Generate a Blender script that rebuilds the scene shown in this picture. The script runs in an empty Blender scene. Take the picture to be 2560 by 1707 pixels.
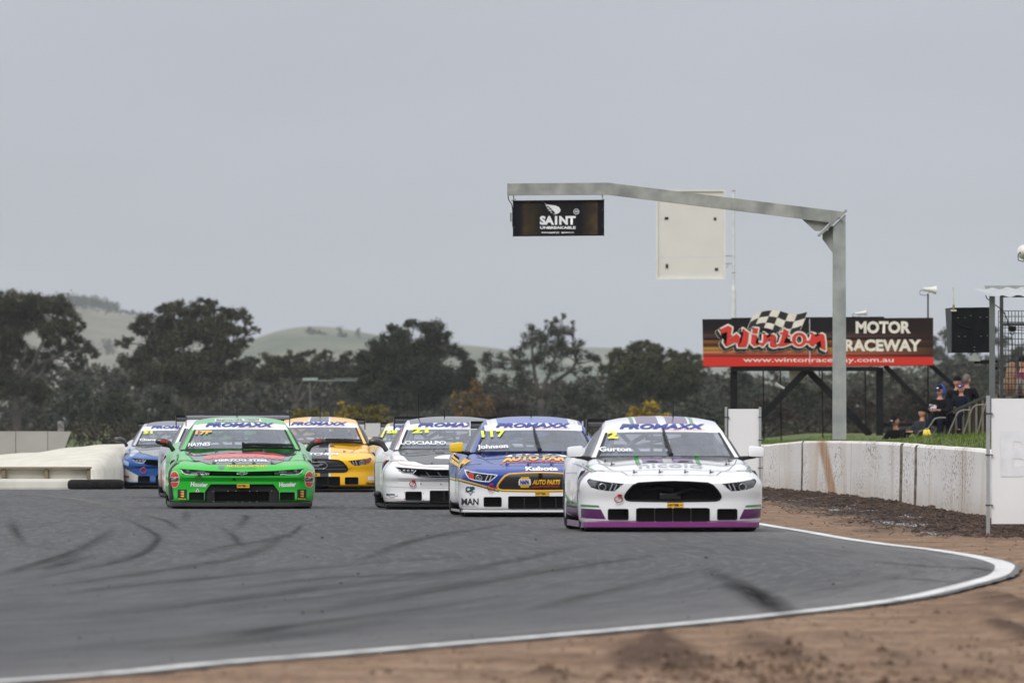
import bpy, bmesh, math, random
from mathutils import Vector, Matrix, noise
from mathutils.bvhtree import BVHTree

C = bpy.context.scene.collection
SC = bpy.context.scene
R = math.radians
FPX, CAMH, HOR = 400 / 36 * 2560, 1.2, 1045.0

# ------------------------------------------------------------------ camera
cam_data = bpy.data.cameras.new('camera')
cam = bpy.data.objects.new('camera', cam_data)
C.objects.link(cam)
cam.location = (0, 0, CAMH)
cam.rotation_euler = (R(90), 0, 0)
cam_data.lens = 400
cam_data.sensor_width = 36
cam_data.shift_y = (HOR - 853.5) / 2560
cam_data.clip_start = 1
cam_data.clip_end = 30000
cam_data.dof.use_dof = True
cam_data.dof.focus_distance = 150
cam_data.dof.aperture_fstop = 9.0
SC.camera = cam

# ------------------------------------------------------------------ world: overcast sky over a Nishita sky
SUN_EL, SUN_ROT = 40, 205
world = bpy.data.worlds.new('World')
SC.world = world
world.use_nodes = True
nt = world.node_tree
for n in list(nt.nodes):
    nt.nodes.remove(n)
wo = nt.nodes.new('ShaderNodeOutputWorld')
bg = nt.nodes.new('ShaderNodeBackground')
bg.inputs['Strength'].default_value = 0.12
sky = nt.nodes.new('ShaderNodeTexSky')
sky.sky_type = 'NISHITA'
sky.sun_disc = False
sky.sun_elevation = R(SUN_EL)
sky.sun_rotation = R(SUN_ROT)
tc = nt.nodes.new('ShaderNodeTexCoord')
sep = nt.nodes.new('ShaderNodeSeparateXYZ')
nt.links.new(tc.outputs['Generated'], sep.inputs[0])
mr = nt.nodes.new('ShaderNodeMapRange')
mr.inputs['From Min'].default_value = 0
mr.inputs['From Max'].default_value = 1
nt.links.new(sep.outputs['Z'], mr.inputs['Value'])
ramp = nt.nodes.new('ShaderNodeValToRGB')
k = 1 / 0.12
ramp.color_ramp.elements[0].position = 0.0
ramp.color_ramp.elements[0].color = (0.465 * k, 0.488 * k, 0.560 * k, 1)
ramp.color_ramp.elements[1].position = 1.0
ramp.color_ramp.elements[1].color = (1.42 * k, 1.44 * k, 1.48 * k, 1)
nt.links.new(mr.outputs[0], ramp.inputs[0])
map_ = nt.nodes.new('ShaderNodeMapping')
map_.inputs['Scale'].default_value = (9, 9, 30)
nt.links.new(tc.outputs['Generated'], map_.inputs[0])
cn = nt.nodes.new('ShaderNodeTexNoise')
cn.inputs['Scale'].default_value = 1.6
cn.inputs['Detail'].default_value = 5
nt.links.new(map_.outputs[0], cn.inputs['Vector'])
cr = nt.nodes.new('ShaderNodeMapRange')
cr.inputs['From Min'].default_value = 0.3
cr.inputs['From Max'].default_value = 0.7
cr.inputs['To Min'].default_value = 0.93
cr.inputs['To Max'].default_value = 1.04
nt.links.new(cn.outputs[0], cr.inputs['Value'])
mul = nt.nodes.new('ShaderNodeVectorMath')
mul.operation = 'SCALE'
nt.links.new(ramp.outputs[0], mul.inputs[0])
nt.links.new(cr.outputs[0], mul.inputs['Scale'])
mix = nt.nodes.new('ShaderNodeMix')
mix.data_type = 'RGBA'
mix.inputs['Factor'].default_value = 0.95
nt.links.new(sky.outputs[0], mix.inputs['A'])
nt.links.new(mul.outputs[0], mix.inputs['B'])
nt.links.new(mix.outputs['Result'], bg.inputs[0])
nt.links.new(bg.outputs[0], wo.inputs[0])

sun_d = bpy.data.lights.new('sun', 'SUN')
sun_d.energy = 1.55
sun_d.angle = R(25)
sun_d.color = (1.0, 0.97, 0.93)
sun = bpy.data.objects.new('sun', sun_d)
C.objects.link(sun)
# sun stands behind the camera, to its left: light travels towards +y and down
_sd = Vector((math.sin(R(SUN_ROT)) * math.cos(R(SUN_EL)), math.cos(R(SUN_ROT)) * math.cos(R(SUN_EL)), math.sin(R(SUN_EL))))
sun.rotation_euler = _sd.to_track_quat('Z', 'Y').to_euler()
sun.location = (0, 0, 60)

SC.view_settings.view_transform = 'Standard'
SC.view_settings.look = 'None'
SC.view_settings.exposure = 0.0
SC.view_settings.gamma = 1.0
SC.view_settings.use_curve_mapping = False
SC.cycles.max_bounces = 8
SC.cycles.transparent_max_bounces = 16
SC.cycles.volume_bounces = 1

# ------------------------------------------------------------------ helpers
def at(px, py, d):
    """a pixel of the photograph at the distance d as a point of the world"""
    return Vector(((px - 1280) * d / FPX, d, CAMH - (py - HOR) * d / FPX))

def gpt(px, py, h=0.0):
    d = FPX * (CAMH - h) / (py - HOR)
    return Vector(((px - 1280) * d / FPX, d, h))

def lin(r, g, b):
    def f(v):
        v /= 255
        return v / 12.92 if v <= 0.04045 else ((v + 0.055) / 1.055) ** 2.4
    return (f(r), f(g), f(b))

def tag(o, label=None, cat=None, group=None, kind=None):
    if label: o['label'] = label
    if cat: o['category'] = cat
    if group: o['group'] = group
    if kind: o['kind'] = kind
    return o

def thing(name, label, cat, loc=(0, 0, 0), rz=0.0, group=None):
    o = bpy.data.objects.new(name, None)
    C.objects.link(o)
    o.empty_display_size = 0.2
    o.location = loc
    o.rotation_euler = (0, 0, rz)
    return tag(o, label, cat, group)

def obj(name, data, mats=None, parent=None, smooth=False, ang=None):
    """link a bmesh or mesh as ONE object"""
    if isinstance(data, bmesh.types.BMesh):
        me = bpy.data.meshes.new(name)
        data.to_mesh(me)
        data.free()
    else:
        me = data
    if mats is not None and not me.materials:
        for m in (mats if isinstance(mats, (list, tuple)) else [mats]):
            me.materials.append(m)
    if smooth:
        me.polygons.foreach_set('use_smooth', [True] * len(me.polygons))
        if ang:
            me.set_sharp_from_angle(angle=R(ang))
    o = bpy.data.objects.new(name, me)
    C.objects.link(o)
    if parent is not None:
        o.parent = parent
    return o

def box(bm, c, s, rot=None, bev=0.0):
    """axis box centred c, size s"""
    m = Matrix.Translation(c)
    if rot is not None:
        m = m @ rot
    r = bmesh.ops.create_cube(bm, size=1, matrix=m @ Matrix.Diagonal((s[0], s[1], s[2], 1)))
    if bev:
        es = list({e for v in r['verts'] for e in v.link_edges})
        bmesh.ops.bevel(bm, geom=es, offset=bev, segments=2, affect='EDGES', profile=0.6)

def tube(bm, pts, rad, n=8, cap=True):
    """tube through points; rad a number or a list"""
    pts = [Vector(p) for p in pts]
    rs = rad if isinstance(rad, (list, tuple)) else [rad] * len(pts)
    rings = []
    prev = None
    for i, p in enumerate(pts):
        d = (pts[min(i + 1, len(pts) - 1)] - pts[max(i - 1, 0)])
        if d.length < 1e-9: d = Vector((0, 0, 1))
        d.normalize()
        if prev is None:
            a = Vector((0, 0, 1)) if abs(d.z) < 0.9 else Vector((1, 0, 0))
            u = d.cross(a).normalized()
        else:
            u = (prev - d * prev.dot(d))
            u = u.normalized() if u.length > 1e-6 else d.orthogonal().normalized()
        prev = u
        w = d.cross(u)
        rings.append([bm.verts.new(p + (u * math.cos(t) + w * math.sin(t)) * rs[i])
                      for t in [2 * math.pi * j / n for j in range(n)]])
    for a, b in zip(rings, rings[1:]):
        for j in range(n):
            bm.faces.new((a[j], a[(j + 1) % n], b[(j + 1) % n], b[j]))
    if cap:
        bm.faces.new(rings[0][::-1])
        bm.faces.new(rings[-1])

def bar(bm, p, q, w, h, up=(0, 0, 1)):
    """rectangular bar from p to q: w across, h along up"""
    p, q = Vector(p), Vector(q)
    d = (q - p).normalized()
    up = Vector(up)
    if abs(d.dot(up)) > 0.95: up = Vector((0, 1, 0))
    s = d.cross(up).normalized()
    t = s.cross(d)
    vs = []
    for b in (p, q):
        vs.append([bm.verts.new(b + s * sx * w / 2 + t * sz * h / 2) for sx, sz in ((-1, -1), (1, -1), (1, 1), (-1, 1))])
    a, b = vs
    bm.faces.new(a[::-1]); bm.faces.new(b)
    for j in range(4):
        bm.faces.new((a[j], a[(j + 1) % 4], b[(j + 1) % 4], b[j]))

def lathe(bm, prof, n=24, M=None):
    """revolve profile [(r, h)] about z"""
    M = M or Matrix.Identity(4)
    rings = [[bm.verts.new(M @ Vector((max(r, 1e-4) * math.cos(2 * math.pi * j / n), max(r, 1e-4) * math.sin(2 * math.pi * j / n), h))) for j in range(n)] for r, h in prof]
    for a, b in zip(rings, rings[1:]):
        for j in range(n):
            bm.faces.new((a[j], a[(j + 1) % n], b[(j + 1) % n], b[j]))

def prism(bm, poly, M, t):
    """polygon [(u,v)] extruded by t along local z, placed by M"""
    lo = [bm.verts.new(M @ Vector((u, v, 0))) for u, v in poly]
    hi = [bm.verts.new(M @ Vector((u, v, t))) for u, v in poly]
    f1 = bm.faces.new(lo[::-1]); f2 = bm.faces.new(hi)
    n = len(poly)
    for j in range(n):
        bm.faces.new((lo[j], lo[(j + 1) % n], hi[(j + 1) % n], hi[j]))
    bmesh.ops.triangulate(bm, faces=[f1, f2])

def catmull(P, t):
    """smooth interpolation of a list of tuples at t in [0, len-1]"""
    n = len(P) - 1
    i = min(int(t), n - 1)
    f = t - i
    p0, p1, p2, p3 = P[max(i - 1, 0)], P[i], P[i + 1], P[min(i + 2, n)]
    return tuple(0.5 * ((2 * b) + (c - a) * f + (2 * a - 5 * b + 4 * c - d) * f * f + (3 * b - a - 3 * c + d) * f ** 3)
                 for a, b, c, d in zip(p0, p1, p2, p3))

def spline(P, per=8):
    out = [catmull(P, i / per) for i in range((len(P) - 1) * per)]
    out.append(tuple(P[-1]))
    return out

def lerpk(keys, t):
    if t <= keys[0][0]: return keys[0][1]
    for (a, va), (b, vb) in zip(keys, keys[1:]):
        if t <= b:
            f = (t - a) / (b - a)
            f = f * f * (3 - 2 * f)
            return va + (vb - va) * f
    return keys[-1][1]

def sstep(a, b, x):
    t = max(0.0, min(1.0, (x - a) / (b - a)))
    return t * t * (3 - 2 * t)

def rrect(x0, y0, x1, y1, r, n=4):
    out = []
    for cx, cy, a0 in ((x1 - r, y1 - r, 0), (x0 + r, y1 - r, 90), (x0 + r, y0 + r, 180), (x1 - r, y0 + r, 270)):
        for i in range(n + 1):
            a = R(a0 + 90 * i / n)
            out.append((cx + r * math.cos(a), cy + r * math.sin(a)))
    return out

def ellipse(cx, cy, rx, ry, n=28, a0=0, a1=360):
    full = a1 - a0 >= 360
    m = n if full else n + 1
    return [(cx + rx * math.cos(R(a0 + (a1 - a0) * i / n)), cy + ry * math.sin(R(a0 + (a1 - a0) * i / n))) for i in range(m)]

# ------------------------------------------------------------------ materials
_mats = {}
def mat(name, col, rough=0.6, metal=0.0, coat=0.0, var=0.08, scale=6.0, bump=0.0, bscale=None, col2=None, spec=0.5,
        stretch=None, detail=4, emis=None, coords='Object', lo=0.35, hi=0.65):
    """procedural principled material: colour wanders with noise, optional second colour and relief"""
    if name in _mats: return _mats[name]
    m = bpy.data.materials.new(name)
    _mats[name] = m
    m.use_nodes = True
    t = m.node_tree
    b = t.nodes['Principled BSDF']
    b.inputs['Roughness'].default_value = rough
    b.inputs['Metallic'].default_value = metal
    b.inputs['Specular IOR Level'].default_value = spec
    if coat:
        b.inputs['Coat Weight'].default_value = coat
        b.inputs['Coat Roughness'].default_value = 0.04
    co = t.nodes.new('ShaderNodeTexCoord')
    src = co.outputs[coords]
    if stretch:
        mp = t.nodes.new('ShaderNodeMapping')
        mp.inputs['Scale'].default_value = stretch
        t.links.new(src, mp.inputs[0])
        src = mp.outputs[0]
    nz = t.nodes.new('ShaderNodeTexNoise')
    nz.inputs['Scale'].default_value = scale
    nz.inputs['Detail'].default_value = detail
    t.links.new(src, nz.inputs['Vector'])
    rp = t.nodes.new('ShaderNodeValToRGB')
    c2 = col2 or tuple(min(1, c * (1 + var)) for c in col)
    c1 = col if col2 else tuple(c * (1 - var) for c in col)
    rp.color_ramp.elements[0].position = lo
    rp.color_ramp.elements[1].position = hi
    rp.color_ramp.elements[0].color = (*c1, 1)
    rp.color_ramp.elements[1].color = (*c2, 1)
    t.links.new(nz.outputs[0], rp.inputs[0])
    t.links.new(rp.outputs[0], b.inputs['Base Color'])
    if bump:
        bz = t.nodes.new('ShaderNodeTexNoise')
        bz.inputs['Scale'].default_value = bscale or scale * 4
        bz.inputs['Detail'].default_value = 5
        t.links.new(src, bz.inputs['Vector'])
        bp = t.nodes.new('ShaderNodeBump')
        bp.inputs['Strength'].default_value = 0.7
        bp.inputs['Distance'].default_value = bump
        t.links.new(bz.outputs[0], bp.inputs['Height'])
        t.links.new(bp.outputs[0], b.inputs['Normal'])
    if emis:
        b.inputs['Emission Color'].default_value = (*emis[0], 1)
        b.inputs['Emission Strength'].default_value = emis[1]
    return m

def N(t, kind, **kw):
    n = t.nodes.new(kind)
    for k_, v in kw.items():
        if k_ in n.inputs: n.inputs[k_].default_value = v
        else: setattr(n, k_, v)
    return n

def mathn(t, op, a, b=None, c=None):
    n = t.nodes.new('ShaderNodeMath')
    n.operation = op
    for i, v in enumerate((a, b, c)):
        if v is None: continue
        if isinstance(v, (int, float)): n.inputs[i].default_value = v
        else: t.links.new(v, n.inputs[i])
    return n.outputs[0]

def mixc(t, fac, a, b, mode='MIX'):
    n = t.nodes.new('ShaderNodeMix')
    n.data_type = 'RGBA'
    n.blend_type = mode
    for s, v in (('Factor', fac), ('A', a), ('B', b)):
        if isinstance(v, (int, float)): n.inputs[s].default_value = v
        elif isinstance(v, tuple): n.inputs[s].default_value = (*v, 1) if len(v) == 3 else v
        else: t.links.new(v, n.inputs[s])
    return n.outputs['Result']

def rampn(t, src, stops):
    n = t.nodes.new('ShaderNodeValToRGB')
    el = n.color_ramp.elements
    while len(el) < len(stops): el.new(0.5)
    for e, (p, c) in zip(el, stops):
        e.position = p
        e.color = (*c, 1) if len(c) == 3 else c
    t.links.new(src, n.inputs[0])
    return n.outputs[0]

_paints = {}
def paint(rgb, rough=0.28, coat=1.0, name=None):
    """automotive paint with a thin film of road dust"""
    key = (tuple(rgb), rough, coat)
    if key in _paints: return _paints[key]
    m = bpy.data.materials.new(name or 'car_paint')
    _paints[key] = m
    m.use_nodes = True
    t = m.node_tree
    b = t.nodes['Principled BSDF']
    b.inputs['Coat Weight'].default_value = coat * 0.8
    b.inputs['Specular IOR Level'].default_value = 0.35
    b.inputs['Coat Roughness'].default_value = 0.03
    co = N(t, 'ShaderNodeTexCoord')
    n1 = N(t, 'ShaderNodeTexNoise', Scale=2.3, Detail=6.0)
    n2 = N(t, 'ShaderNodeTexNoise', Scale=60.0, Detail=3.0)
    t.links.new(co.outputs['Object'], n1.inputs['Vector'])
    t.links.new(co.outputs['Object'], n2.inputs['Vector'])
    sp = N(t, 'ShaderNodeSeparateXYZ')
    t.links.new(co.outputs['Object'], sp.inputs[0])
    low = N(t, 'ShaderNodeMapRange')
    low.inputs['From Min'].default_value = 0.55
    low.inputs['From Max'].default_value = 0.05
    low.inputs['To Min'].default_value = 0.10
    low.inputs['To Max'].default_value = 0.55
    t.links.new(sp.outputs['Z'], low.inputs['Value'])
    d = mathn(t, 'MULTIPLY', n1.outputs[0], low.outputs[0])
    d = mathn(t, 'MULTIPLY', d, mathn(t, 'ADD', n2.outputs[0], 0.35))
    d = mathn(t, 'MULTIPLY', d, 0.5)
    c = mixc(t, d, tuple(rgb), (0.19, 0.165, 0.14))
    t.links.new(c, b.inputs['Base Color'])
    rr = mathn(t, 'ADD', mathn(t, 'MULTIPLY', d, 0.6), rough)
    t.links.new(rr, b.inputs['Roughness'])
    return m

def glassm(name, tint=(0.75, 0.8, 0.85), refl=1.0, haze=0.0, dust=(0.45, 0.45, 0.46)):
    """thin sheet of glass: fresnel mirror over tinted see-through, a diffuse film for dust and painted reflection"""
    if name in _mats: return _mats[name]
    m = bpy.data.materials.new(name)
    _mats[name] = m
    m.use_nodes = True
    t = m.node_tree
    t.nodes.remove(t.nodes['Principled BSDF'])
    out = t.nodes['Material Output']
    fr = N(t, 'ShaderNodeFresnel', IOR=1.6)
    gl = N(t, 'ShaderNodeBsdfGlossy', Roughness=0.06)
    tr = N(t, 'ShaderNodeBsdfTransparent')
    tr.inputs[0].default_value = (*tint, 1)
    df = N(t, 'ShaderNodeBsdfDiffuse')
    df.inputs[0].default_value = (*dust, 1)
    co = N(t, 'ShaderNodeTexCoord')
    nz = N(t, 'ShaderNodeTexNoise', Scale=3.5, Detail=4.0)
    t.links.new(co.outputs['Object'], nz.inputs['Vector'])
    m1 = N(t, 'ShaderNodeMixShader')
    t.links.new(mathn(t, 'MULTIPLY', nz.outputs[0], haze * 2), m1.inputs[0])
    t.links.new(tr.outputs[0], m1.inputs[1]); t.links.new(df.outputs[0], m1.inputs[2])
    m2 = N(t, 'ShaderNodeMixShader')
    t.links.new(mathn(t, 'MULTIPLY', fr.outputs[0], refl), m2.inputs[0])
    t.links.new(m1.outputs[0], m2.inputs[1]); t.links.new(gl.outputs[0], m2.inputs[2])
    t.links.new(m2.outputs[0], out.inputs['Surface'])
    return m

BLACK = mat('black_plastic', (0.010, 0.010, 0.011), 0.45, var=0.2, spec=0.25)
DARK = mat('dark_void', (0.006, 0.006, 0.006), 0.8, var=0.2)
RUBBER = mat('tyre_rubber', (0.016, 0.015, 0.015), 0.85, var=0.25, scale=14, bump=0.002, spec=0.2)
CHROME = mat('bright_metal', (0.55, 0.56, 0.58), 0.22, metal=1.0, var=0.05)
TUBE = mat('cage_tube', (0.20, 0.21, 0.23), 0.4, var=0.1)
CARBON = mat('carbon_black', (0.018, 0.018, 0.02), 0.32, coat=0.6, var=0.25, scale=30)
GLASS = glassm('windscreen_glass', (0.88, 0.91, 0.95), 1.35, 0.19, (0.34, 0.41, 0.55))  # bluish film colour paints the sky's reflection into the windscreen
SIDEGLASS = glassm('side_glass', (0.10, 0.11, 0.12), 0.55, 0.01)
LENS = glassm('lamp_lens', (0.85, 0.87, 0.9), 0.22, 0.0)

def rng(a, b, n_): return [a + (b - a) * i / n_ for i in range(n_ + 1)]

# ================================================================== flat shapes, lettering and their projection onto bodies
def flat_bm(polys):
    bm = bmesh.new()
    for p in polys:
        vs = [bm.verts.new((u, v, 0)) for u, v in p]
        f = bm.faces.new(vs)
        bmesh.ops.triangulate(bm, faces=[f])
    return bm

def text_bm(s, rect, bold=0.0, shear=0.0, ang=0.0, fit=True):
    """lettering that fills rect = (x0, y0, x1, y1)"""
    cu = bpy.data.curves.new('lettering', 'FONT')
    cu.body = s
    cu.size = 1
    cu.offset = bold
    cu.shear = shear
    cu.resolution_u = 3
    o = bpy.data.objects.new('lettering', cu)
    C.objects.link(o)
    dg = bpy.context.evaluated_depsgraph_get()
    me = bpy.data.meshes.new_from_object(o.evaluated_get(dg))
    bpy.data.objects.remove(o)
    bpy.data.curves.remove(cu)
    bm = bmesh.new()
    bm.from_mesh(me)
    bpy.data.meshes.remove(me)
    xs = [v.co.x for v in bm.verts]; ys = [v.co.y for v in bm.verts]
    x0, x1, y0, y1 = min(xs), max(xs), min(ys), max(ys)
    sx = (rect[2] - rect[0]) / (x1 - x0)
    sy = (rect[3] - rect[1]) / (y1 - y0)
    cx, cy = (rect[0] + rect[2]) / 2, (rect[1] + rect[3]) / 2
    ca, sa = math.cos(R(ang)), math.sin(R(ang))
    for v in bm.verts:
        u = (v.co.x - (x0 + x1) / 2) * sx
        w = (v.co.y - (y0 + y1) / 2) * sy
        v.co = Vector((cx + u * ca - w * sa, cy + u * sa + w * ca, 0))
    return bm

def line_poly(pts, w):
    """a ribbon of width w along 2D points, as quads"""
    out = []
    for a, b in zip(pts, pts[1:]):
        d = Vector((b[0] - a[0], b[1] - a[1]))
        if d.length < 1e-7: continue
        n_ = Vector((-d.y, d.x)).normalized() * w / 2
        e = d.normalized() * w * 0.15
        out.append([(a[0] - e.x - n_.x, a[1] - e.y - n_.y), (b[0] + e.x - n_.x, b[1] + e.y - n_.y),
                    (b[0] + e.x + n_.x, b[1] + e.y + n_.y), (a[0] - e.x + n_.x, a[1] - e.y + n_.y)])
    return out

def cut_grid(bm, step):
    for ax in (0, 1):
        lo = min(v.co[ax] for v in bm.verts); hi = max(v.co[ax] for v in bm.verts)
        n_ = int((hi - lo) / step)
        for i in range(1, n_ + 1):
            co = [0, 0, 0]; no = [0, 0, 0]
            co[ax] = lo + (hi - lo) * i / (n_ + 1); no[ax] = 1
            bmesh.ops.bisect_plane(bm, geom=bm.verts[:] + bm.edges[:] + bm.faces[:], plane_co=co, plane_no=no)

def project(bm, bvh, mode, off):
    for v in bm.verts:
        u, w = v.co.x, v.co.y
        if mode == 'front': o_, d_ = Vector((u, -3, w)), Vector((0, 1, 0))
        elif mode == 'top': o_, d_ = Vector((u, w, 4)), Vector((0, 0, -1))
        elif mode == 'left': o_, d_ = Vector((-4, u, w)), Vector((1, 0, 0))
        loc, nor, _, _ = bvh.ray_cast(o_, d_)
        if loc is None:
            loc, nor, _, _ = bvh.find_nearest(o_ + d_ * 3.2)
        if nor.dot(d_) > 0: nor = -nor
        v.co = loc + nor * off
    return bm

# ================================================================== ground, track, walls
EDGE = [(-16, 18), (-9, 31), (-5.2, 42)] + [tuple(gpt(x, y).xy) for x, y in (
    (0, 1703), (276, 1683), (553, 1656), (829, 1635), (1106, 1611), (1300, 1595), (1552, 1573), (1800, 1550), (1961, 1533), (2123, 1515),
    (2285, 1491), (2414, 1461), (2488, 1440), (2508, 1426), (2511, 1413), (2492, 1404), (2462, 1396), (2398, 1384), (2317, 1372), (2220, 1361), (2107, 1345), (2000, 1326), (1913, 1312))] + \
    [(2.45, 142), (2.1, 160), (1.8, 180), (1.5, 205), (1.2, 235), (0.8, 300), (0.2, 430)]
_tab = spline([(x, y) for x, y in EDGE], 6)
_tab.sort(key=lambda p: p[1])
_ys = [p[1] for p in _tab]
import bisect
def xe(y):
    i = bisect.bisect(_ys, y)
    if i <= 0: return _tab[0][0]
    if i >= len(_tab): return _tab[-1][0]
    (x0, y0), (x1, y1) = _tab[i - 1], _tab[i]
    return x0 + (x1 - x0) * (y - y0) / max(1e-6, y1 - y0)

def dip(y): return -0.075 * sstep(190, 205, y)

WALLN = [(2620, 119, 0.80), (2480, 130, 0.822), (2405, 138.5, 0.838), (2288, 150, 0.847), (2253, 155, 0.857), (2187, 162.5, 0.862), (2126, 168, 0.860),
         (2065, 173.5, 0.855), (2003, 178.5, 0.843), (1948, 183, 0.80), (1905, 187, 0.765)]
WALLP = [(8.3, 60, 0.8), (7.0, 90, 0.8)] + [((px - 1280) * d / FPX, d, z) for px, d, z in WALLN] + [(3.75, 203, 0.74), (3.45, 230, 0.74)]
def wx(y):
    if y <= WALLP[0][1]: return WALLP[0][0]
    for a, b in zip(WALLP, WALLP[1:]):
        if y <= b[1]: return a[0] + (b[0] - a[0]) * (y - a[1]) / (b[1] - a[1])
    return WALLP[-1][0] + (y - 230) * 0.004

SOIL = []
for _px, _py, _w, _h, _a in ((1650, 1610, 60, 26, 1.0), (1700, 1660, 90, 30, 1.0), (1560, 1650, 60, 34, 0.8), (1900, 1610, 70, 18, 0.8), (1990, 1650, 90, 22, 0.6), (1380, 1695, 60, 16, 0.8),
                            (2120, 1600, 90, 14, 0.5), (2500, 1500, 60, 40, 0.8), (2540, 1580, 50, 40, 0.8), (2250, 1650, 120, 22, 0.45), (2480, 1690, 80, 16, 0.6), (1230, 1650, 70, 10, 0.4), (1480, 1590, 60, 8, 0.4)):
    _g = gpt(_px, _py)
    SOIL.append((_g.x, _g.y, _w * _g.y / FPX, _h * _g.y * _g.y / (FPX * CAMH), _a))
def soil(x, y):
    s = 0
    for gx, gy, sx, sy, a in SOIL:
        q = ((x - gx) / sx) ** 2 + ((y - gy) / sy) ** 2
        if q < 7: s += a * math.exp(-q * 0.9)
    if s <= 0.02: return 0.0
    return max(0.0, min(1.0, s * (0.95 + 1.1 * noise.noise(Vector((x * 5.5, y * 0.9, 2))))))

def mound(x, y):
    """how far the ground behind the wall stands above the track"""
    s = x - wx(y) - 0.12
    if s <= 0 or y < 60: return 0.0
    full = 0.69 + lerpk([(150, 0.27), (166, 0.24), (173, 0.14), (182, 0.05), (200, 0.0)], y) * sstep(0.0, 0.9, s)
    if y > 200: full += 0.15 * sstep(7.0, 8.8, x) * sstep(200, 225, y)
    full *= 1 - sstep(330, 420, y)
    if y > 232: full *= sstep(0.0, 2.0, s)
    return full * sstep(0, 0.05, s) if y < 120 else full

def gz(x, y):
    z = dip(y)
    s = x - xe(y) - 0.14
    if s <= 0.02:
        return z - 0.04
    v = Vector((x, y, 0))
    z += 0.036 * sstep(-0.02, 0.03, s) - 0.04
    amp = sstep(0.05, 0.8, s)
    if y < 250:
        z += amp * (0.012 * noise.noise(v * 2.3) + 0.008 * noise.noise(v * Vector((7, 3, 1)).x))
        near = 1 - sstep(58, 80, y)
        z += amp * near * 0.03 * max(0, noise.noise(Vector((x * 3.1, y * 0.9, 3))))
        w = wx(y) - x
        if y < 90: z += amp * soil(x, y) * (0.045 + 0.03 * noise.noise(Vector((x * 9, y * 2, 4))))
        mul = sstep(1.25, 0.25, w) * sstep(112, 124, y)
        if w > 0:
            z += mul * (0.045 + 0.05 * noise.noise(Vector((x * 4, y * 0.8, 7))))
    z += mound(x, y)
    return z

def axis_list(parts):
    out = []
    for a, b, n_ in parts:
        out += [a + (b - a) * i / n_ for i in range(n_)]
    out.append(parts[-1][1])
    return out

XS = axis_list([(-9000, -600, 6), (-600, -60, 6), (-60, -14, 8), (-14, -4, 30), (-4, 6.6, 150), (6.6, 14, 30), (14, 60, 10), (60, 600, 6), (600, 9000, 6)])
YS = axis_list([(-50, 30, 6), (30, 46, 16), (46, 80, 130), (80, 130, 110), (130, 200, 130), (200, 330, 50), (330, 600, 12), (600, 1400, 10), (1400, 9900, 8)])
gm = bpy.data.meshes.new('ground')
verts, cols = [], []
for y in YS:
    for x in XS:
        far = abs(x) > 40 or y > 420
        verts.append((x, y, dip(y) - 0.04 if (far or x < -14) else gz(x, y)))
        w = wx(y) - x
        mul = sstep(1.95, 0.95, w + 0.55 * noise.noise(Vector((x * 2, y * 0.25, 1)))) * sstep(110, 122, y) if 0 < w and y < 240 else 0
        grass = 1.0 if (w <= 0.05 and y > 60) or (y > 420) or x < -40 or x > 40 else 0.0
        wet = sstep(0.05, 0.3, noise.noise(Vector((x * 2.2, y * 0.16, 5)))) * sstep(1.7, 1.0, w) * sstep(0.35, 0.7, w) * (1 if 118 < y < 185 else 0)
        cols += [mul, grass, wet, 0.0 if y > 95 or y < 44 else soil(x, y)]
nx = len(XS)
faces = [(j * nx + i, j * nx + i + 1, (j + 1) * nx + i + 1, (j + 1) * nx + i) for j in range(len(YS) - 1) for i in range(nx - 1)]
gm.from_pydata(verts, [], faces)
ca = gm.color_attributes.new('zone', 'FLOAT_COLOR', 'POINT')
ca.data.foreach_set('color', cols)

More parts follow.
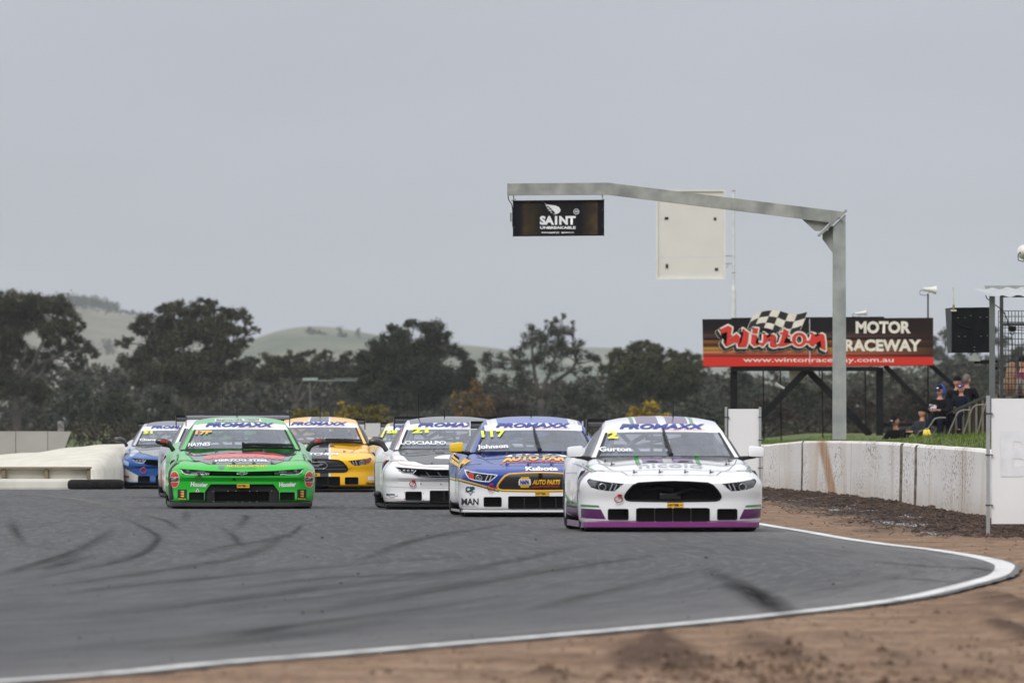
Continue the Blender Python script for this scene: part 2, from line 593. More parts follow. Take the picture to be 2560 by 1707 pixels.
def ground_mat():
    m = bpy.data.materials.new('dirt_and_grass')
    m.use_nodes = True
    t = m.node_tree
    b = t.nodes['Principled BSDF']
    co = N(t, 'ShaderNodeTexCoord')
    at_ = N(t, 'ShaderNodeAttribute', attribute_name='zone')
    sp = N(t, 'ShaderNodeSeparateColor')
    t.links.new(at_.outputs['Color'], sp.inputs[0])
    def nz(scale, det=4, st=None):
        n_ = N(t, 'ShaderNodeTexNoise', Scale=scale, Detail=float(det))
        src = co.outputs['Object']
        if st:
            mp = N(t, 'ShaderNodeMapping'); mp.inputs['Scale'].default_value = st
            t.links.new(src, mp.inputs[0]); src = mp.outputs[0]
        t.links.new(src, n_.inputs['Vector'])
        return n_.outputs[0]
    big = nz(0.9, 5); mid = nz(7, 6, (1, 0.35, 1)); fine = nz(60, 4, (1, 0.35, 1))
    c = rampn(t, big, [(0.33, (0.150, 0.080, 0.042)), (0.44, (0.215, 0.128, 0.074)), (0.54, (0.262, 0.165, 0.100)), (0.68, (0.31, 0.205, 0.132))])
    c = mixc(t, mathn(t, 'MULTIPLY', rampn(t, mid, [(0.40, (1, 1, 1)), (0.52, (0, 0, 0))]), 0.55), c, (0.085, 0.050, 0.030))
    c = mixc(t, mathn(t, 'MULTIPLY', rampn(t, fine, [(0.30, (1, 1, 1)), (0.45, (0, 0, 0))]), 0.6), c, (0.06, 0.042, 0.03))
    c = mixc(t, mathn(t, 'MULTIPLY', rampn(t, fine, [(0.62, (0, 0, 0)), (0.72, (1, 1, 1))]), 0.35), c, (0.40, 0.33, 0.27))
    so = mathn(t, 'MULTIPLY', at_.outputs['Alpha'], mathn(t, 'ADD', mid, 0.5))
    c = mixc(t, rampn(t, so, [(0.15, (0, 0, 0)), (0.75, (1, 1, 1))]), c, mixc(t, big, (0.045, 0.022, 0.011), (0.10, 0.052, 0.026)))
    mulc = rampn(t, nz(9, 6, (1, 0.35, 2)), [(0.32, (0.012, 0.009, 0.008)), (0.50, (0.034, 0.025, 0.019)), (0.62, (0.075, 0.046, 0.030)), (0.75, (0.14, 0.10, 0.075))])
    c = mixc(t, sp.outputs[0], c, mulc)
    gr = rampn(t, nz(5, 6), [(0.3, (0.05, 0.07, 0.018)), (0.55, (0.095, 0.125, 0.032)), (0.75, (0.14, 0.15, 0.06))])
    c = mixc(t, sp.outputs[1], c, gr)
    c = mixc(t, mathn(t, 'MULTIPLY', sp.outputs[2], 0.6), c, (0.05, 0.045, 0.042))
    t.links.new(c, b.inputs['Base Color'])
    ro = mathn(t, 'SUBTRACT', 0.95, mathn(t, 'MULTIPLY', rampn(t, mathn(t, 'MULTIPLY', sp.outputs[2], mathn(t, 'ADD', mid, 0.5)), [(0.55, (0, 0, 0)), (0.75, (1, 1, 1))]), 0.88))
    t.links.new(ro, b.inputs['Roughness'])
    b.inputs['Specular IOR Level'].default_value = 0.3
    bp = N(t, 'ShaderNodeBump', Strength=0.8, Distance=0.02)
    t.links.new(mathn(t, 'ADD', mid, mathn(t, 'MULTIPLY', fine, 0.4)), bp.inputs['Height'])
    t.links.new(bp.outputs[0], b.inputs['Normal'])
    return m
tag(obj('ground', gm, ground_mat(), smooth=True), kind='structure')

# ------------------------------------------------------------------ the asphalt
YT = axis_list([(18, 46, 14), (46, 100, 120), (100, 190, 60), (190, 215, 20), (215, 430, 12)])
tm = bpy.data.meshes.new('track')
ns = 40
verts, uv = [], []
for y in YT:
    smax = 17 if y < 193 else 17 + (xe(y) + 7.7 - 17) * min(1, (y - 193) / 3)
    for i in range(ns + 1):
        s = smax * (i / ns) ** 1.5
        wob = 0.035 * noise.noise(Vector((y * 1.3, 0, 0))) if i == 0 else 0
        verts.append((xe(y) + 0.13 + wob - s, y, dip(y)))
        uv.append((s - 0.13, y))
faces = [(j * (ns + 1) + i + 1, j * (ns + 1) + i, (j + 1) * (ns + 1) + i, (j + 1) * (ns + 1) + i + 1) for j in range(len(YT) - 1) for i in range(ns)]
tm.from_pydata(verts, [], faces)
ul = tm.uv_layers.new(name='track_uv')
for p_ in tm.polygons:
    for li in p_.loop_indices:
        ul.data[li].uv = uv[tm.loops[li].vertex_index]

def asphalt():
    m = bpy.data.materials.new('asphalt')
    m.use_nodes = True
    t = m.node_tree
    b = t.nodes['Principled BSDF']
    uvn = N(t, 'ShaderNodeUVMap', uv_map='track_uv')
    sp = N(t, 'ShaderNodeSeparateXYZ')
    t.links.new(uvn.outputs[0], sp.inputs[0])
    co = N(t, 'ShaderNodeTexCoord')
    def nz(scale, src, st, det=4):
        mp = N(t, 'ShaderNodeMapping'); mp.inputs['Scale'].default_value = st
        t.links.new(src, mp.inputs[0])
        n_ = N(t, 'ShaderNodeTexNoise', Scale=scale, Detail=float(det))
        t.links.new(mp.outputs[0], n_.inputs['Vector'])
        return n_.outputs[0]
    S = sp.outputs['X']
    sw = mathn(t, 'ADD', S, mathn(t, 'MULTIPLY', nz(1.0, co.outputs['Object'], (0.4, 0.05, 1), 3), 1.2))
    c = rampn(t, mathn(t, 'MULTIPLY', sw, 0.1), [(0.03, (0.20, 0.197, 0.19)), (0.12, (0.118, 0.116, 0.115)), (0.20, (0.068, 0.068, 0.070)), (0.42, (0.052, 0.052, 0.055)), (0.75, (0.064, 0.064, 0.067)), (1.0, (0.076, 0.076, 0.077))])
    st = nz(1.0, uvn.outputs[0], (3.2, 0.09, 1), 5)
    c = mixc(t, mathn(t, 'MULTIPLY', rampn(t, st, [(0.46, (0, 0, 0)), (0.68, (1, 1, 1))]), 0.75), c, (0.032, 0.032, 0.034))
    md = nz(1.0, uvn.outputs[0], (13, 0.5, 1), 5)
    c = mixc(t, mathn(t, 'MULTIPLY', rampn(t, md, [(0.36, (1, 1, 1)), (0.50, (0, 0, 0))]), 0.55), c, (0.14, 0.139, 0.137))
    c = mixc(t, mathn(t, 'MULTIPLY', rampn(t, md, [(0.52, (0, 0, 0)), (0.66, (1, 1, 1))]), 0.6), c, (0.036, 0.036, 0.038))
    ft = nz(1.0, uvn.outputs[0], (38, 2.2, 1), 3)
    c = mixc(t, mathn(t, 'MULTIPLY', rampn(t, ft, [(0.40, (1, 1, 1)), (0.52, (0, 0, 0))]), 0.35), c, (0.045, 0.045, 0.047))
    c = mixc(t, mathn(t, 'MULTIPLY', rampn(t, ft, [(0.56, (0, 0, 0)), (0.68, (1, 1, 1))]), 0.30), c, (0.15, 0.149, 0.147))
    c = mixc(t, mathn(t, 'MULTIPLY', rampn(t, nz(1.0, uvn.outputs[0], (6.5, 0.2, 1), 4), [(0.30, (1, 1, 1)), (0.46, (0, 0, 0))]), 0.22), c, (0.13, 0.128, 0.125))
    blo = nz(0.8, co.outputs['Object'], (1, 0.25, 1), 5)
    c = mixc(t, mathn(t, 'MULTIPLY', rampn(t, blo, [(0.4, (0, 0, 0)), (0.65, (1, 1, 1))]), 0.25), c, (0.10, 0.099, 0.097))
    g = nz(110, co.outputs['Object'], (1, 0.4, 1), 3)
    c = mixc(t, mathn(t, 'MULTIPLY', rampn(t, g, [(0.35, (1, 1, 1)), (0.5, (0, 0, 0))]), 0.5), c, (0.035, 0.035, 0.036))
    c = mixc(t, mathn(t, 'MULTIPLY', rampn(t, g, [(0.58, (0, 0, 0)), (0.72, (1, 1, 1))]), 0.35), c, (0.19, 0.187, 0.183))
    t.links.new(c, b.inputs['Base Color'])
    b.inputs['Roughness'].default_value = 0.78
    b.inputs['Specular IOR Level'].default_value = 0.35
    bp = N(t, 'ShaderNodeBump', Strength=0.5, Distance=0.006)
    t.links.new(g, bp.inputs['Height'])
    t.links.new(bp.outputs[0], b.inputs['Normal'])
    return m
track = tag(obj('track', tm, asphalt(), smooth=True), kind='structure')

def line_mat():
    m = bpy.data.materials.new('line_paint_worn')
    m.use_nodes = True
    t = m.node_tree
    b = t.nodes['Principled BSDF']
    co = N(t, 'ShaderNodeTexCoord')
    a = N(t, 'ShaderNodeTexNoise', Scale=3.0, Detail=6.0); t.links.new(co.outputs['Object'], a.inputs['Vector'])
    f = N(t, 'ShaderNodeTexNoise', Scale=45.0, Detail=3.0); t.links.new(co.outputs['Object'], f.inputs['Vector'])
    w = mathn(t, 'ADD', mathn(t, 'MULTIPLY', a.outputs[0], 0.7), mathn(t, 'MULTIPLY', f.outputs[0], 0.3))
    c = rampn(t, w, [(0.36, (0.16, 0.155, 0.15)), (0.43, (0.52, 0.51, 0.49)), (0.55, (0.74, 0.735, 0.72))])
    t.links.new(c, b.inputs['Base Color'])
    b.inputs['Roughness'].default_value = 0.7
    return m
LINE = line_mat()
bm = bmesh.new()
ring = []
for y in axis_list([(20, 46, 20), (46, 100, 220), (100, 200, 80), (200, 300, 20)]):
    wd = 0.135 + 0.03 * math.exp(-((y - 94) / 5) ** 2)
    j = 0.008 * noise.noise(Vector((y * 3, 1, 1)))
    ring.append((bm.verts.new((xe(y) - wd / 2 + j, y, dip(y) + 0.004)), bm.verts.new((xe(y) + wd / 2 + j * 0.5, y, dip(y) + 0.004))))
for a, b_ in zip(ring, ring[1:]):
    bm.faces.new((a[0], a[1], b_[1], b_[0]))
obj('edge_line', bm, LINE, track)

def skid_mat(name, strength, col=(0.018, 0.018, 0.019)):
    m = bpy.data.materials.new(name)
    m.use_nodes = True
    t = m.node_tree
    t.nodes.remove(t.nodes['Principled BSDF'])
    out = t.nodes['Material Output']
    uvn = N(t, 'ShaderNodeUVMap', uv_map='uv')
    sp = N(t, 'ShaderNodeSeparateXYZ'); t.links.new(uvn.outputs[0], sp.inputs[0])
    v = mathn(t, 'POWER', mathn(t, 'SUBTRACT', 1.0, mathn(t, 'ABSOLUTE', mathn(t, 'SUBTRACT', mathn(t, 'MULTIPLY', sp.outputs['Y'], 2.0), 1.0))), 1.3)
    u = mathn(t, 'SUBTRACT', 1.0, mathn(t, 'POWER', mathn(t, 'ABSOLUTE', mathn(t, 'SUBTRACT', mathn(t, 'MULTIPLY', sp.outputs['X'], 2.0), 1.0)), 1.6))
    mp = N(t, 'ShaderNodeMapping'); mp.inputs['Scale'].default_value = (5, 4, 1)
    t.links.new(uvn.outputs[0], mp.inputs[0])
    nz = N(t, 'ShaderNodeTexNoise', Scale=1.6, Detail=5.0); t.links.new(mp.outputs[0], nz.inputs['Vector'])
    a = mathn(t, 'MULTIPLY', mathn(t, 'MULTIPLY', u, v), mathn(t, 'MULTIPLY', nz.outputs[0], strength * 1.7))
    d = N(t, 'ShaderNodeBsdfDiffuse'); d.inputs[0].default_value = (*col, 1)
    tr = N(t, 'ShaderNodeBsdfTransparent')
    mx = N(t, 'ShaderNodeMixShader')
    t.links.new(a, mx.inputs[0]); t.links.new(tr.outputs[0], mx.inputs[1]); t.links.new(d.outputs[0], mx.inputs[2])
    t.links.new(mx.outputs[0], out.inputs['Surface'])
    return m
SK = [skid_mat('skid_faint', 0.10), skid_mat('skid_mid', 0.12), skid_mat('skid_dark', 0.15), skid_mat('dust_pale', 0.5, (0.25, 0.245, 0.235)), skid_mat('rubber_strip', 0.55)]
def skid(pts, w, k_, lv, zoomed=True):
    """a rubber mark laid along points on the road"""
    P3 = []
    for q in pts:
        x, y = (q[0] / 1.809, 1150 + q[1] / 1.809) if zoomed else q
        P3.append(tuple(gpt(x, y).xy))
    P3 = spline(P3, 6)
    me = bpy.data.meshes.new('skid_mark')
    V, U = [], []
    n_ = len(P3)
    for i, (x, y) in enumerate(P3):
        a, b_ = P3[max(0, i - 1)], P3[min(n_ - 1, i + 1)]
        d = Vector((b_[0] - a[0], b_[1] - a[1])).normalized()
        no = Vector((-d.y, d.x)) * w / 2
        V += [(x - no.x, y - no.y, 0.003 + 0.0006 * lv), (x + no.x, y + no.y, 0.003 + 0.0006 * lv)]
        U += [(i / (n_ - 1), 0), (i / (n_ - 1), 1)]
    me.from_pydata(V, [], [(2 * i, 2 * i + 1, 2 * i + 3, 2 * i + 2) for i in range(n_ - 1)])
    l = me.uv_layers.new(name='uv')
    for p_ in me.polygons:
        for li in p_.loop_indices: l.data[li].uv = U[me.loops[li].vertex_index]
    obj('skid_mark', me, SK[k_], track)
marks = [([(0, 520), (150, 472), (350, 405), (530, 300)], 0.34, 2), ([(180, 505), (300, 470), (420, 430)], 0.30, 1),
         ([(20, 560), (250, 512), (500, 462), (650, 412), (705, 345), (640, 300), (560, 262)], 0.28, 2),
         ([(58, 265), (70, 320), (112, 382)], 0.22, 0), ([(850, 445), (1000, 402), (1200, 372), (1400, 310)], 0.26, 2),
         ([(975, 292), (1050, 335), (1080, 380), (1150, 395)], 0.2, 0), ([(640, 245), (760, 280), (800, 320)], 0.2, 0),
         ([(0, 640), (700, 560), (1500, 480), (2300, 420)], 0.5, 1), ([(0, 600), (500, 540), (1100, 440), (1300, 340)], 0.3, 1),
         ([(0, 745), (800, 665), (1600, 565), (2352, 480)], 0.5, 0), ([(1000, 812), (1250, 760), (1400, 742)], 0.3, 1),
         ([(0, 880), (900, 800), (1700, 700), (2352, 600)], 0.5, 0), ([(200, 900), (1100, 830), (2000, 700)], 0.35, 0),
         ([(900, 600), (1500, 540), (2100, 500), (2700, 380)], 0.4, 1), ([(1050, 250), (1120, 260), (1060, 330)], 0.2, 0),
         ([(1300, 340), (1350, 300), (1380, 285)], 0.2, 0), ([(1600, 470), (1900, 360), (2300, 290)], 0.35, 0),
         ([(1350, 700), (1800, 620), (2600, 480), (3000, 420)], 0.5, 0), ([(700, 700), (1500, 620), (2200, 540)], 0.25, 0),
         ([(2200, 730), (2700, 610), (3300, 480)], 0.3, 0), ([(830, 275), (845, 250), (850, 235)], 0.14, 0)]
for i, (a, w, k_) in enumerate(marks):
    rr = random.Random(i)
    for j in range(5):
        o1, o2 = rr.uniform(-1, 1), rr.uniform(-1, 1)
        m_ = len(a) - 1
        pts = [(x + 9 * o1 + 10 * o2 * q / m_, y + (7 * o1 + 5 * o2 * (q / m_)) * (0.4 + y / 600)) for q, (x, y) in enumerate(a)]
        if rr.random() < 0.4:
            pts[0] = tuple(0.65 * u + 0.35 * v for u, v in zip(pts[0], pts[1]))
        skid(pts, w * rr.uniform(0.2, 1.1), k_, (i + j) % 7)
# two broad black strips that leave the track at the bend, scuffs by the apex
skid([(1800, 1455), (1870, 1480), (1935, 1520), (1978, 1542)], 0.36, 4, 6, False)
skid([(1760, 1420), (1850, 1462), (1920, 1500), (1970, 1540)], 0.30, 4, 7, False)
skid([(2150, 1400), (2300, 1415), (2440, 1422), (2490, 1430)], 0.20, 4, 6, False)
skid([(2280, 1404), (2400, 1412), (2470, 1428), (2500, 1434)], 0.16, 2, 7, False)
skid([(2130, 1442), (2260, 1446), (2340, 1452), (2400, 1458)], 0.16, 4, 6, False)
skid([(1980, 1480), (2100, 1470), (2260, 1440), (2420, 1420)], 0.30, 0, 8, False)
skid([(0, 1232), (200, 1250), (400, 1300)], 0.5, 3, 8, False)

# rubber crumbs and pebbles on the asphalt, one mass
def scatter(name, n_, place, size, mats_, seed, flat=0.6, kind='stuff', label=None, cat=None):
    r_ = random.Random(seed)
    V, Fc = [], []
    base = [(1, 0, 0), (-1, 0, 0), (0, 1, 0), (0, -1, 0), (0, 0, 1), (0, 0, -1)]
    tri = [(0, 2, 4), (2, 1, 4), (1, 3, 4), (3, 0, 4), (2, 0, 5), (1, 2, 5), (3, 1, 5), (0, 3, 5)]
    for _ in range(n_):
        q = place(r_)
        if q is None: continue
        s = size * r_.uniform(0.4, 1.0) * (1 + 2.0 * (r_.random() ** 8))
        a = r_.uniform(0, 6.28)
        k0 = len(V)
        e = r_.uniform(0.5, 1.0)
        for bx, by, bz in base:
            jx = r_.uniform(0.7, 1.2)
            X, Y, Z = bx * s * jx, by * s * e * jx, bz * s * flat
            V.append((q[0] + X * math.cos(a) - Y * math.sin(a), q[1] + X * math.sin(a) + Y * math.cos(a), q[2] + Z * (0.9 if bz > 0 else 0.5)))
        Fc += [tuple(k0 + i for i in f) for f in tri]
    me = bpy.data.meshes.new(name)
    me.from_pydata(V, [], Fc)
    return tag(obj(name, me, mats_), label, cat, kind=kind)
def on_track(r_):
    px, py = r_.uniform(0, 2500), 1230 + 440 * r_.random() ** 1.5
    g = gpt(px, py)
    if g.x > xe(g.y) - 0.2: return None
    return (g.x, g.y, 0.003)
scatter('rubber_crumbs', 420, on_track, 0.009, mat('rubber_crumb', (0.012, 0.012, 0.012), 0.9), 3, 0.6, label='small black rubber crumbs scattered over the grey asphalt', cat='rubber crumbs')
def on_dirt(r_):
    y = 47 + 90 * r_.random() ** 1.7
    hw = 0.05 * y
    x = r_.uniform(-hw, hw)
    if x < xe(y) + 0.22 or x > wx(y) - 0.2: return None
    return (x, y, gz(x, y))
scatter('dirt_clods', 9000, on_dirt, 0.013, mat('clod_brown', (0.09, 0.055, 0.035), 0.95, col2=(0.27, 0.18, 0.12), scale=9), 5, 0.7, label='brown clods and pebbles on the bare dirt verge', cat='clods')
def on_clump(r_):
    cxy = r_.choice([(1.0, 55.0, .25), (0.85, 53.0, .25), (1.3, 54.0, .2), (1.15, 51.5, .3), (1.6, 52.0, .3), (2.2, 51.5, .2), (3.0, 60, .25), (3.1, 56, .2), (0.3, 51, .3), (1.35, 57.0, .12), (2.3, 57, .6)])
    x = r_.gauss(cxy[0], cxy[2] * 0.8); y = r_.gauss(cxy[1], cxy[2] * 5)
    if x < xe(y) + 0.3: return None
    return (x, y, gz(x, y) + 0.004)
scatter('loose_soil', 900, on_clump, 0.015, mat('soil_dark', (0.055, 0.030, 0.017), 0.95, col2=(0.13, 0.075, 0.042), scale=7), 8, 0.9, label='dark loose soil thrown up in patches on the near verge', cat='soil')

# mulch and sticks along the foot of the wall
r_ = random.Random(21)
bm = bmesh.new()
for _ in range(8200):
    y = r_.uniform(114, 188)
    w = abs(r_.gauss(0, 0.62)) + 0.03
    x = wx(y) - w
    if x < xe(y) + 0.5: continue
    L = r_.uniform(0.015, 0.09) * (1 + 1.2 * (r_.random() ** 6)); a = r_.uniform(0, 3.14); e = r_.uniform(-0.25, 0.35)
    z = gz(x, y) + 0.008
    d = Vector((math.cos(a) * L / 2, math.sin(a) * L / 2, L * e * 0.5))
    t_ = r_.uniform(0.003, 0.009)
    bar(bm, Vector((x, y, z)) - d, Vector((x, y, z + 0.01)) + d, t_ * 1.6, t_)
o = obj('mulch', bm, mat('mulch_bark', (0.016, 0.011, 0.009), 0.9, col2=(0.12, 0.070, 0.045), scale=3.1, lo=0.4, hi=0.62))
tag(o, 'dark bark mulch and broken sticks heaped along the foot of the white wall', 'mulch', kind='stuff')

# ------------------------------------------------------------------ concrete wall of precast panels
def wall_mat():
    m = bpy.data.materials.new('wall_white_streaked')
    m.use_nodes = True
    t = m.node_tree
    b = t.nodes['Principled BSDF']
    co = N(t, 'ShaderNodeTexCoord')
    sp = N(t, 'ShaderNodeSeparateXYZ'); t.links.new(co.outputs['Object'], sp.inputs[0])
    def nz(scale, st, det=5):
        mp = N(t, 'ShaderNodeMapping'); mp.inputs['Scale'].default_value = st
        t.links.new(co.outputs['Object'], mp.inputs[0])
        n_ = N(t, 'ShaderNodeTexNoise', Scale=scale, Detail=float(det)); t.links.new(mp.outputs[0], n_.inputs['Vector'])
        return n_.outputs[0]
    c = rampn(t, nz(1.0, (1, 0.12, 0.8)), [(0.3, (0.66, 0.63, 0.60)), (0.6, (0.80, 0.775, 0.745)), (0.8, (0.85, 0.83, 0.805))])
    sk = nz(1.0, (2, 0.32, 1.1), 8)
    fl = nz(1.0, (4, 5.0, 24), 6)
    f = mathn(t, 'MULTIPLY', rampn(t, sk, [(0.44, (0, 0, 0)), (0.62, (1, 1, 1))]), rampn(t, fl, [(0.54, (0, 0, 0)), (0.60, (1, 1, 1))]))
    c = mixc(t, mathn(t, 'MULTIPLY', f, 0.7), c, (0.13, 0.115, 0.10))
    st = rampn(t, nz(1.0, (2, 0.6, 0.2), 4), [(0.58, (0, 0, 0)), (0.72, (1, 1, 1))])
    c = mixc(t, mathn(t, 'MULTIPLY', st, 0.45), c, (0.42, 0.27, 0.17))
    lowf = N(t, 'ShaderNodeMapRange')
    for k_, v_ in (('From Min', 0.38), ('From Max', 0.02), ('To Min', 0.0), ('To Max', 0.75)): lowf.inputs[k_].default_value = v_
    t.links.new(sp.outputs['Z'], lowf.inputs['Value'])
    c = mixc(t, mathn(t, 'MULTIPLY', lowf.outputs[0], nz(1.0, (3, 1, 3))), c, (0.40, 0.27, 0.17))
    # one rusty run of water at the joint
    ry = mathn(t, 'ABSOLUTE', mathn(t, 'SUBTRACT', mathn(t, 'SUBTRACT', sp.outputs['Y'], mathn(t, 'MULTIPLY', sp.outputs['Z'], 3.2)), 171.8))
    rf = rampn(t, mathn(t, 'MULTIPLY', ry, 0.5), [(0.28, (1, 1, 1)), (0.62, (0, 0, 0))])
    c = mixc(t, mathn(t, 'MULTIPLY', rampn(t, nz(1.0, (1.2, 0.35, 0.3), 4), [(0.56, (0, 0, 0)), (0.68, (1, 1, 1))]), 0.30), c, (0.50, 0.36, 0.24))
    c = mixc(t, mathn(t, 'MULTIPLY', rf, mathn(t, 'MULTIPLY', nz(1.0, (3, 1.0, 0.6)), 1.7)), c, (0.42, 0.23, 0.11))
    t.links.new(c, b.inputs['Base Color'])
    b.inputs['Roughness'].default_value = 0.85
    bp = N(t, 'ShaderNodeBump', Strength=0.5, Distance=0.01); t.links.new(fl, bp.inputs['Height']); t.links.new(bp.outputs[0], b.inputs['Normal'])
    return m
WALLM = wall_mat()
ENDM = mat('panel_end_shaded', (0.10, 0.085, 0.07), 0.9, col2=(0.28, 0.24, 0.20), scale=7, stretch=(1, 1, 2))  # dark tone paints the shade of the joint onto the panel end
wall = thing('concrete_wall', 'long white painted concrete wall with black streaks and rust stains along the right of the track', 'wall', (WALLP[6][0], WALLP[6][1], 0))
r_ = random.Random(2)
for i, (a, b_) in enumerate(zip(WALLP, WALLP[1:])):
    pa, pb = Vector((a[0], a[1], 0)), Vector((b_[0], b_[1], 0))
    d = (pb - pa).normalized()
    no = Vector((d.y, -d.x, 0))          # towards the mound
    pa = pa + d * 0.01; pb = pb - d * (0.02 if i not in (4, 5, 9) else 0.25)
    offa = -(0, 0, 0.01, 0.001, 0.004, 0.020, 0.030, 0.0, 0.001, 0.002, 0.008, 0.0, 0.003, 0.003)[min(i, 13)]; offb = 0.0
    bm = bmesh.new()
    nseg = max(2, int((pb - pa).length / 0.7))
    rows = []
    for j in range(nseg + 1):
        f = j / nseg
        p_ = pa.lerp(pb, f) + no * (offa + (offb - offa) * f)
        zt = a[2] + (b_[2] - a[2]) * f + 0.006 * noise.noise(Vector((i * 3 + f * 6, 0, 0)))
        w_ = 0.006 * noise.noise(Vector((p_.y, 2, 0)))
        prof = [(0, -0.12), (0 + w_, 0.1), (0.01 + w_, 0.5), (0.012, zt - 0.03), (0.035, zt), (0.20, zt), (0.24, zt - 0.03), (0.25, -0.12)]
        rows.append([bm.verts.new(p_ + no * q + Vector((0, 0, z))) for q, z in prof])
    for ra, rb in zip(rows, rows[1:]):
        for j in range(8):
            bm.faces.new((ra[j], ra[(j + 1) % 8], rb[(j + 1) % 8], rb[j]))
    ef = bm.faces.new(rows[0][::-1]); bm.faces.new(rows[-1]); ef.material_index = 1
    bmesh.ops.recalc_face_normals(bm, faces=bm.faces)
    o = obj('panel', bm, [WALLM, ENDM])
    o.parent = wall
    o.matrix_parent_inverse = Matrix.Translation(-wall.location)
# dark core seen through the open joints
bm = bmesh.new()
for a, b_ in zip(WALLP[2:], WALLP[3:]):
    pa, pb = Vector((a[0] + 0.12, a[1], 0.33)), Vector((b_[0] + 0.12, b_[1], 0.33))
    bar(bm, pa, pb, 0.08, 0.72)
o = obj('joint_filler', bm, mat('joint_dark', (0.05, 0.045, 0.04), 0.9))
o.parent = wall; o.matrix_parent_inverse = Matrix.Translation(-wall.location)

# grass blades on the bank behind the wall
r_ = random.Random(9)
V, Fc = [], []
for _ in range(52000):
    y = r_.uniform(126, 215) if r_.random() < 0.8 else r_.uniform(215, 300)
    x = wx(y) + 0.16 + (r_.random() ** 1.4) * 4.5
    z = gz(x, y) - 0.005
    h = r_.uniform(0.03, 0.085) * (0.8 + 0.6 * noise.noise(Vector((x * 2, y * 0.5, 0)))) * (1 + (r_.random() ** 12) * 1.2)
    a = r_.uniform(0, 3.14); w_ = r_.uniform(0.004, 0.010)
    lx, ly = r_.uniform(-0.03, 0.03), r_.uniform(-0.03, 0.03)
    k0 = len(V)
    V += [(x - w_ * math.cos(a), y - w_ * math.sin(a), z), (x + w_ * math.cos(a), y + w_ * math.sin(a), z), (x + lx, y + ly, z + h)]
    Fc.append((k0, k0 + 1, k0 + 2))
me = bpy.data.meshes.new('grass')
me.from_pydata(V, [], Fc)
o = obj('grass', me, mat('grass_blades', (0.065, 0.105, 0.020), 0.8, col2=(0.17, 0.22, 0.05), scale=1.4, spec=0.1))
tag(o, 'short green grass growing on the bank behind the white wall', 'grass', kind='stuff')

# ------------------------------------------------------------------ left: barrier, pale bank, far walls
CREAM = mat('concrete_cream', lin(210, 207, 196), 0.8, var=0.1, scale=2.2, bump=0.004)
CREAM2 = mat('concrete_cream_dull', lin(196, 192, 178), 0.85, var=0.10, scale=3.0, bump=0.004)
CREAMD = mat('concrete_stained', lin(128, 116, 92), 0.85, var=0.15, scale=3.0)
bar_t = thing('track_barrier', 'low cream concrete barrier with recessed panels at the far left edge of the asphalt', 'barrier', at(60, HOR, 196) * Vector((1, 1, 0)) if False else Vector((-8.5, 196, 0)))
def bpart(name, bm_, m_):
    bmesh.ops.translate(bm_, vec=(8.5, -196, 0), verts=bm_.verts)
    return obj(name, bm_, m_, bar_t)
zr = -0.03
PX_ = [-203, -97, 9, 115, 221]
for i, (pa, pb) in enumerate(zip(PX_, PX_[1:])):
    x0, x1 = (pa - 1280) * 196 / FPX, (pb - 1280) * 196 / FPX
    bm = bmesh.new(); box(bm, ((x0 + x1) / 2, 196.20, 0.24), (x1 - x0 - 0.07, 0.12, 0.17), bev=0.01); bpart('panel', bm, CREAM2)
    bm = bmesh.new(); box(bm, (x1, 196.13, 0.24), (0.065, 0.20, 0.18), bev=0.008); bpart('post', bm, CREAMD)
bm = bmesh.new(); box(bm, (-9.2, 196.16, 0.345), (3.9, 0.34, 0.035), bev=0.01); bpart('cap', bm, CREAMD)
bm = bmesh.new(); box(bm, (-9.35, 196.0, 0.055), (3.7, 0.5, 0.20), bev=0.05); bpart('foot', bm, CREAM)
# tyres lying at the end of the barrier
def tyre_at(x, y, z, label, r_=0.30, grp='loose black tyres at the end of the left barrier'):
    bm_ = bmesh.new()
    lathe(bm_, [(0.17, 0.01), (0.24, 0.0), (0.29, 0.03), (0.30, 0.09), (0.29, 0.15), (0.24, 0.18), (0.17, 0.17), (0.17, 0.01)], 26)
    o_ = obj('tyre', bm_, RUBBER, None, True, 50)
    o_.location = (x, y, z)
    tag(o_, label, 'tyre', grp)
    return o_
for i, px in enumerate((212, 241, 266)):
    q = at(px, HOR, 195.2)
    tyre_at(q.x, q.y + 0.1 * i, -0.03, ['black tyre lying flat against the end of the cream barrier', 'black tyre lying flat between two others left of the blue car',
                                       'black tyre lying flat, the one nearest the blue car'][i])
# pale gravel bank behind it
bm = bmesh.new()
pr = [(-40, .50), (-9.6, 0.52), (-8.9, 0.56), (-8.2, 0.66), (-7.4, 0.72), (-6.6, 0.73), (-5.2, 0.72), (-4.4, 0.60), (-3.7, 0.2), (-3.4, -0.12)]
rows = []
ysb = [197.0, 197.6, 199, 202, 206, 212, 222, 240]
for x in [-40, -20] + rng(-12, -3.4, 60):
    zt = lerpk(pr, x) + 0.012 * noise.noise(Vector((x * 2, 0, 0)))
    row = []
    for i, y in enumerate(ysb):
        f = [0.0, 0.50, 0.62, 0.80, 0.95, 1.0, 0.9, 0.0][i]
        y2 = y if x < -7.2 else y + 11 * sstep(-7.2, -6.9, x)
        row.append(bm.verts.new((x, y2, -0.12 + (zt + 0.12) * f + 0.01 * noise.noise(Vector((x * 3, y, 0))))))
    rows.append(row)
for a, b_ in zip(rows, rows[1:]):
    for j in range(len(ysb) - 1): bm.faces.new((a[j], b_[j], b_[j + 1], a[j + 1]))
tag(obj('gravel_bank', bm, mat('pale_gravel', lin(206, 202, 189), 0.95, var=0.09, scale=3.0, bump=0.01, detail=6), smooth=True), kind='structure')

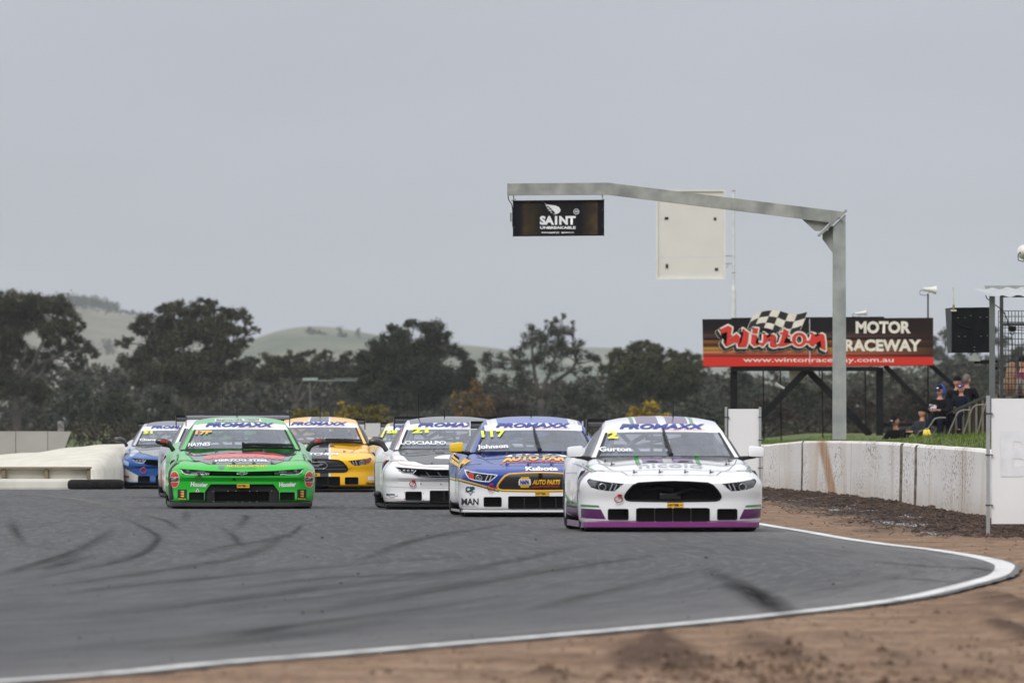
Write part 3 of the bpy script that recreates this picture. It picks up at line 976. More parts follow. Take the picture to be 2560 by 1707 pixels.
w1 = thing('far_concrete_wall', 'grey concrete wall with slanted end standing before the trees at the far left', 'wall', (-11, 252, 0))
CONG = mat('concrete_grey', lin(165, 165, 158), 0.85, var=0.08, scale=1.5)
xa = [(-60 - 1280) * 252 / FPX, (40 - 1280) * 252 / FPX, (120 - 1280) * 252 / FPX]
for i, (a, b_) in enumerate(((xa[0], xa[1]), (xa[1], xa[2]))):
    bm = bmesh.new(); box(bm, ((a + b_) / 2 + 11, 0, 0.38), (b_ - a - 0.012, 0.25, 1.06)); obj('panel', bm, CONG, w1)
xb = (178 - 1280) * 252 / FPX
bm = bmesh.new(); prism(bm, [(xa[2] + 11.006, -0.15), (xb - 0.35 + 11, -0.15), (xb - 0.16 + 11, 0.50), (xb + 11, 0.905), (xa[2] + 11.006, 0.91)],
                        Matrix.Translation((0, 0.125, 0)) @ Matrix.Rotation(R(90), 4, 'X'), 0.25); obj('panel', bm, CONG, w1)
w2 = thing('far_white_wall', 'pale rendered wall low behind the yellow car and white car', 'wall', (-2.8, 268, 0))
for i in range(5):
    bm = bmesh.new(); x0 = -6.5 + i * 1.5
    box(bm, (x0 + 2.8, 0, 0.48), (1.49, 0.25, 1.2)); obj('panel', bm, mat('wall_pale', lin(200, 200, 196), 0.85, var=0.05, scale=1.2), w2)

# ------------------------------------------------------------------ far hills
def hill(name, prof, d0, d1, m_, seed):
    """ridge whose crest follows (px, py) at the distance d0, falling away behind and in front"""
    bm_ = bmesh.new()
    P2 = spline(prof, 6)
    rows = []
    for px, py in P2:
        q = at(px, py, d0)
        row = []
        for f, zz in ((-0.75, 0.0), (-0.55, 0.25), (-0.4, 0.45), (-0.25, 0.68), (-0.12, 0.86), (0, 1.0), (0.15, 0.95), (0.6, 0.3), (1.0, 0.0)):
            y = d0 + (d1 - d0) * f
            x = q.x * (1 + 0.0 * f)
            row.append(bm_.verts.new((x, y, max(-0.5, q.z * zz + (1.2 if 0 < zz < 1 else 0) * noise.noise(Vector((x * 0.01, y * 0.003, seed)))))))
        rows.append(row)
    for a, b_ in zip(rows, rows[1:]):
        for j in range(len(a) - 1): bm_.faces.new((a[j], b_[j], b_[j + 1], a[j + 1]))
    return tag(obj(name, bm_, m_, smooth=True), kind='structure')
HILLM = mat('hill_pasture', (0.055, 0.060, 0.040), 0.95, col2=(0.20, 0.165, 0.115), scale=0.02, detail=6, coords='Object', stretch=(1, 0.25, 3))
HILLG = mat('hill_green', (0.030, 0.055, 0.024), 0.95, col2=(0.15, 0.14, 0.09), scale=0.018, detail=6, coords='Object', stretch=(1, 0.25, 3))
hill('hill', [(-700, 900), (-300, 800), (-60, 755), (80, 745), (170, 760), (290, 782), (400, 797), (520, 830), (640, 890), (760, 960), (900, 1040)], 7600, 9400, HILLM, 1)
hill('hill', [(380, 1040), (480, 930), (560, 880), (650, 842), (720, 822), (800, 816), (880, 826), (960, 840), (1060, 852), (1160, 862), (1260, 874), (1400, 905), (1520, 950), (1650, 1035)], 6200, 7400, HILLG, 2)
hill('distant_ridge', [(900, 1000), (1100, 905), (1300, 872), (1480, 868), (1700, 880), (1950, 900), (2200, 890), (2500, 905), (2900, 960), (3200, 1030)], 8900, 9700, HILLG, 3)
# ================================================================== trees
def leaf_mat(name, c1, c2, c3, scale=0.35):
    m = bpy.data.materials.new(name)
    m.use_nodes = True
    t = m.node_tree; b = t.nodes['Principled BSDF']
    co = N(t, 'ShaderNodeTexCoord'); ge = N(t, 'ShaderNodeNewGeometry')
    nz = N(t, 'ShaderNodeTexNoise', Scale=scale, Detail=4.0); t.links.new(co.outputs['Object'], nz.inputs['Vector'])
    v = mathn(t, 'ADD', mathn(t, 'MULTIPLY', nz.outputs[0], 0.65), mathn(t, 'MULTIPLY', ge.outputs['Random Per Island'], 0.35))
    c = rampn(t, v, [(0.30, c1), (0.52, c2), (0.72, c3)])
    t.links.new(c, b.inputs['Base Color'])
    b.inputs['Roughness'].default_value = 0.75
    b.inputs['Specular IOR Level'].default_value = 0.15
    return m
LF_EUC = leaf_mat('leaf_eucalypt', (0.018, 0.021, 0.014), (0.044, 0.046, 0.027), (0.120, 0.100, 0.050), 0.30)
LF_DARK = leaf_mat('leaf_dark_green', (0.017, 0.021, 0.015), (0.038, 0.044, 0.028), (0.085, 0.084, 0.048), 0.30)
LF_GREY = leaf_mat('leaf_grey_green', (0.034, 0.040, 0.032), (0.066, 0.074, 0.058), (0.115, 0.115, 0.085), 0.35)
LF_GREY2 = leaf_mat('leaf_grey_sage', (0.044, 0.052, 0.038), (0.070, 0.078, 0.059), (0.096, 0.100, 0.074), 0.5)
LF_YEL = leaf_mat('leaf_wattle_yellow', (0.16, 0.12, 0.020), (0.36, 0.25, 0.035), (0.55, 0.38, 0.05), 0.9)
LF_ORG = leaf_mat('leaf_orange_brown', (0.050, 0.040, 0.022), (0.13, 0.080, 0.026), (0.30, 0.165, 0.035), 1.1)
LF_OLV = leaf_mat('leaf_olive', (0.070, 0.065, 0.022), (0.17, 0.145, 0.035), (0.30, 0.24, 0.055), 0.8)
LF_BRN = leaf_mat('leaf_brown_scrub', (0.025, 0.022, 0.019), (0.052, 0.041, 0.034), (0.092, 0.067, 0.047), 0.7)
LF_WOOD = leaf_mat('leaf_far_wood', (0.022, 0.025, 0.020), (0.050, 0.052, 0.040), (0.100, 0.090, 0.060), 0.10)
BARK = mat('bark_dark', (0.035, 0.030, 0.026), 0.9, col2=(0.09, 0.075, 0.065), scale=0.8)
BARKP = mat('bark_pale', (0.12, 0.10, 0.09), 0.9, col2=(0.22, 0.19, 0.17), scale=0.8)

def add_leaf(V, Fc, p, s, r_):
    a = Vector((r_.gauss(0, 1), r_.gauss(0, 1), r_.gauss(0, 1))).normalized()
    b = a.orthogonal().normalized()
    q = r_.uniform(0, 6.28)
    c = a.cross(b)
    u = (b * math.cos(q) + c * math.sin(q)) * s
    w = (c * math.cos(q) - b * math.sin(q)) * s * r_.uniform(0.35, 0.8)
    k0 = len(V)
    V += [p - u, p + w * 0.9 - u * 0.2, p + u, p - w * 0.9 + u * 0.1]
    Fc.append((k0, k0 + 1, k0 + 2, k0 + 3))

def crown_mesh(blobs, d, B, leaf_px, dens, seed, depth=0.8, sub=(0.32, 0.5), hollow=0.35):
    """blobs (px, py, rx, ry) at distance d become clumps of small leaves with real depth"""
    r_ = random.Random(seed)
    V, Fc = [], []
    m_ = d / FPX
    for px, py, rx, ry in blobs:
        c = at(px, py, d) - B
        R_ = Vector((rx * m_, rx * m_ * depth, ry * m_))
        c.y += r_.uniform(-1, 1) * R_.x * 0.7
        n_sub = max(4, int(5 + rx * ry / 130))
        for _ in range(n_sub):
            v = Vector((r_.gauss(0, 1), r_.gauss(0, 1), r_.gauss(0, 1))).normalized() * (r_.uniform(hollow, 1.0) ** 0.6)
            q = c + Vector((v.x * R_.x, v.y * R_.y, v.z * R_.z))
            rs = min(R_.x, R_.z) * r_.uniform(*sub)
            k_ = int(dens * (rs / m_) ** 2 * 0.9) + 6
            for _ in range(k_):
                w = Vector((r_.gauss(0, .55), r_.gauss(0, .55), r_.gauss(0, .42)))
                add_leaf(V, Fc, q + w * rs * 1.25, leaf_px * m_ * r_.uniform(0.6, 1.35), r_)
    return V, Fc

def limb(bm, a, b, r0, r1, r_, n=5, wob=0.08):
    pts = []
    L = (b - a).length
    for i in range(n + 1):
        f = i / n
        p = a.lerp(b, f)
        if 0 < i < n: p = p + Vector((r_.uniform(-1, 1), r_.uniform(-1, 1), r_.uniform(-.6, 1))) * L * wob
        pts.append(p)
    tube(bm, pts, [r0 + (r1 - r0) * (i / n) for i in range(n + 1)], 6)
    return pts

def make_tree(name, label, cat, blobs, base_px, d, leaf, bark=BARK, leaf_px=4.2, dens=0.9, seed=1, fork=0.35, tr=0.28, depth=0.8, group=None, twigs=0, sub=(0.32, 0.5), hollow=0.35, basez=-0.12, lean=0):
    bx = (base_px - 1280) * d / FPX
    B = Vector((bx, d, basez))
    t = thing(name, label, cat, B, 0, group)
    r_ = random.Random(seed * 7 + 1)
    V, Fc = crown_mesh(blobs, d, B, leaf_px, dens, seed, depth, sub, hollow)
    me = bpy.data.meshes.new('crown'); me.from_pydata([tuple(v) for v in V], [], Fc)
    obj('crown', me, leaf, t)
    bm = bmesh.new()
    m_ = d / FPX
    tops = sum((at(b[0], b[1], d) - B for b in blobs), Vector()) / len(blobs)
    hgt = max((at(b[0], b[1] - b[3], d) - B).z for b in blobs)
    f0 = Vector((lean, 0, hgt * fork))
    limb(bm, Vector((0, 0, -0.1)), f0, tr, tr * 0.75, r_, 5, 0.03)
    mains = []
    for k_ in range(4):
        e = Vector((tops.x * 0.6 + (k_ - 1.5) * hgt * 0.18, r_.uniform(-1, 1), hgt * r_.uniform(0.55, 0.72)))
        mains.append(limb(bm, f0, e, tr * 0.6, tr * 0.28, r_, 5, 0.06))
    for b in blobs:
        c = at(b[0], b[1], d) - B
        src = min((p for m2 in mains for p in m2), key=lambda p: (p - c).length + (3 if p.z > c.z else 0))
        limb(bm, src, c, tr * 0.22, tr * 0.05, r_, 4, 0.08)
        for _ in range(3 + twigs):
            e = c + Vector((r_.uniform(-1, 1) * b[2] * m_, r_.uniform(-.6, .6) * b[2] * m_, r_.uniform(-.5, 1.15) * b[3] * m_))
            limb(bm, c.lerp(src, r_.uniform(0, .4)), e, tr * 0.09, tr * 0.02, r_, 3, 0.08)
    obj('trunk', bm, bark, t, True)
    return t

T1B = [(10, 762, 42, 26), (60, 752, 42, 26), (105, 762, 45, 28), (150, 768, 32, 24), (175, 800, 22, 20), (-30, 790, 40, 40), (60, 800, 55, 32), (5, 825, 45, 35), (125, 820, 40, 30), (180, 835, 30, 20),
       (205, 820, 14, 12), (30, 868, 38, 26), (90, 900, 38, 28), (150, 868, 40, 20), (200, 865, 30, 16), (232, 880, 20, 16), (-20, 900, 40, 40), (190, 900, 34, 18), (60, 955, 52, 26), (-10, 960, 40, 40), (100, 985, 32, 24)]
make_tree('gum_tree', 'tall brown-green gum tree with spreading limbs at the left edge', 'tree', T1B, 40, 900, LF_EUC, leaf_px=3.3, dens=2.1, seed=3, tr=0.42, fork=0.28, twigs=2)
T2B = [(316, 858, 22, 14), (345, 822, 28, 18), (380, 800, 38, 22), (425, 782, 36, 22), (412, 768, 12, 8), (475, 772, 38, 24), (515, 764, 34, 20), (560, 785, 34, 20), (598, 780, 24, 14), (622, 800, 18, 12),
       (632, 823, 16, 8), (650, 826, 7, 5), (600, 828, 20, 14), (615, 856, 22, 14), (560, 838, 38, 26), (505, 820, 55, 34), (440, 830, 52, 34), (385, 850, 44, 30), (335, 895, 36, 26), (450, 885, 70, 36), (540, 890, 45, 30), (590, 878, 24, 16),
       (390, 930, 70, 36), (500, 940, 80, 40), (575, 925, 32, 24)]
make_tree('gum_tree', 'big dark gum tree with layered domed crown above the green car', 'tree', T2B, 470, 930, LF_EUC, leaf_px=3.4, dens=2.3, seed=5, tr=0.40, fork=0.35, twigs=1)
T3B = [(1036, 815, 34, 18), (1000, 832, 36, 22), (1075, 828, 36, 22), (1112, 838, 20, 13), (962, 862, 34, 26), (1010, 872, 50, 34), (1070, 880, 50, 34), (1125, 868, 24, 14), (1140, 890, 26, 22), (1160, 925, 28, 24), (1180, 930, 14, 16),
       (930, 900, 32, 26), (902, 898, 14, 14), (900, 930, 28, 28), (975, 930, 60, 38), (1060, 940, 60, 38), (1130, 955, 46, 34), (940, 975, 60, 34), (1040, 995, 70, 34)]
make_tree('round_tree', 'dense dark green tree with rounded crown left of the sparse tree', 'tree', T3B, 1040, 880, LF_DARK, leaf_px=3.2, dens=2.5, seed=8, tr=0.36)
T4B = [(1222, 890, 17, 11), (1212, 904, 12, 10), (1262, 892, 16, 10), (1290, 883, 20, 13), (1240, 918, 28, 14), (1290, 912, 24, 16), (1316, 855, 17, 17), (1345, 845, 20, 18), (1330, 822, 11, 11), (1372, 808, 13, 9), (1392, 800, 8, 9), (1408, 790, 6, 6), (1432, 806, 5, 4),
       (1385, 832, 20, 16), (1415, 828, 12, 12), (1430, 828, 9, 11), (1400, 862, 26, 20), (1445, 862, 17, 12), (1360, 880, 26, 18), (1330, 900, 24, 16), (1420, 890, 26, 16), (1458, 885, 16, 12), (1480, 895, 18, 11), (1497, 902, 9, 8), (1380, 918, 36, 16), (1440, 922, 36, 14),
       (1250, 945, 34, 18), (1310, 945, 34, 20)]
make_tree('sparse_gum', 'open airy gum tree with bare twigs rising above its thin crown', 'tree', T4B, 1352, 860, LF_DARK, leaf_px=2.9, dens=0.95, seed=12, tr=0.34, fork=0.30, twigs=5, sub=(0.4, 0.7))
T5B = [(1590, 868, 28, 16), (1625, 862, 26, 12), (1645, 870, 14, 9), (1555, 888, 30, 18), (1610, 895, 48, 26), (1665, 885, 28, 16), (1700, 890, 28, 16), (1735, 900, 20, 14), (1752, 912, 12, 10), (1535, 905, 18, 16), (1520, 925, 20, 14), (1570, 935, 50, 30), (1640, 935, 56, 34), (1710, 930, 44, 28), (1600, 975, 80, 30), (1690, 975, 70, 30)]
make_tree('round_tree', 'broad olive-green tree directly left of the billboard', 'tree', T5B, 1620, 870, leaf_mat('leaf_olive_dark', (0.030, 0.035, 0.018), (0.055, 0.060, 0.028), (0.10, 0.095, 0.040), 0.5), leaf_px=3.3, dens=2.4, seed=14, tr=0.34)
T6B = [(2360, 838, 22, 14), (2340, 862, 24, 18), (2385, 858, 24, 18), (2345, 895, 26, 22), (2395, 905, 34, 26), (2440, 880, 22, 20), (2430, 925, 34, 26), (2370, 945, 44, 26), (2485, 830, 16, 14), (2500, 855, 18, 16), (2515, 850, 12, 9), (2480, 900, 26, 26), (2450, 955, 50, 28), (2540, 900, 26, 22), (2580, 880, 40, 30), (2550, 950, 50, 30)]
make_tree('grey_tree', 'hazy grey-green tree behind the black display cabinet at the right', 'tree', T6B, 2420, 1080, LF_GREY, leaf_px=3.6, dens=1.0, seed=17, tr=0.40)
T7B = [(625, 905, 30, 14), (680, 892, 32, 14), (725, 888, 30, 12), (775, 885, 36, 13), (825, 888, 30, 13), (870, 895, 24, 14), (650, 930, 50, 24), (730, 920, 50, 24), (800, 920, 50, 24), (870, 935, 40, 28), (600, 920, 28, 24)]
make_tree('gum_tree', 'low dark gum trees joined in one crown between the two domed trees', 'tree', T7B, 740, 1010, LF_EUC, leaf_px=3.7, dens=2.2, seed=19, tr=0.34)

def bush(name, label, cx, top, w, d, leaf, seed, base=1085, leaf_px=3.4, dens=1.2, cat='bush', rough=1.0):
    r_ = random.Random(seed)
    bl = []
    h = base - top
    n_ = max(3, int(w / 26))
    for i in range(n_):
        u = (i + 0.5) / n_ * 2 - 1
        hh = h * (1 - 0.5 * u * u) * r_.uniform(0.86, 1.08)
        for k_ in range(max(1, int(hh / 28))):
            yy = base - hh + 14 + k_ * 26
            bl.append((cx + u * w / 2 * 0.86 + r_.uniform(-6, 6), yy, w / n_ * 0.72, 17 * rough))
    return make_tree(name, label, cat, bl, cx, d, leaf, leaf_px=leaf_px, dens=dens, seed=seed, tr=0.10, fork=0.2, depth=1.0, basez=-0.12)
bush('bush', 'grey-green rounded bush behind the blue car at the left', 405, 955, 130, 760, LF_GREY, 31, 1078)
bush('bush', 'grey bush behind the grey wall at the far left', 195, 945, 150, 790, LF_GREY, 32, 1078)
bush('bush', 'dark green bush between grey bushes at the left', 290, 985, 110, 740, LF_DARK, 33, 1078)
bush('bush', 'yellow-green bushes low behind the yellow car', 915, 1008, 170, 440, LF_OLV, 34, 1110)
bush('bush', 'yellow flowering shrub just right of the pale mast', 850, 996, 44, 450, LF_YEL, 35, 1110, dens=0.9)
bush('bush', 'mustard scrub below the pale mast', 770, 1026, 160, 460, LF_OLV, 36, 1110)
bush('bush', 'orange-leaved shrub beside the dense round tree', 1180, 955, 90, 720, LF_ORG, 37, 1080, dens=0.8)
bush('bush', 'brown-red shrub between the orange shrub and sparse tree', 1260, 975, 110, 740, LF_BRN, 38, 1080)
bush('bush', 'grey thicket under the right half of the sparse tree', 1450, 945, 160, 760, LF_GREY, 39, 1080)
bush('bush', 'bright yellow wattle bush above the white car roof', 1612, 1000, 130, 480, LF_YEL, 40, 1106, dens=1.0)
bush('bush', 'sage-green bush between the yellow wattle and the narrow banner', 1745, 996, 120, 640, LF_GREY2, 41, 1090)
bush('bush', 'brown scrub under the left part of the billboard', 1930, 1000, 200, 600, LF_BRN, 42, 1100)
bush('bush', 'brown scrub under the billboard right of the gantry post', 2130, 985, 210, 610, LF_BRN, 43, 1100)
bush('bush', 'dull green bush seen between the billboard braces', 2010, 950, 210, 760, LF_DARK, 44, 1085)
bush('bush', 'brown and grey scrub under the right end of the billboard', 2280, 960, 170, 640, LF_BRN, 45, 1096)
bush('bush', 'grey-green bush behind the left leg of the billboard', 1850, 930, 190, 800, LF_GREY, 46, 1082)

# the wood behind all of them reads as one dark mass
r_ = random.Random(77)
TOPK = [(-120, 900), (250, 905), (600, 905), (700, 893), (850, 893), (1000, 930), (1190, 942), (1300, 950), (1500, 935), (1700, 912), (1900, 925), (2100, 930), (2300, 905), (2420, 890), (2700, 900)]
V, Fc = [], []
for layer, (d, n_) in enumerate(((1030, 1250), (1120, 1250))):
    m_ = d / FPX
    for _ in range(n_):
        px = r_.uniform(-110, 2680)
        tp = lerpk(TOPK, px) + 22 * noise.noise(Vector((px * 0.022, layer * 9, 0))) + 6
        py = tp + (1082 - tp) * r_.random() ** 0.9
        rs = r_.uniform(9, 20)
        c = at(px, py + rs * 0.7, d) + Vector((0, r_.uniform(-14, 14), 0))
        for _ in range(50):
            w = Vector((r_.gauss(0, .6), r_.gauss(0, .6), r_.gauss(0, .5))) * rs * m_ * 1.25
            q = c + w
            if q.z < -0.1: continue
            add_leaf(V, Fc, q, r_.uniform(4, 9.5) * m_, r_)
me = bpy.data.meshes.new('woodland'); me.from_pydata([tuple(v) for v in V], [], Fc)
tag(obj('woodland', me, LF_WOOD), 'dark band of distant eucalypt woodland running behind the whole scene', 'woodland', kind='stuff')

# low scrub in front of the trees
V, Fc = [], []
for _ in range(620):
    px = r_.uniform(120, 2420); d = r_.uniform(400, 520); m_ = d / FPX
    py = 1110 - 44 * r_.random() - 18 * max(0, noise.noise(Vector((px * 0.02, 3, 0))))
    rs = r_.uniform(8, 16); c = at(px, py, d)
    for _ in range(45):
        q = c + Vector((r_.gauss(0, .7), r_.gauss(0, .6), r_.gauss(0, .5))) * rs * m_ * 1.25
        if q.z < -0.1: continue
        add_leaf(V, Fc, q, r_.uniform(3, 7) * m_, r_)
me = bpy.data.meshes.new('scrub'); me.from_pydata([tuple(v) for v in V], [], Fc)
tag(obj('scrub', me, leaf_mat('leaf_low_scrub', (0.024, 0.026, 0.020), (0.045, 0.044, 0.034), (0.085, 0.072, 0.050), 0.5)), 'low dark scrub growing across the plain in front of the trees', 'scrub', kind='stuff')

# wood on the far ridge and single trees on the green hill
def far_mass(name, spots, d, leaf_px, n_, label, leaf, kind=None, cat='trees', grp=None):
    r2 = random.Random(len(name) + int(spots[0][0]))
    B = at(spots[0][0], spots[0][1] + spots[0][3], d)
    V, Fc = [], []
    m_ = d / FPX
    for px, py, rx, ry in spots:
        c = at(px, py, d) - B
        for _ in range(int(n_ * rx * ry / 100)):
            w = Vector((r2.gauss(0, .45) * rx, r2.gauss(0, .45) * rx, r2.gauss(0, .42) * ry)) * m_
            add_leaf(V, Fc, c + w, leaf_px * 1.3 * m_ * r2.uniform(.6, 1.3), r2)
    me = bpy.data.meshes.new(name); me.from_pydata([tuple(v) for v in V], [], Fc)
    if kind:
        o_ = obj(name, me, leaf); o_.location = B
        return tag(o_, label, cat, grp, kind)
    t_ = thing(name, label, cat, B, 0, grp)
    obj('crown', me, leaf, t_)
    bm_ = bmesh.new(); tube(bm_, [Vector((0, 0, -1)), Vector((0, 0, spots[0][3] * m_))], 0.5, 6); obj('trunk', bm_, BARK, t_)
    return t_
far_mass('ridge_wood', [(x, 762 - 10 * math.sin((x - 100) / 60) + (x - 180) * 0.06, 16, 16) for x in range(95, 292, 10)] + [(x, 778 + (x - 300) * 0.16, 10, 5) for x in range(296, 400, 9)], 7500, 3.6, 45, 'hazy wood along the crest of the far left hill', LF_DARK, 'stuff', 'woodland')
far_mass('hillside_wood', [(275, 868, 22, 20), (262, 858, 12, 12), (650, 880, 30, 14), (690, 868, 14, 8), (610, 890, 26, 10), (740, 862, 12, 12)], 6050, 3.2, 30, 'hazy clumps of scrub on the flank of the green hill', LF_GREY, 'stuff', 'scrub')
far_mass('hill_tree', [(790, 838, 24, 16), (775, 825, 12, 10), (812, 842, 14, 10)], 6100, 3.0, 45, 'widest clump of trees near the top of the green hill', LF_DARK, None, 'trees')
far_mass('hill_tree', [(856, 838, 14, 12), (850, 824, 8, 8)], 6100, 3.0, 45, 'middle tree of the three on the green hill', LF_DARK, None, 'tree')
far_mass('hill_tree', [(896, 824, 7, 8), (893, 834, 7, 7)], 6100, 2.6, 45, 'small lone tree on the skyline at the right of the green hill', LF_DARK, None, 'tree')
# ================================================================== livery shader
def livery(name, base, rules, rough=0.28, coat=1.0):
    """paint whose colour fields follow the car's own coordinates, dusty towards the sills"""
    m = paint(base, rough, coat * 0.7, name + '_base').copy()
    m.name = name
    t = m.node_tree
    b = t.nodes['Principled BSDF']
    co = N(t, 'ShaderNodeTexCoord')
    sp = N(t, 'ShaderNodeSeparateXYZ')
    t.links.new(co.outputs['Object'], sp.inputs[0])
    ax = mathn(t, 'ABSOLUTE', sp.outputs['X'])
    S = {'x': sp.outputs['X'], 'y': sp.outputs['Y'], 'z': sp.outputs['Z'], 'ax': ax}
    cur = tuple(base)
    for col, conds in rules:
        f = None
        for ex, lo, hi in conds:
            v = None
            for kk, w in ex.items():
                tm = mathn(t, 'MULTIPLY', S[kk], w)
                v = tm if v is None else mathn(t, 'ADD', v, tm)
            c = mathn(t, 'MULTIPLY', mathn(t, 'GREATER_THAN', v, lo), mathn(t, 'LESS_THAN', v, hi))
            f = c if f is None else mathn(t, 'MULTIPLY', f, c)
        cur = mixc(t, f, cur, tuple(col))
    old = [l for l in t.links if l.to_node == b and l.to_socket.name == 'Base Color'][0].from_node
    t.links.new(cur, old.inputs['A'])
    return m

# ================================================================== race car shell
LCAR = 4.62
NOSE = {
    'fastback': [(0.0, 0.05), (0.1, 0.035), (0.22, 0.035), (0.33, 0.04), (0.45, 0.012), (0.55, 0.0), (0.60, 0.02), (0.66, 0.09)],
    'wedge': [(0.0, 0.05), (0.1, 0.03), (0.25, 0.05), (0.36, 0.045), (0.42, 0.0), (0.46, 0.0), (0.52, 0.035), (0.58, 0.045), (0.66, 0.10)],
}
HOODZ = [(0.0, 0.56), (0.12, 0.60), (0.35, 0.655), (0.8, 0.725), (1.3, 0.775), (1.7, 0.80), (2.4, 0.815), (3.4, 0.825), (4.1, 0.865), (4.62, 0.86)]
HALFW = [(0.0, 0.985), (0.48, 0.985), (0.72, 0.952), (1.3, 0.952), (1.8, 0.93), (2.9, 0.93), (3.3, 0.995), (4.2, 0.985), (4.62, 0.93)]

def front_y(x, z, kind):
    u = min(1.0, abs(x) / 0.99)
    return 0.10 * u * u + 0.20 * u ** 5 + lerpk(NOSE[kind], z)

def top_z(x, y):
    u = min(1.0, abs(x) / lerpk(HALFW, y))
    crest = lerpk([(0, 0.02), (0.5, 0.045), (1.1, 0.055), (1.9, 0.01), (3.0, 0.0), (3.7, 0.05), (4.3, 0.02), (4.62, 0.0)], y)
    z = lerpk(HOODZ, y)
    valley = lerpk([(0, 0.0), (0.6, 0.05), (1.3, 0.055), (1.9, 0.0)], y)
    return z - valley * sstep(0.15, 0.6, u) * (1 - sstep(0.6, 0.95, u)) * 0.5 - valley * 0.9 * sstep(0.45, 1.0, u) \
        + crest * math.exp(-((u - 0.84) / 0.13) ** 2) - 0.085 * u ** 9

def shell_bm(kind):
    NX, NY, NZ = 64, 84, 20
    bm = bmesh.new()
    cache = {}
    def P(a, b, c):
        key = (round(a, 5), round(b, 5), round(c, 5))
        if key in cache: return cache[key]
        n_ = 14.0
        r = (abs(a) ** n_ + abs(b) ** n_ + abs(c) ** n_) ** (1 / n_)
        a_, b_, c_ = a / r, b / r, c / r
        s = (b_ + 1) / 2
        y = s * LCAR
        zb = 0.07 + 0.055 * sstep(0.35, 0.62, y)
        zt = top_z(a_ * lerpk(HALFW, y), y)
        zz = zb + (zt - zb) * (c_ + 1) / 2
        w = lerpk(HALFW, y) * (1.0 - 0.02 * sstep(0.5, 0.85, zz) - 0.02 * sstep(0.3, 0.05, zz))
        x = a_ * w
        fy = front_y(x, zz, kind)
        ry = LCAR - 0.10 * abs(a_) ** 4 - 0.05 * sstep(0.5, 0.1, zz)
        yy = fy + (ry - fy) * s
        v = bm.verts.new((x, yy, zz))
        cache[key] = v
        return v
    def lin_(n_): return [-1 + 2 * i / n_ for i in range(n_ + 1)]
    X, Z = lin_(NX), lin_(NZ)
    Y = [-1 + 2 * (i / NY) ** 1.35 for i in range(NY + 1)]
    def quads(A, B, f, flip):
        for a0, a1 in zip(A, A[1:]):
            for b0, b1 in zip(B, B[1:]):
                q = [f(a0, b0), f(a1, b0), f(a1, b1), f(a0, b1)]
                if flip: q.reverse()
                bm.faces.new(q)
    quads(X, Z, lambda a, c: P(a, -1, c), False)
    quads(X, Z, lambda a, c: P(a, 1, c), True)
    quads(Y, Z, lambda b, c: P(-1, b, c), True)
    quads(Y, Z, lambda b, c: P(1, b, c), False)
    quads(X, Y, lambda a, b: P(a, b, -1), True)
    quads(X, Y, lambda a, b: P(a, b, 1), False)
    bmesh.ops.recalc_face_normals(bm, faces=bm.faces)
    return bm

# ---- greenhouse: centre line, rail and belt curves, key stations 0..5
GC = [(1.30, 0.788), (1.93, 1.055), (2.15, 1.140), (2.72, 1.212), (3.25, 1.190), (4.05, 0.905)]
GR = [(0.775, 1.58, 0.783), (0.645, 2.12, 1.040), (0.612, 2.30, 1.110), (0.585, 2.75, 1.165), (0.575, 3.22, 1.135), (0.66, 4.05, 0.89)]
GB = [(0.80, 1.60, 0.77), (0.815, 1.90, 0.785), (0.82, 2.2, 0.79), (0.82, 2.75, 0.80), (0.81, 3.3, 0.81), (0.77, 4.05, 0.85)]

def gh(u, v):
    c = catmull(GC, v); r = catmull(GR, v)
    a = abs(u)
    return Vector((r[0] * u, c[0] + (r[1] - c[0]) * a ** 2.0, c[1] + (r[2] - c[1]) * a ** 2.6))

def ghs(sgn, t, v):
    r = catmull(GR, v); b = catmull(GB, v)
    return Vector((sgn * (r[0] + (b[0] - r[0]) * t + 0.025 * math.sin(math.pi * t)), r[1] + (b[1] - r[1]) * t, r[2] + (b[2] - r[2]) * t))

def grid_bm(f, us, vs, flip=False, bm=None):
    bm = bm or bmesh.new()
    V = [[bm.verts.new(f(u, v)) for v in vs] for u in us]
    for i in range(len(us) - 1):
        for j in range(len(vs) - 1):
            q = [V[i][j], V[i + 1][j], V[i + 1][j + 1], V[i][j + 1]]
            if flip: q.reverse()
            bm.faces.new(q)
    return bm


def thicken(bm, t):
    bmesh.ops.recalc_face_normals(bm, faces=bm.faces)
    bmesh.ops.solidify(bm, geom=bm.faces[:], thickness=t)
    return bm

def c2(X, Y): return ((X - 1228) / 953, (1335 - Y) / 953)
def cg(X, Y): return ((X - 1201) / 969, (1395 - Y) / 969)
def c17(X, Y): return ((X - 1328) / 1009, (1415 - Y) / 1009)
def c21(X, Y): return ((X - 1286) / 998, (1440 - Y) / 998)
def cy(X, Y): return ((X - 690) / 969, (1415 - Y) / 969)
def c51(X, Y): return ((X - 1009) / 871, (1378 - Y) / 871)
def mir(p): return [(-x, z) for x, z in p][::-1]
def pl(f, *pts): return [f(*p) for p in pts]

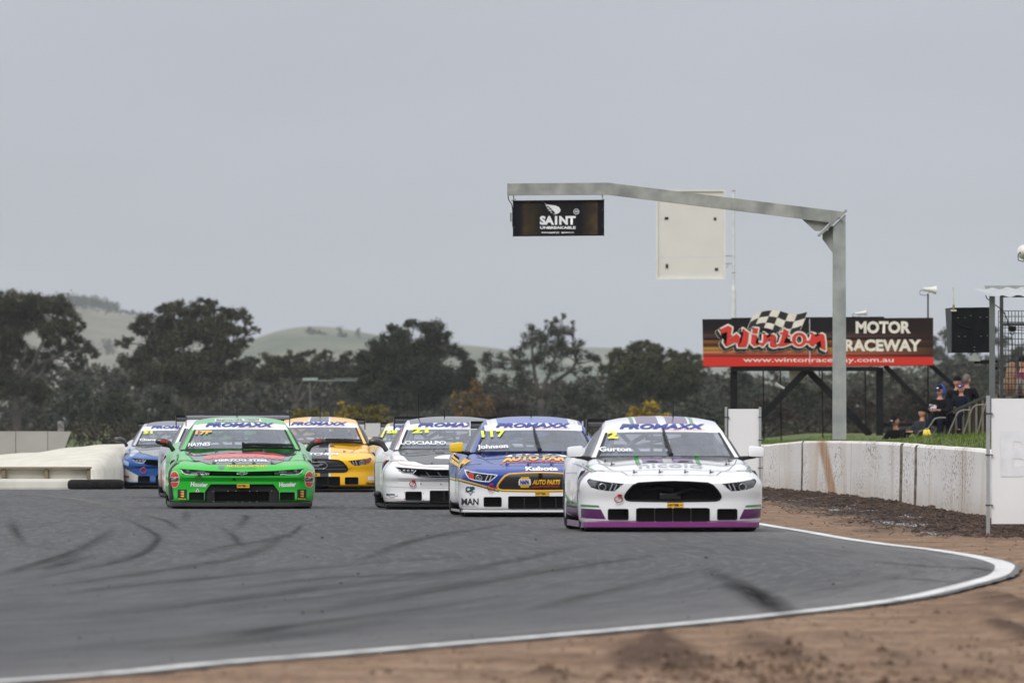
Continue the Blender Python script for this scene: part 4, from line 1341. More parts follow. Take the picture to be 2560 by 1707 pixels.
# openings per nose: (polygon in x, z; depth where the recess ends)
_gr = pl(c2, (880, 848), (1060, 834), (1228, 828)) 
GRILLE = [(-x, z) for x, z in []]
_half = pl(c2, (1228, 827), (1060, 832), (878, 843), (826, 866), (782, 912), (750, 958), (744, 985), (760, 1010), (795, 1020), (1000, 1024), (1228, 1027))
GRILLE = _half + [(-x, z) for x, z in _half[1:-1]][::-1]
GRILLE = GRILLE[::-1]
_hl = pl(c2, (366, 790), (440, 812), (560, 832), (735, 850), (700, 880), (640, 926), (560, 922), (470, 908), (410, 888), (380, 845))
_HLs = [(-x, z) for x, z in _hl]
DUCTR = rrect(*c2(577, 1212), *c2(776, 1107), 0.02)
INTAKE = rrect(*c2(882, 1240), *c2(1574, 1097), 0.015)
CUTS = {
    'fastback': dict(shell='fastback', cuts=[(GRILLE, 0.26), (_hl, 0.30), (mir(_hl), 0.30),
                     (rrect(-0.68, 0.13, -0.472, 0.24, 0.02), 0.32), (rrect(0.472, 0.13, 0.68, 0.24, 0.02), 0.32),
                     (rrect(-0.385, 0.105, 0.385, 0.25, 0.015), 0.35)]),
    'wedge': dict(shell='wedge', cuts=[
        (pl(cg, (405, 882), (600, 893), (800, 908), (1201, 918), (1602, 908), (1802, 893), (1997, 882), (1962, 952), (1740, 968), (1400, 974), (1002, 974), (662, 968), (440, 952))[::-1], 0.27),
        (pl(cg, (797, 1078), (1605, 1078), (1680, 1180), (1680, 1298), (722, 1298), (722, 1180))[::-1], 0.115),
        (rrect(*cg(852, 1298), *cg(1550, 1172), 0.01), 0.34),
        (rrect(-0.70, 0.115, -0.50, 0.222, 0.012), 0.34), (rrect(0.50, 0.115, 0.70, 0.222, 0.012), 0.34)]),
    'wedgeb': dict(shell='wedge', cuts=[
        ([(-0.817, 0.556), (-0.727, 0.478), (-0.60, 0.464), (-0.52, 0.428), (-0.3, 0.412), (0.3, 0.412), (0.52, 0.428), (0.60, 0.464), (0.727, 0.478), (0.817, 0.556),
          (0.547, 0.535), (0.3, 0.522), (-0.3, 0.522), (-0.547, 0.535)], 0.27),
        (rrect(-0.69, 0.125, -0.482, 0.232, 0.015), 0.32), (rrect(0.482, 0.125, 0.69, 0.232, 0.015), 0.32),
        (rrect(-0.37, 0.10, 0.37, 0.245, 0.015), 0.35)]),
}
WHEELS = [(0.80, 0.97), (0.84, 3.62)]

_shell = {}
def get_shell(kind):
    if kind in _shell: return _shell[kind]
    spec = CUTS[kind]
    bm = shell_bm(spec['shell'])
    # one tree of the uncut skin with the greenhouse, for laying lettering on
    full = bm.copy()
    grid_bm(gh, rng(-1, 1, 24), rng(0, 5, 40), bm=full)
    for s in (-1, 1):
        grid_bm(lambda t_, v: ghs(s, t_, v), rng(0, 1, 6), rng(0, 5, 30), bm=full)
    full.normal_update()
    bvh = BVHTree.FromBMesh(full)
    full.free()
    me = bpy.data.meshes.new('body_uncut')
    bm.to_mesh(me); bm.free()
    me.materials.append(DARK); me.materials.append(DARK)
    me.polygons.foreach_set('use_smooth', [True] * len(me.polygons))
    ob = bpy.data.objects.new('body_uncut', me)
    C.objects.link(ob)
    def cutter(build):
        cb = bmesh.new()
        build(cb)
        bmesh.ops.recalc_face_normals(cb, faces=cb.faces)
        for f in cb.faces: f.material_index = 1
        cm = bpy.data.meshes.new('cutter')
        cb.to_mesh(cm); cb.free()
        cm.materials.append(DARK); cm.materials.append(DARK)
        co = bpy.data.objects.new('cutter', cm)
        C.objects.link(co)
        return co
    MF = Matrix(((1, 0, 0, 0), (0, 0, 1, 0), (0, 1, 0, 0), (0, 0, 0, 1)))   # (u, v, t) -> (u, t, v)
    cutters = []
    def b1(cb):
        for poly, dep in spec['cuts']:
            prism(cb, poly, Matrix.Translation((0, -0.4, 0)) @ MF, 0.4 + dep)
        # cabin well
        box(cb, (0, 2.72, 0.72), (1.34, 1.95, 0.72))
    def b2(cb):
        for x, y in WHEELS:
            for s in (-1, 1):
                lathe(cb, [(0.0, -0.3), (0.338, -0.3), (0.338, 0.3), (0.0, 0.3)], 36,
                      Matrix.Translation((s * (x + 0.14), y, 0.315)) @ Matrix.Rotation(R(90), 4, 'Y'))
    def b3(cb):
        if kind == 'wedge':
            pass
    if kind == 'wedge':
        # the wide opening holds a deeper one: cut them one after the other
        keep = spec['cuts']
        outer = keep[:2] + keep[3:]
        def bo(cb):
            for poly, dep in outer:
                prism(cb, poly, Matrix.Translation((0, -0.4, 0)) @ MF, 0.4 + dep)
            box(cb, (0, 2.72, 0.72), (1.34, 1.95, 0.72))
        def bi(cb):
            prism(cb, keep[2][0], Matrix.Translation((0, -0.41, 0)) @ MF, 0.41 + keep[2][1])
        cutters = [cutter(bo), cutter(bi), cutter(b2)]
    else:
        cutters = [cutter(b1), cutter(b2)]
    for cu in cutters:
        md = ob.modifiers.new('cut', 'BOOLEAN')
        md.operation = 'DIFFERENCE'
        md.solver = 'EXACT'
        md.object = cu
    dg = bpy.context.evaluated_depsgraph_get()
    out = bpy.data.meshes.new_from_object(ob.evaluated_get(dg))
    out.name = 'body'
    out.set_sharp_from_angle(angle=R(32))
    for cu in cutters: bpy.data.objects.remove(cu)
    bpy.data.objects.remove(ob)
    P = {'body': out}
    def keepm(name, bm_, ang=40):
        m_ = bpy.data.meshes.new(name)
        bm_.to_mesh(m_); bm_.free()
        m_.materials.append(DARK)
        m_.polygons.foreach_set('use_smooth', [True] * len(m_.polygons))
        m_.set_sharp_from_angle(angle=R(ang))
        P[name] = m_
    keepm('windscreen', grid_bm(gh, rng(-0.955, 0.955, 24), rng(0, 1.0, 10)))
    fr = bmesh.new()
    for s in (-1, 1):
        grid_bm(lambda u, v: gh(u, v) + Vector((0, -0.002, 0.004)), [s * q for q in (0.915, 0.955)], rng(0, 1.0, 10), bm=fr)
    grid_bm(lambda u, v: gh(u, v) + Vector((0, -0.002, 0.004)), rng(-0.955, 0.955, 24), rng(0.0, 0.055, 1), bm=fr)
    keepm('screen_border', fr)
    keepm('roof', thicken(grid_bm(gh, rng(-1, 1, 26), rng(2.0, 4.0, 16)), 0.02))
    keepm('sun_strip', thicken(grid_bm(gh, rng(-1, 1, 26), rng(1.0, 2.0, 6)), 0.01))
    for s in (-1, 1):
        pb = bmesh.new()
        grid_bm(gh, [s * q for q in (0.955, 0.98, 1.0)], rng(0, 1.0, 10), bm=pb)
        grid_bm(lambda t_, v: ghs(s, t_, v), rng(0, 0.10, 2), rng(0, 3.2, 24), bm=pb)
        bmesh.ops.remove_doubles(pb, verts=pb.verts, dist=0.0005)
        keepm('windscreen_pillar%d' % s, pb)
        qb = bmesh.new()
        grid_bm(gh, [s * q for q in (0.80, 0.9, 1.0)], rng(4.0, 5.0, 14), bm=qb)
        grid_bm(lambda t_, v: ghs(s, t_, v), rng(0.0, 1, 6), rng(4.0, 5.0, 14), bm=qb)
        grid_bm(lambda t_, v: ghs(s, t_, v), rng(0.0, 1, 6), rng(3.2, 4.0, 8), bm=qb)
        bmesh.ops.remove_doubles(qb, verts=qb.verts, dist=0.0005)
        keepm('rear_pillar%d' % s, qb)
        sg = bmesh.new()
        grid_bm(lambda t_, v: ghs(s, t_, v), rng(0.10, 1, 5), rng(0, 3.2, 20), bm=sg)
        keepm('side_window%d' % s, sg)
    keepm('rear_window', grid_bm(gh, rng(-0.80, 0.80, 12), rng(4.0, 5.0, 8)))
    # wheel
    wb = bmesh.new()
    MX = Matrix.Rotation(R(90), 4, 'Y')
    lathe(wb, [(0.215, -0.14), (0.28, -0.145), (0.315, -0.125), (0.325, -0.08), (0.325, 0.08), (0.315, 0.125), (0.28, 0.145), (0.215, 0.14), (0.215, -0.14)], 40, MX)
    keepm('tyre', wb)
    rb = bmesh.new()
    lathe(rb, [(0.214, -0.135), (0.20, -0.12), (0.195, 0.0), (0.20, 0.12), (0.214, 0.135)], 32, MX)
    lathe(rb, [(0.0, 0.07), (0.045, 0.07), (0.05, 0.03), (0.0, 0.03)], 16, MX)
    for k_ in range(10):
        a = R(36 * k_)
        bar(rb, (0.055, 0.04 * math.cos(a), 0.04 * math.sin(a)), (0.085, 0.2 * math.cos(a), 0.2 * math.sin(a)), 0.03, 0.02, up=(1, 0, 0))
    keepm('rim', rb)
    # splitter blade under the nose
    _shell[kind] = (P, bvh)
    return _shell[kind]

def shared(name, me, m, parent, slots=None):
    """object on shared mesh data with its own materials"""
    o = bpy.data.objects.new(name, me)
    C.objects.link(o)
    o.parent = parent
    for i, mm in enumerate(slots or [m]):
        o.material_slots[i].link = 'OBJECT'
        o.material_slots[i].material = mm
    return o

FRONT_M = Matrix(((1, 0, 0, 0), (0, 0, 1, 0), (0, 1, 0, 0), (0, 0, 0, 1)))

class RaceCar:
    def __init__(s, kind, label, loc, rz, body, roof=None, strip=None, pillar=None, mirror=None, mirror_style='box',
                 splitter=(BLACK, 0.03, 0.065), wing_dz=-0.07, wing=BLACK, wing_end=None, antenna=((0.02, 0.22),), wiper='up', border=BLACK, glass=None,
                 name='race_car'):
        s.kind = kind
        s.sk = CUTS[kind]['shell']
        s.root = thing(name, label, 'race car', loc, R(rz), 'race cars on the track')
        P, s.bvh = get_shell(kind)
        s.P = P
        r = s.root
        s.body = shared('body', P['body'], None, r, [body, DARK])
        shared('windscreen', P['windscreen'], glass or GLASS, r)
        shared('screen_border', P['screen_border'], border, r)
        shared('roof', P['roof'], roof or body, r)
        shared('sun_strip', P['sun_strip'], strip or paint(lin(235, 236, 238)), r)
        for q in ('-1', '1'):
            shared('windscreen_pillar', P['windscreen_pillar' + q], pillar or body, r)
            shared('rear_pillar', P['rear_pillar' + q], pillar or body, r)
            shared('side_window', P['side_window' + q], SIDEGLASS, r)
        shared('rear_window', P['rear_window'], GLASS, r)
        for x, y in WHEELS:
            for sg in (-1, 1):
                w = shared('wheel', P['tyre'], RUBBER, r)
                w.location = (sg * x, y, 0.325)
                w.rotation_euler = (0, 0, 0 if sg > 0 else math.pi)
                shared('rim', P['rim'], CHROME if y > 2 else BLACK, w)
        s.splitter(*splitter)
        s.cage()
        s.mirrors(mirror or body, mirror_style)
        s.wing_dz = wing_dz
        s.wing(wing, wing_end or wing)
        if wiper: s.wiper(wiper)
        for ax_, ah in antenna:
            bm = bmesh.new()
            zc = gh(ax_ / 0.57, 3.2)
            tube(bm, [zc, zc + Vector((0, 0, 0.03)), zc + Vector((0, 0.01, ah))], [0.009, 0.006, 0.004], 6)
            obj('antenna', bm, BLACK, r)

    # --- decals
    def dec(s, name, shape, m, mode='front', layer=0, step=0.035, parent=None):
        bm = flat_bm(shape) if isinstance(shape, list) else shape
        cut_grid(bm, step)
        project(bm, s.bvh, mode, 0.004 + 0.0025 * layer)
        for f in bm.faces: f.smooth = True
        return obj(name, bm, m, parent or s.root)

    def text(s, name, t_, rect, m, bold=0.03, shear=0.0, ang=0.0, mode='front', layer=1, step=0.05):
        x0, y0, x1, y1 = rect
        rect = (min(x0, x1), min(y0, y1), max(x0, x1), max(y0, y1))
        return s.dec(name, text_bm(t_, rect, bold, shear, ang), m, mode, layer, step)

    def splitter(s, m, z0, z1):
        us = rng(-1, 1, 48)
        pts = []
        for u in us:
            x = u * 0.972
            loc, _n, _i, _d = s.bvh.ray_cast(Vector((x, -3, 0.17)), Vector((0, 1, 0)))
            pts.append((x, loc.y - 0.022))
        bm = bmesh.new()
        rows = []
        for (x, y) in pts:
            rows.append([bm.verts.new((x, y2, z)) for y2, z in ((y + 0.35, z0), (y + 0.012, z0), (y, z0 + 0.008), (y, z1 - 0.008), (y + 0.012, z1), (y + 0.35, z1))])
        for a, b in zip(rows, rows[1:]):
            for j in range(6):
                bm.faces.new((a[j], b[j], b[(j + 1) % 6], a[(j + 1) % 6]))
        bm.faces.new(rows[0]); bm.faces.new(rows[-1][::-1])
        obj('front_splitter', bm, m, s.root)
        # the black floor between the splitter and the road
        bm = bmesh.new()
        box(bm, (0, 1.15, 0.052), (1.80, 1.3, 0.05))
        box(bm, (0, 3.0, 0.055), (1.5, 2.4, 0.05))
        obj('floor_tray', bm, BLACK, s.root)

    def cage(s):
        bm = bmesh.new()
        t_ = 0.024
        for sg in (-1, 1):
            tube(bm, [(sg * 0.60, 1.85, 0.40), (sg * 0.60, 1.85, 0.80), (sg * 0.52, 2.24, 1.05), (sg * 0.50, 2.75, 1.11)], t_)
            tube(bm, [(sg * 0.52, 3.62, 0.45), (sg * 0.50, 2.80, 1.08)], t_)
        tube(bm, [(-0.60, 2.8, 0.4), (-0.58, 2.8, 0.9), (-0.50, 2.78, 1.11), (0.50, 2.78, 1.11), (0.58, 2.8, 0.9), (0.60, 2.8, 0.4)], t_)
        tube(bm, [(-0.58, 2.82, 0.82), (0.58, 2.82, 0.82)], t_)
        tube(bm, [(-0.52, 2.24, 1.05), (0.52, 2.24, 1.05)], t_)
        tube(bm, [(-0.60, 1.85, 0.78), (0.60, 1.85, 0.78)], t_)
        tube(bm, [(-0.48, 2.78, 1.10), (0.10, 2.82, 0.5)], t_)
        tube(bm, [(-0.56, 1.95, 0.80), (-0.12, 2.24, 1.05)], t_)
        tube(bm, [(-0.08, 2.8, 0.5), (-0.08, 2.78, 1.1)], 0.018)
        tube(bm, [(0.05, 2.8, 0.5), (0.05, 2.78, 1.1)], 0.018)
        tube(bm, [(-0.5, 3.6, 0.90), (0.5, 3.6, 0.90)], 0.02)
        tube(bm, [(-0.45, 3.75, 0.86), (0.45, 3.4, 1.02)], 0.014)
        obj('roll_cage', bm, TUBE, s.root)
        bm = bmesh.new()
        box(bm, (0.34, 2.78, 0.62), (0.46, 0.10, 0.70), bev=0.05)
        box(bm, (0.34, 2.55, 0.42), (0.46, 0.5, 0.12), bev=0.04)
        box(bm, (0.16, 2.68, 0.86), (0.05, 0.18, 0.20), bev=0.02)
        box(bm, (0.52, 2.68, 0.86), (0.05, 0.18, 0.20), bev=0.02)
        obj('race_seat', bm, BLACK, s.root)
        bm = bmesh.new()
        box(bm, (0, 1.80, 0.69), (1.25, 0.22, 0.16), bev=0.04)
        box(bm, (0.34, 1.93, 0.80), (0.26, 0.06, 0.09), bev=0.02)
        obj('dashboard', bm, BLACK, s.root)
        bm = bmesh.new()
        ring = [(0.34 + 0.15 * math.cos(R(a)), 2.12 + 0.03 * math.sin(R(a)), 0.76 + 0.14 * math.sin(R(a))) for a in range(0, 361, 20)]
        tube(bm, ring, 0.016, 6, cap=False)
        bar(bm, (0.2, 2.12, 0.76), (0.48, 2.12, 0.76), 0.03, 0.02)
        tube(bm, [(0.34, 2.12, 0.76), (0.34, 1.9, 0.72)], 0.02)
        obj('steering_wheel', bm, BLACK, s.root)
        bm = bmesh.new()
        box(bm, (-0.06, 2.18, 0.985), (0.24, 0.02, 0.05), bev=0.008)
        obj('interior_mirror', bm, BLACK, s.root)

    def mirrors(s, m, style):
        for sg in (-1, 1):
            bm = bmesh.new()
            if style == 'box':
                box(bm, (0, 0, 0), (0.175, 0.10, 0.115), bev=0.035)
                for v in bm.verts:
                    v.co.x *= 1.0
                    v.co.z += (v.co.x * sg) * -0.06
                    if v.co.x * sg < 0: v.co.z *= 1.06
                bmesh.ops.translate(bm, vec=(sg * 0.968, 1.50, 0.842), verts=bm.verts)
                o = obj('door_mirror', bm, m, s.root, True, 50)
                bm = bmesh.new()
                tube(bm, [(sg * 0.96, 1.52, 0.793), (sg * 0.88, 1.56, 0.778), (sg * 0.80, 1.62, 0.765)], [0.022, 0.020, 0.03], 8)
                box(bm, (sg * 0.95, 1.51, 0.788), (0.14, 0.08, 0.018), bev=0.006)
                obj('mirror_arm', bm, BLACK, o)
            else:
                pts = [(sg * 1.135, 1.5, 0.895), (sg * 1.10, 1.5, 0.892), (sg * 1.02, 1.5, 0.885), (sg * 0.96, 1.52, 0.862), (sg * 0.925, 1.55, 0.815), (sg * 0.90, 1.58, 0.775)]
                tube(bm, pts, [0.022, 0.042, 0.050, 0.045, 0.030, 0.034], 12)
                for v in bm.verts: v.co.y = 1.52 + (v.co.y - 1.52) * 0.9
                obj('door_mirror', bm, m, s.root, True, 60)

    def wing(s, m, mend):
        def foil(y0, z0, chord, ang, th, hw):
            prof = [(0, 0), (0.15, 0.5), (0.4, 0.6), (0.8, 0.3), (1, 0.05), (1, -0.02), (0.6, -0.15), (0.2, -0.35), (0.03, -0.2)]
            bm_ = bmesh.new()
            rows = []
            for x in (-hw, hw):
                row = []
                for a_, b_ in prof:
                    yy, zz = a_ * chord, b_ * th
                    ca, sa = math.cos(R(ang)), math.sin(R(ang))
                    row.append(bm_.verts.new((x, y0 + yy * ca - zz * sa, z0 + yy * sa + zz * ca)))
                rows.append(row)
            k_ = len(prof)
            for j in range(k_):
                bm_.faces.new((rows[0][j], rows[0][(j + 1) % k_], rows[1][(j + 1) % k_], rows[1][j]))
            bm_.faces.new(rows[0][::-1]); bm_.faces.new(rows[1])
            return bm_
        obj('wing_blade', foil(4.28, 1.175 + s.wing_dz, 0.30, 9, 0.045, 0.70), m, s.root, True, 50)
        bm = bmesh.new()
        box(bm, (0, 4.6, 1.238 + s.wing_dz), (1.40, 0.012, 0.05))
        obj('wing_flap', bm, m, s.root)
        for sg in (-1, 1):
            bm = bmesh.new()
            box(bm, (sg * 0.705, 4.44, 1.17 + s.wing_dz), (0.012, 0.36, 0.185))
            obj('end_plate', bm, mend, s.root)
            bm = bmesh.new()
            prism(bm, [(4.30, 0.88), (4.50, 0.88), (4.46, 1.17 + s.wing_dz), (4.34, 1.17 + s.wing_dz)],
                  Matrix(((0, 0, 1, sg * 0.42), (1, 0, 0, 0), (0, 1, 0, 0), (0, 0, 0, 1))), 0.012)
            obj('wing_mount', bm, BLACK, s.root)

    def wiper(s, style):
        bm = bmesh.new()
        if style == 'up':
            a, b, c = gh(0.06, 0.02), gh(0.03, 0.5), gh(-0.005, 1.05)
            o_ = Vector((0, -0.02, 0.03))
            tube(bm, [a + o_, b + o_ * 1.4, c + o_], [0.020, 0.014, 0.008], 6)
            bar(bm, gh(0.05, 0.12) + Vector((0, -0.01, 0.012)), gh(0.0, 1.02) + Vector((0, -0.01, 0.012)), 0.022, 0.02)
            box(bm, a + Vector((0, 0, 0.02)), (0.05, 0.05, 0.04), bev=0.01)
        else:
            p = [(0.03, 0.10), (0.12, 0.12), (0.30, 0.11), (0.47, 0.09), (0.66, 0.08)]
            W = [gh(u / 0.72, v + 0.03) + Vector((0, -0.03, 0.035)) for u, v in p]
            tube(bm, W, [0.026, 0.022, 0.024, 0.024, 0.016], 6)
            tube(bm, [w + Vector((0, 0, -0.035)) for w in W[:5]], [0.016] * 5, 6)
            box(bm, W[0] + Vector((0, 0, -0.01)), (0.03, 0.04, 0.085), bev=0.006)
        obj('wiper', bm, BLACK, s.root)

    def ring(s, name, poly, w, m, layer=1, closed=True):
        """raised rim that follows a polygon on the nose"""
        pts = [Vector((x, 0, z)) for x, z in poly]
        if closed: pts.append(pts[0])
        out = []
        for a, b in zip(pts, pts[1:]):
            for i in range(4):
                out.append(a.lerp(b, i / 4))
        out.append(pts[-1])
        P3 = []
        for p in out:
            loc, nor, _, _ = s.bvh.ray_cast(Vector((p.x, -3, p.z)), Vector((0, 1, 0)))
            P3.append(loc if loc is not None else p)
        bm = bmesh.new()
        tube(bm, P3, w, 6, cap=not closed)
        return obj(name, bm, m, s.root, True)

    def tow_ring(s, x, z, m=None, r_=0.032):
        loc, nor, _, _ = s.bvh.ray_cast(Vector((x, -3, z)), Vector((0, 1, 0)))
        bm = bmesh.new()
        pts = [loc + Vector((r_ * 1.25 * math.cos(R(a)), -0.03, r_ * math.sin(R(a)))) for a in range(0, 361, 24)]
        tube(bm, pts, 0.0065, 6, cap=False)
        box(bm, loc + Vector((0.012, -0.012, r_ + 0.012)), (0.045, 0.05, 0.022), bev=0.005)
        obj('tow_ring', bm, m or mat('red_anodised', lin(165, 30, 35), 0.35, metal=0.3), s.root)

    def hood_pins(s, pts, m=None):
        for x, y in pts:
            loc, nor, _, _ = s.bvh.ray_cast(Vector((x, y, 3)), Vector((0, 0, -1)))
            bm = bmesh.new()
            lathe(bm, [(0.0, 0.0), (0.014, 0.0), (0.014, 0.006), (0.008, 0.008), (0.006, 0.035), (0.0, 0.036)], 8, Matrix.Translation(loc))
            box(bm, loc + Vector((0.015, 0, 0.012)), (0.045, 0.01, 0.010))
            obj('hood_pin', bm, m or mat('pin_metal', (0.16, 0.16, 0.17), 0.35, metal=0.8), s.root)

    def hood_gap(s, pts):
        """shut line of the hood: a fine dark groove strip"""
        s.dec('hood_seam', line_poly(pts, 0.0065), BLACK, 'top', 0, step=0.12)
        F_ = [(0.985, 0.60), (0.90, 0.625), (0.80, 0.640), (0.70, 0.640)]
        for sg in (-1, 1):
            s.dec('panel_seam', line_poly([(sg * x, z) for x, z in F_], 0.0035), SEAM, 'front', 0)
            s.dec('panel_seam', line_poly([(0.50, 0.62), (0.50, 0.40)], 0.012), SEAM, 'left', 0) if sg < 0 else None

    def duct(s, rect, louvres=0, m=None, frame=True, dep=0.2):
        x0, z0, x1, z1 = rect
        if frame: s.ring('duct_frame', rrect(x0, z0, x1, z1, 0.015), 0.006, m or BLACK)
        if louvres:
            for i in range(1, louvres):
                x = x0 + (x1 - x0) * i / louvres
                bm = bmesh.new()
                yf = front_y(x, z0, s.sk)
                box(bm, (x, yf + 0.03, (z0 + z1) / 2), (0.008, 0.05, z1 - z0))
                obj('intake_divider', bm, mat('dark_steel', (0.05, 0.05, 0.05), 0.4, metal=0.6), s.root)
        bm = bmesh.new()
        nx = max(3, int((x1 - x0) / 0.012)); nz = max(2, int((z1 - z0) / 0.012))
        yb = front_y((x0 + x1) / 2, z0, s.sk) + 0.10
        for i in range(nx + 1):
            x = x0 + (x1 - x0) * i / nx
            box(bm, (x, yb, (z0 + z1) / 2), (0.0025, 0.003, z1 - z0))
        for i in range(nz + 1):
            z = z0 + (z1 - z0) * i / nz
            box(bm, ((x0 + x1) / 2, yb + 0.003, z), (x1 - x0, 0.003, 0.0025))
        obj('duct_mesh', bm, mat('screen_mesh', (0.03, 0.03, 0.03), 0.5, metal=0.5), s.root)

    def headlight_fast(s, bright=False, amber=None):
        house = mat('lamp_housing', (0.018, 0.018, 0.02), 0.3)
        bar_m = mat('lamp_bar_bright' if bright else 'lamp_bar_smoked', (0.75, 0.76, 0.78) if bright else (0.55, 0.56, 0.58), 0.25, metal=0.2)
        ring_m = mat('lamp_ring_bright', (0.6, 0.61, 0.63), 0.3, metal=0.4)
        for sg in (-1, 1):
            poly = _hl if sg < 0 else mir(_hl)
            bm = flat_bm([poly]); cut_grid(bm, 0.05); project(bm, s.bvh, 'front', -0.0015)
            lamp = obj('headlight', bm, LENS, s.root, True)
            bm = flat_bm([poly]); cut_grid(bm, 0.05); project(bm, s.bvh, 'front', 0)
            for v in bm.verts: v.co.y += 0.055
            obj('lamp_housing', bm, house, lamp)
            cx, cz = sg * 0.742, 0.474
            yf = front_y(cx, cz, s.sk) + 0.035
            bm = bmesh.new()
            MR = Matrix.Translation((cx, yf, cz)) @ Matrix.Rotation(R(90 + 6), 4, 'X') @ Matrix.Rotation(R(0), 4, 'Y')
            lathe(bm, [(0.030, 0.0), (0.040, 0.004), (0.042, 0.018), (0.038, 0.020), (0.033, 0.008), (0.030, 0.0)], 24, MR)
            obj('lamp_ring', bm, ring_m, lamp)
            bm = bmesh.new()
            lathe(bm, [(0.0, 0.022), (0.012, 0.020), (0.022, 0.010), (0.028, -0.005)], 16, MR)
            obj('projector', bm, mat('projector_glass', (0.5, 0.52, 0.55), 0.08, metal=0.9) if bright else mat('projector_dark', (0.05, 0.05, 0.055), 0.08, metal=0.5), lamp)
            for i in range(3):
                x0 = sg * (0.665 - 0.045 * i)
                z0 = 0.438 + 0.002 * i
                x1 = x0 - sg * 0.030
                p = Vector((x0, front_y(x0, z0, s.sk) + 0.025, z0)); q = Vector((x1, front_y(x1, 0.495, s.sk) + 0.025, 0.508 - 0.004 * i))
                bm = bmesh.new()
                bar(bm, p, q, 0.013, 0.012, up=(0, 1, 0))
                obj('lamp_bar', bm, bar_m, lamp)
            if amber:
                bm = bmesh.new()
                w = [(sg * 0.885, 0.54), (sg * 0.80, 0.525), (sg * 0.80, 0.455), (sg * 0.855, 0.468)]
                vs = [bm.verts.new((x, front_y(x, z, s.sk) + 0.015, z)) for x, z in w]
                bm.faces.new(vs)
                obj('side_reflector', bm, amber, lamp)

    def headlight_wedge(s, style='a'):
        house = mat('lamp_housing', (0.018, 0.018, 0.02), 0.3)
        drl = mat('lamp_strip_white', (0.78, 0.79, 0.80), 0.3)
        for sg in (-1, 1):
            if style == 'a':
                poly = [(-0.815, 0.527), (-0.775, 0.462), (-0.55, 0.443), (-0.43, 0.455), (-0.42, 0.500), (-0.60, 0.513)]
            else:
                poly = [(-0.805, 0.548), (-0.722, 0.482), (-0.60, 0.470), (-0.56, 0.525), (-0.547, 0.532)]
            if sg > 0: poly = mir(poly)
            bm = flat_bm([poly]); cut_grid(bm, 0.05); project(bm, s.bvh, 'front', -0.0015)
            lamp = obj('headlight', bm, LENS, s.root, True)
            bm = flat_bm([poly]); cut_grid(bm, 0.05); project(bm, s.bvh, 'front', 0)
            for v in bm.verts: v.co.y += 0.05
            obj('lamp_housing', bm, house, lamp)
            cx, cz = (sg * 0.715, 0.492) if style == 'a' else (sg * 0.70, 0.507)
            yf = front_y(cx, cz, s.sk) + 0.03
            rs = 1.0 if style == 'a' else 0.7
            MR = Matrix.Translation((cx, yf, cz)) @ Matrix.Rotation(R(94), 4, 'X') @ Matrix.Scale(rs, 4)
            bm = bmesh.new()
            lathe(bm, [(0.020, 0.0), (0.027, 0.004), (0.029, 0.014), (0.025, 0.015), (0.022, 0.006), (0.020, 0.0)], 20, MR)
            obj('lamp_ring', bm, mat('lamp_ring', (0.35, 0.36, 0.38), 0.25, metal=0.9), lamp)
            bm = bmesh.new()
            lathe(bm, [(0.0, 0.016), (0.010, 0.013), (0.016, 0.003)], 14, MR)
            obj('projector', bm, mat('projector_glass', (0.5, 0.52, 0.55), 0.08, metal=0.9), lamp)
            if style == 'a':
                L = [(-0.812, 0.522), (-0.790, 0.488), (-0.765, 0.468), (-0.70, 0.458), (-0.60, 0.455), (-0.55, 0.463), (-0.51, 0.453)]
                if sg > 0: L = [(-x, z) for x, z in L]
                bm = flat_bm(line_poly(L, 0.016)); project(bm, s.bvh, 'front', -0.012)
                obj('light_strip', bm, drl, lamp)
                bm = bmesh.new()
                for k_ in range(5):
                    x = sg * (0.50 + 0.022 * k_)
                    y = front_y(x, 0.485, s.sk) + 0.03
                    box(bm, (x, y, 0.487), (0.017, 0.02, 0.022 - 0.002 * k_), bev=0.003)
                obj('lamp_cluster', bm, mat('lamp_cluster', (0.45, 0.46, 0.48), 0.2, metal=0.7), lamp)
            else:
                bm = bmesh.new()
                for k_ in range(4):
                    x = sg * (0.765 - 0.055 * k_)
                    y = front_y(x, 0.5, s.sk) + 0.02
                    box(bm, (x, y, 0.508), (0.032, 0.02, 0.030), bev=0.006)
                obj('lamp_cluster', bm, mat('lamp_cluster', (0.45, 0.46, 0.48), 0.2, metal=0.7), lamp)
                L = [(-0.800, 0.540), (-0.722, 0.484), (-0.60, 0.472), (-0.555, 0.520)]
                if sg > 0: L = [(-x, z) for x, z in L]
                bm = flat_bm(line_poly(L, 0.009)); project(bm, s.bvh, 'front', -0.004)
                obj('light_strip', bm, mat('lamp_trim', (0.5, 0.51, 0.53), 0.25, metal=0.8), lamp)

    def brand_strip(s, ws=0.0):
        bl = mat('ink_blue', lin(38, 52, 140), 0.4)
        rd = mat('ink_red', lin(190, 60, 60), 0.4)
        s.text('lettering', 'PROMAXX', (-0.465, 1.078, 0.465, 1.132), bl, 0.05, 0.30, layer=2)
        s.text('lettering', 'PERFORMANCE EXHAUSTS', (-0.04, 1.064, 0.45, 1.074), rd, 0.01, 0.1, layer=2)

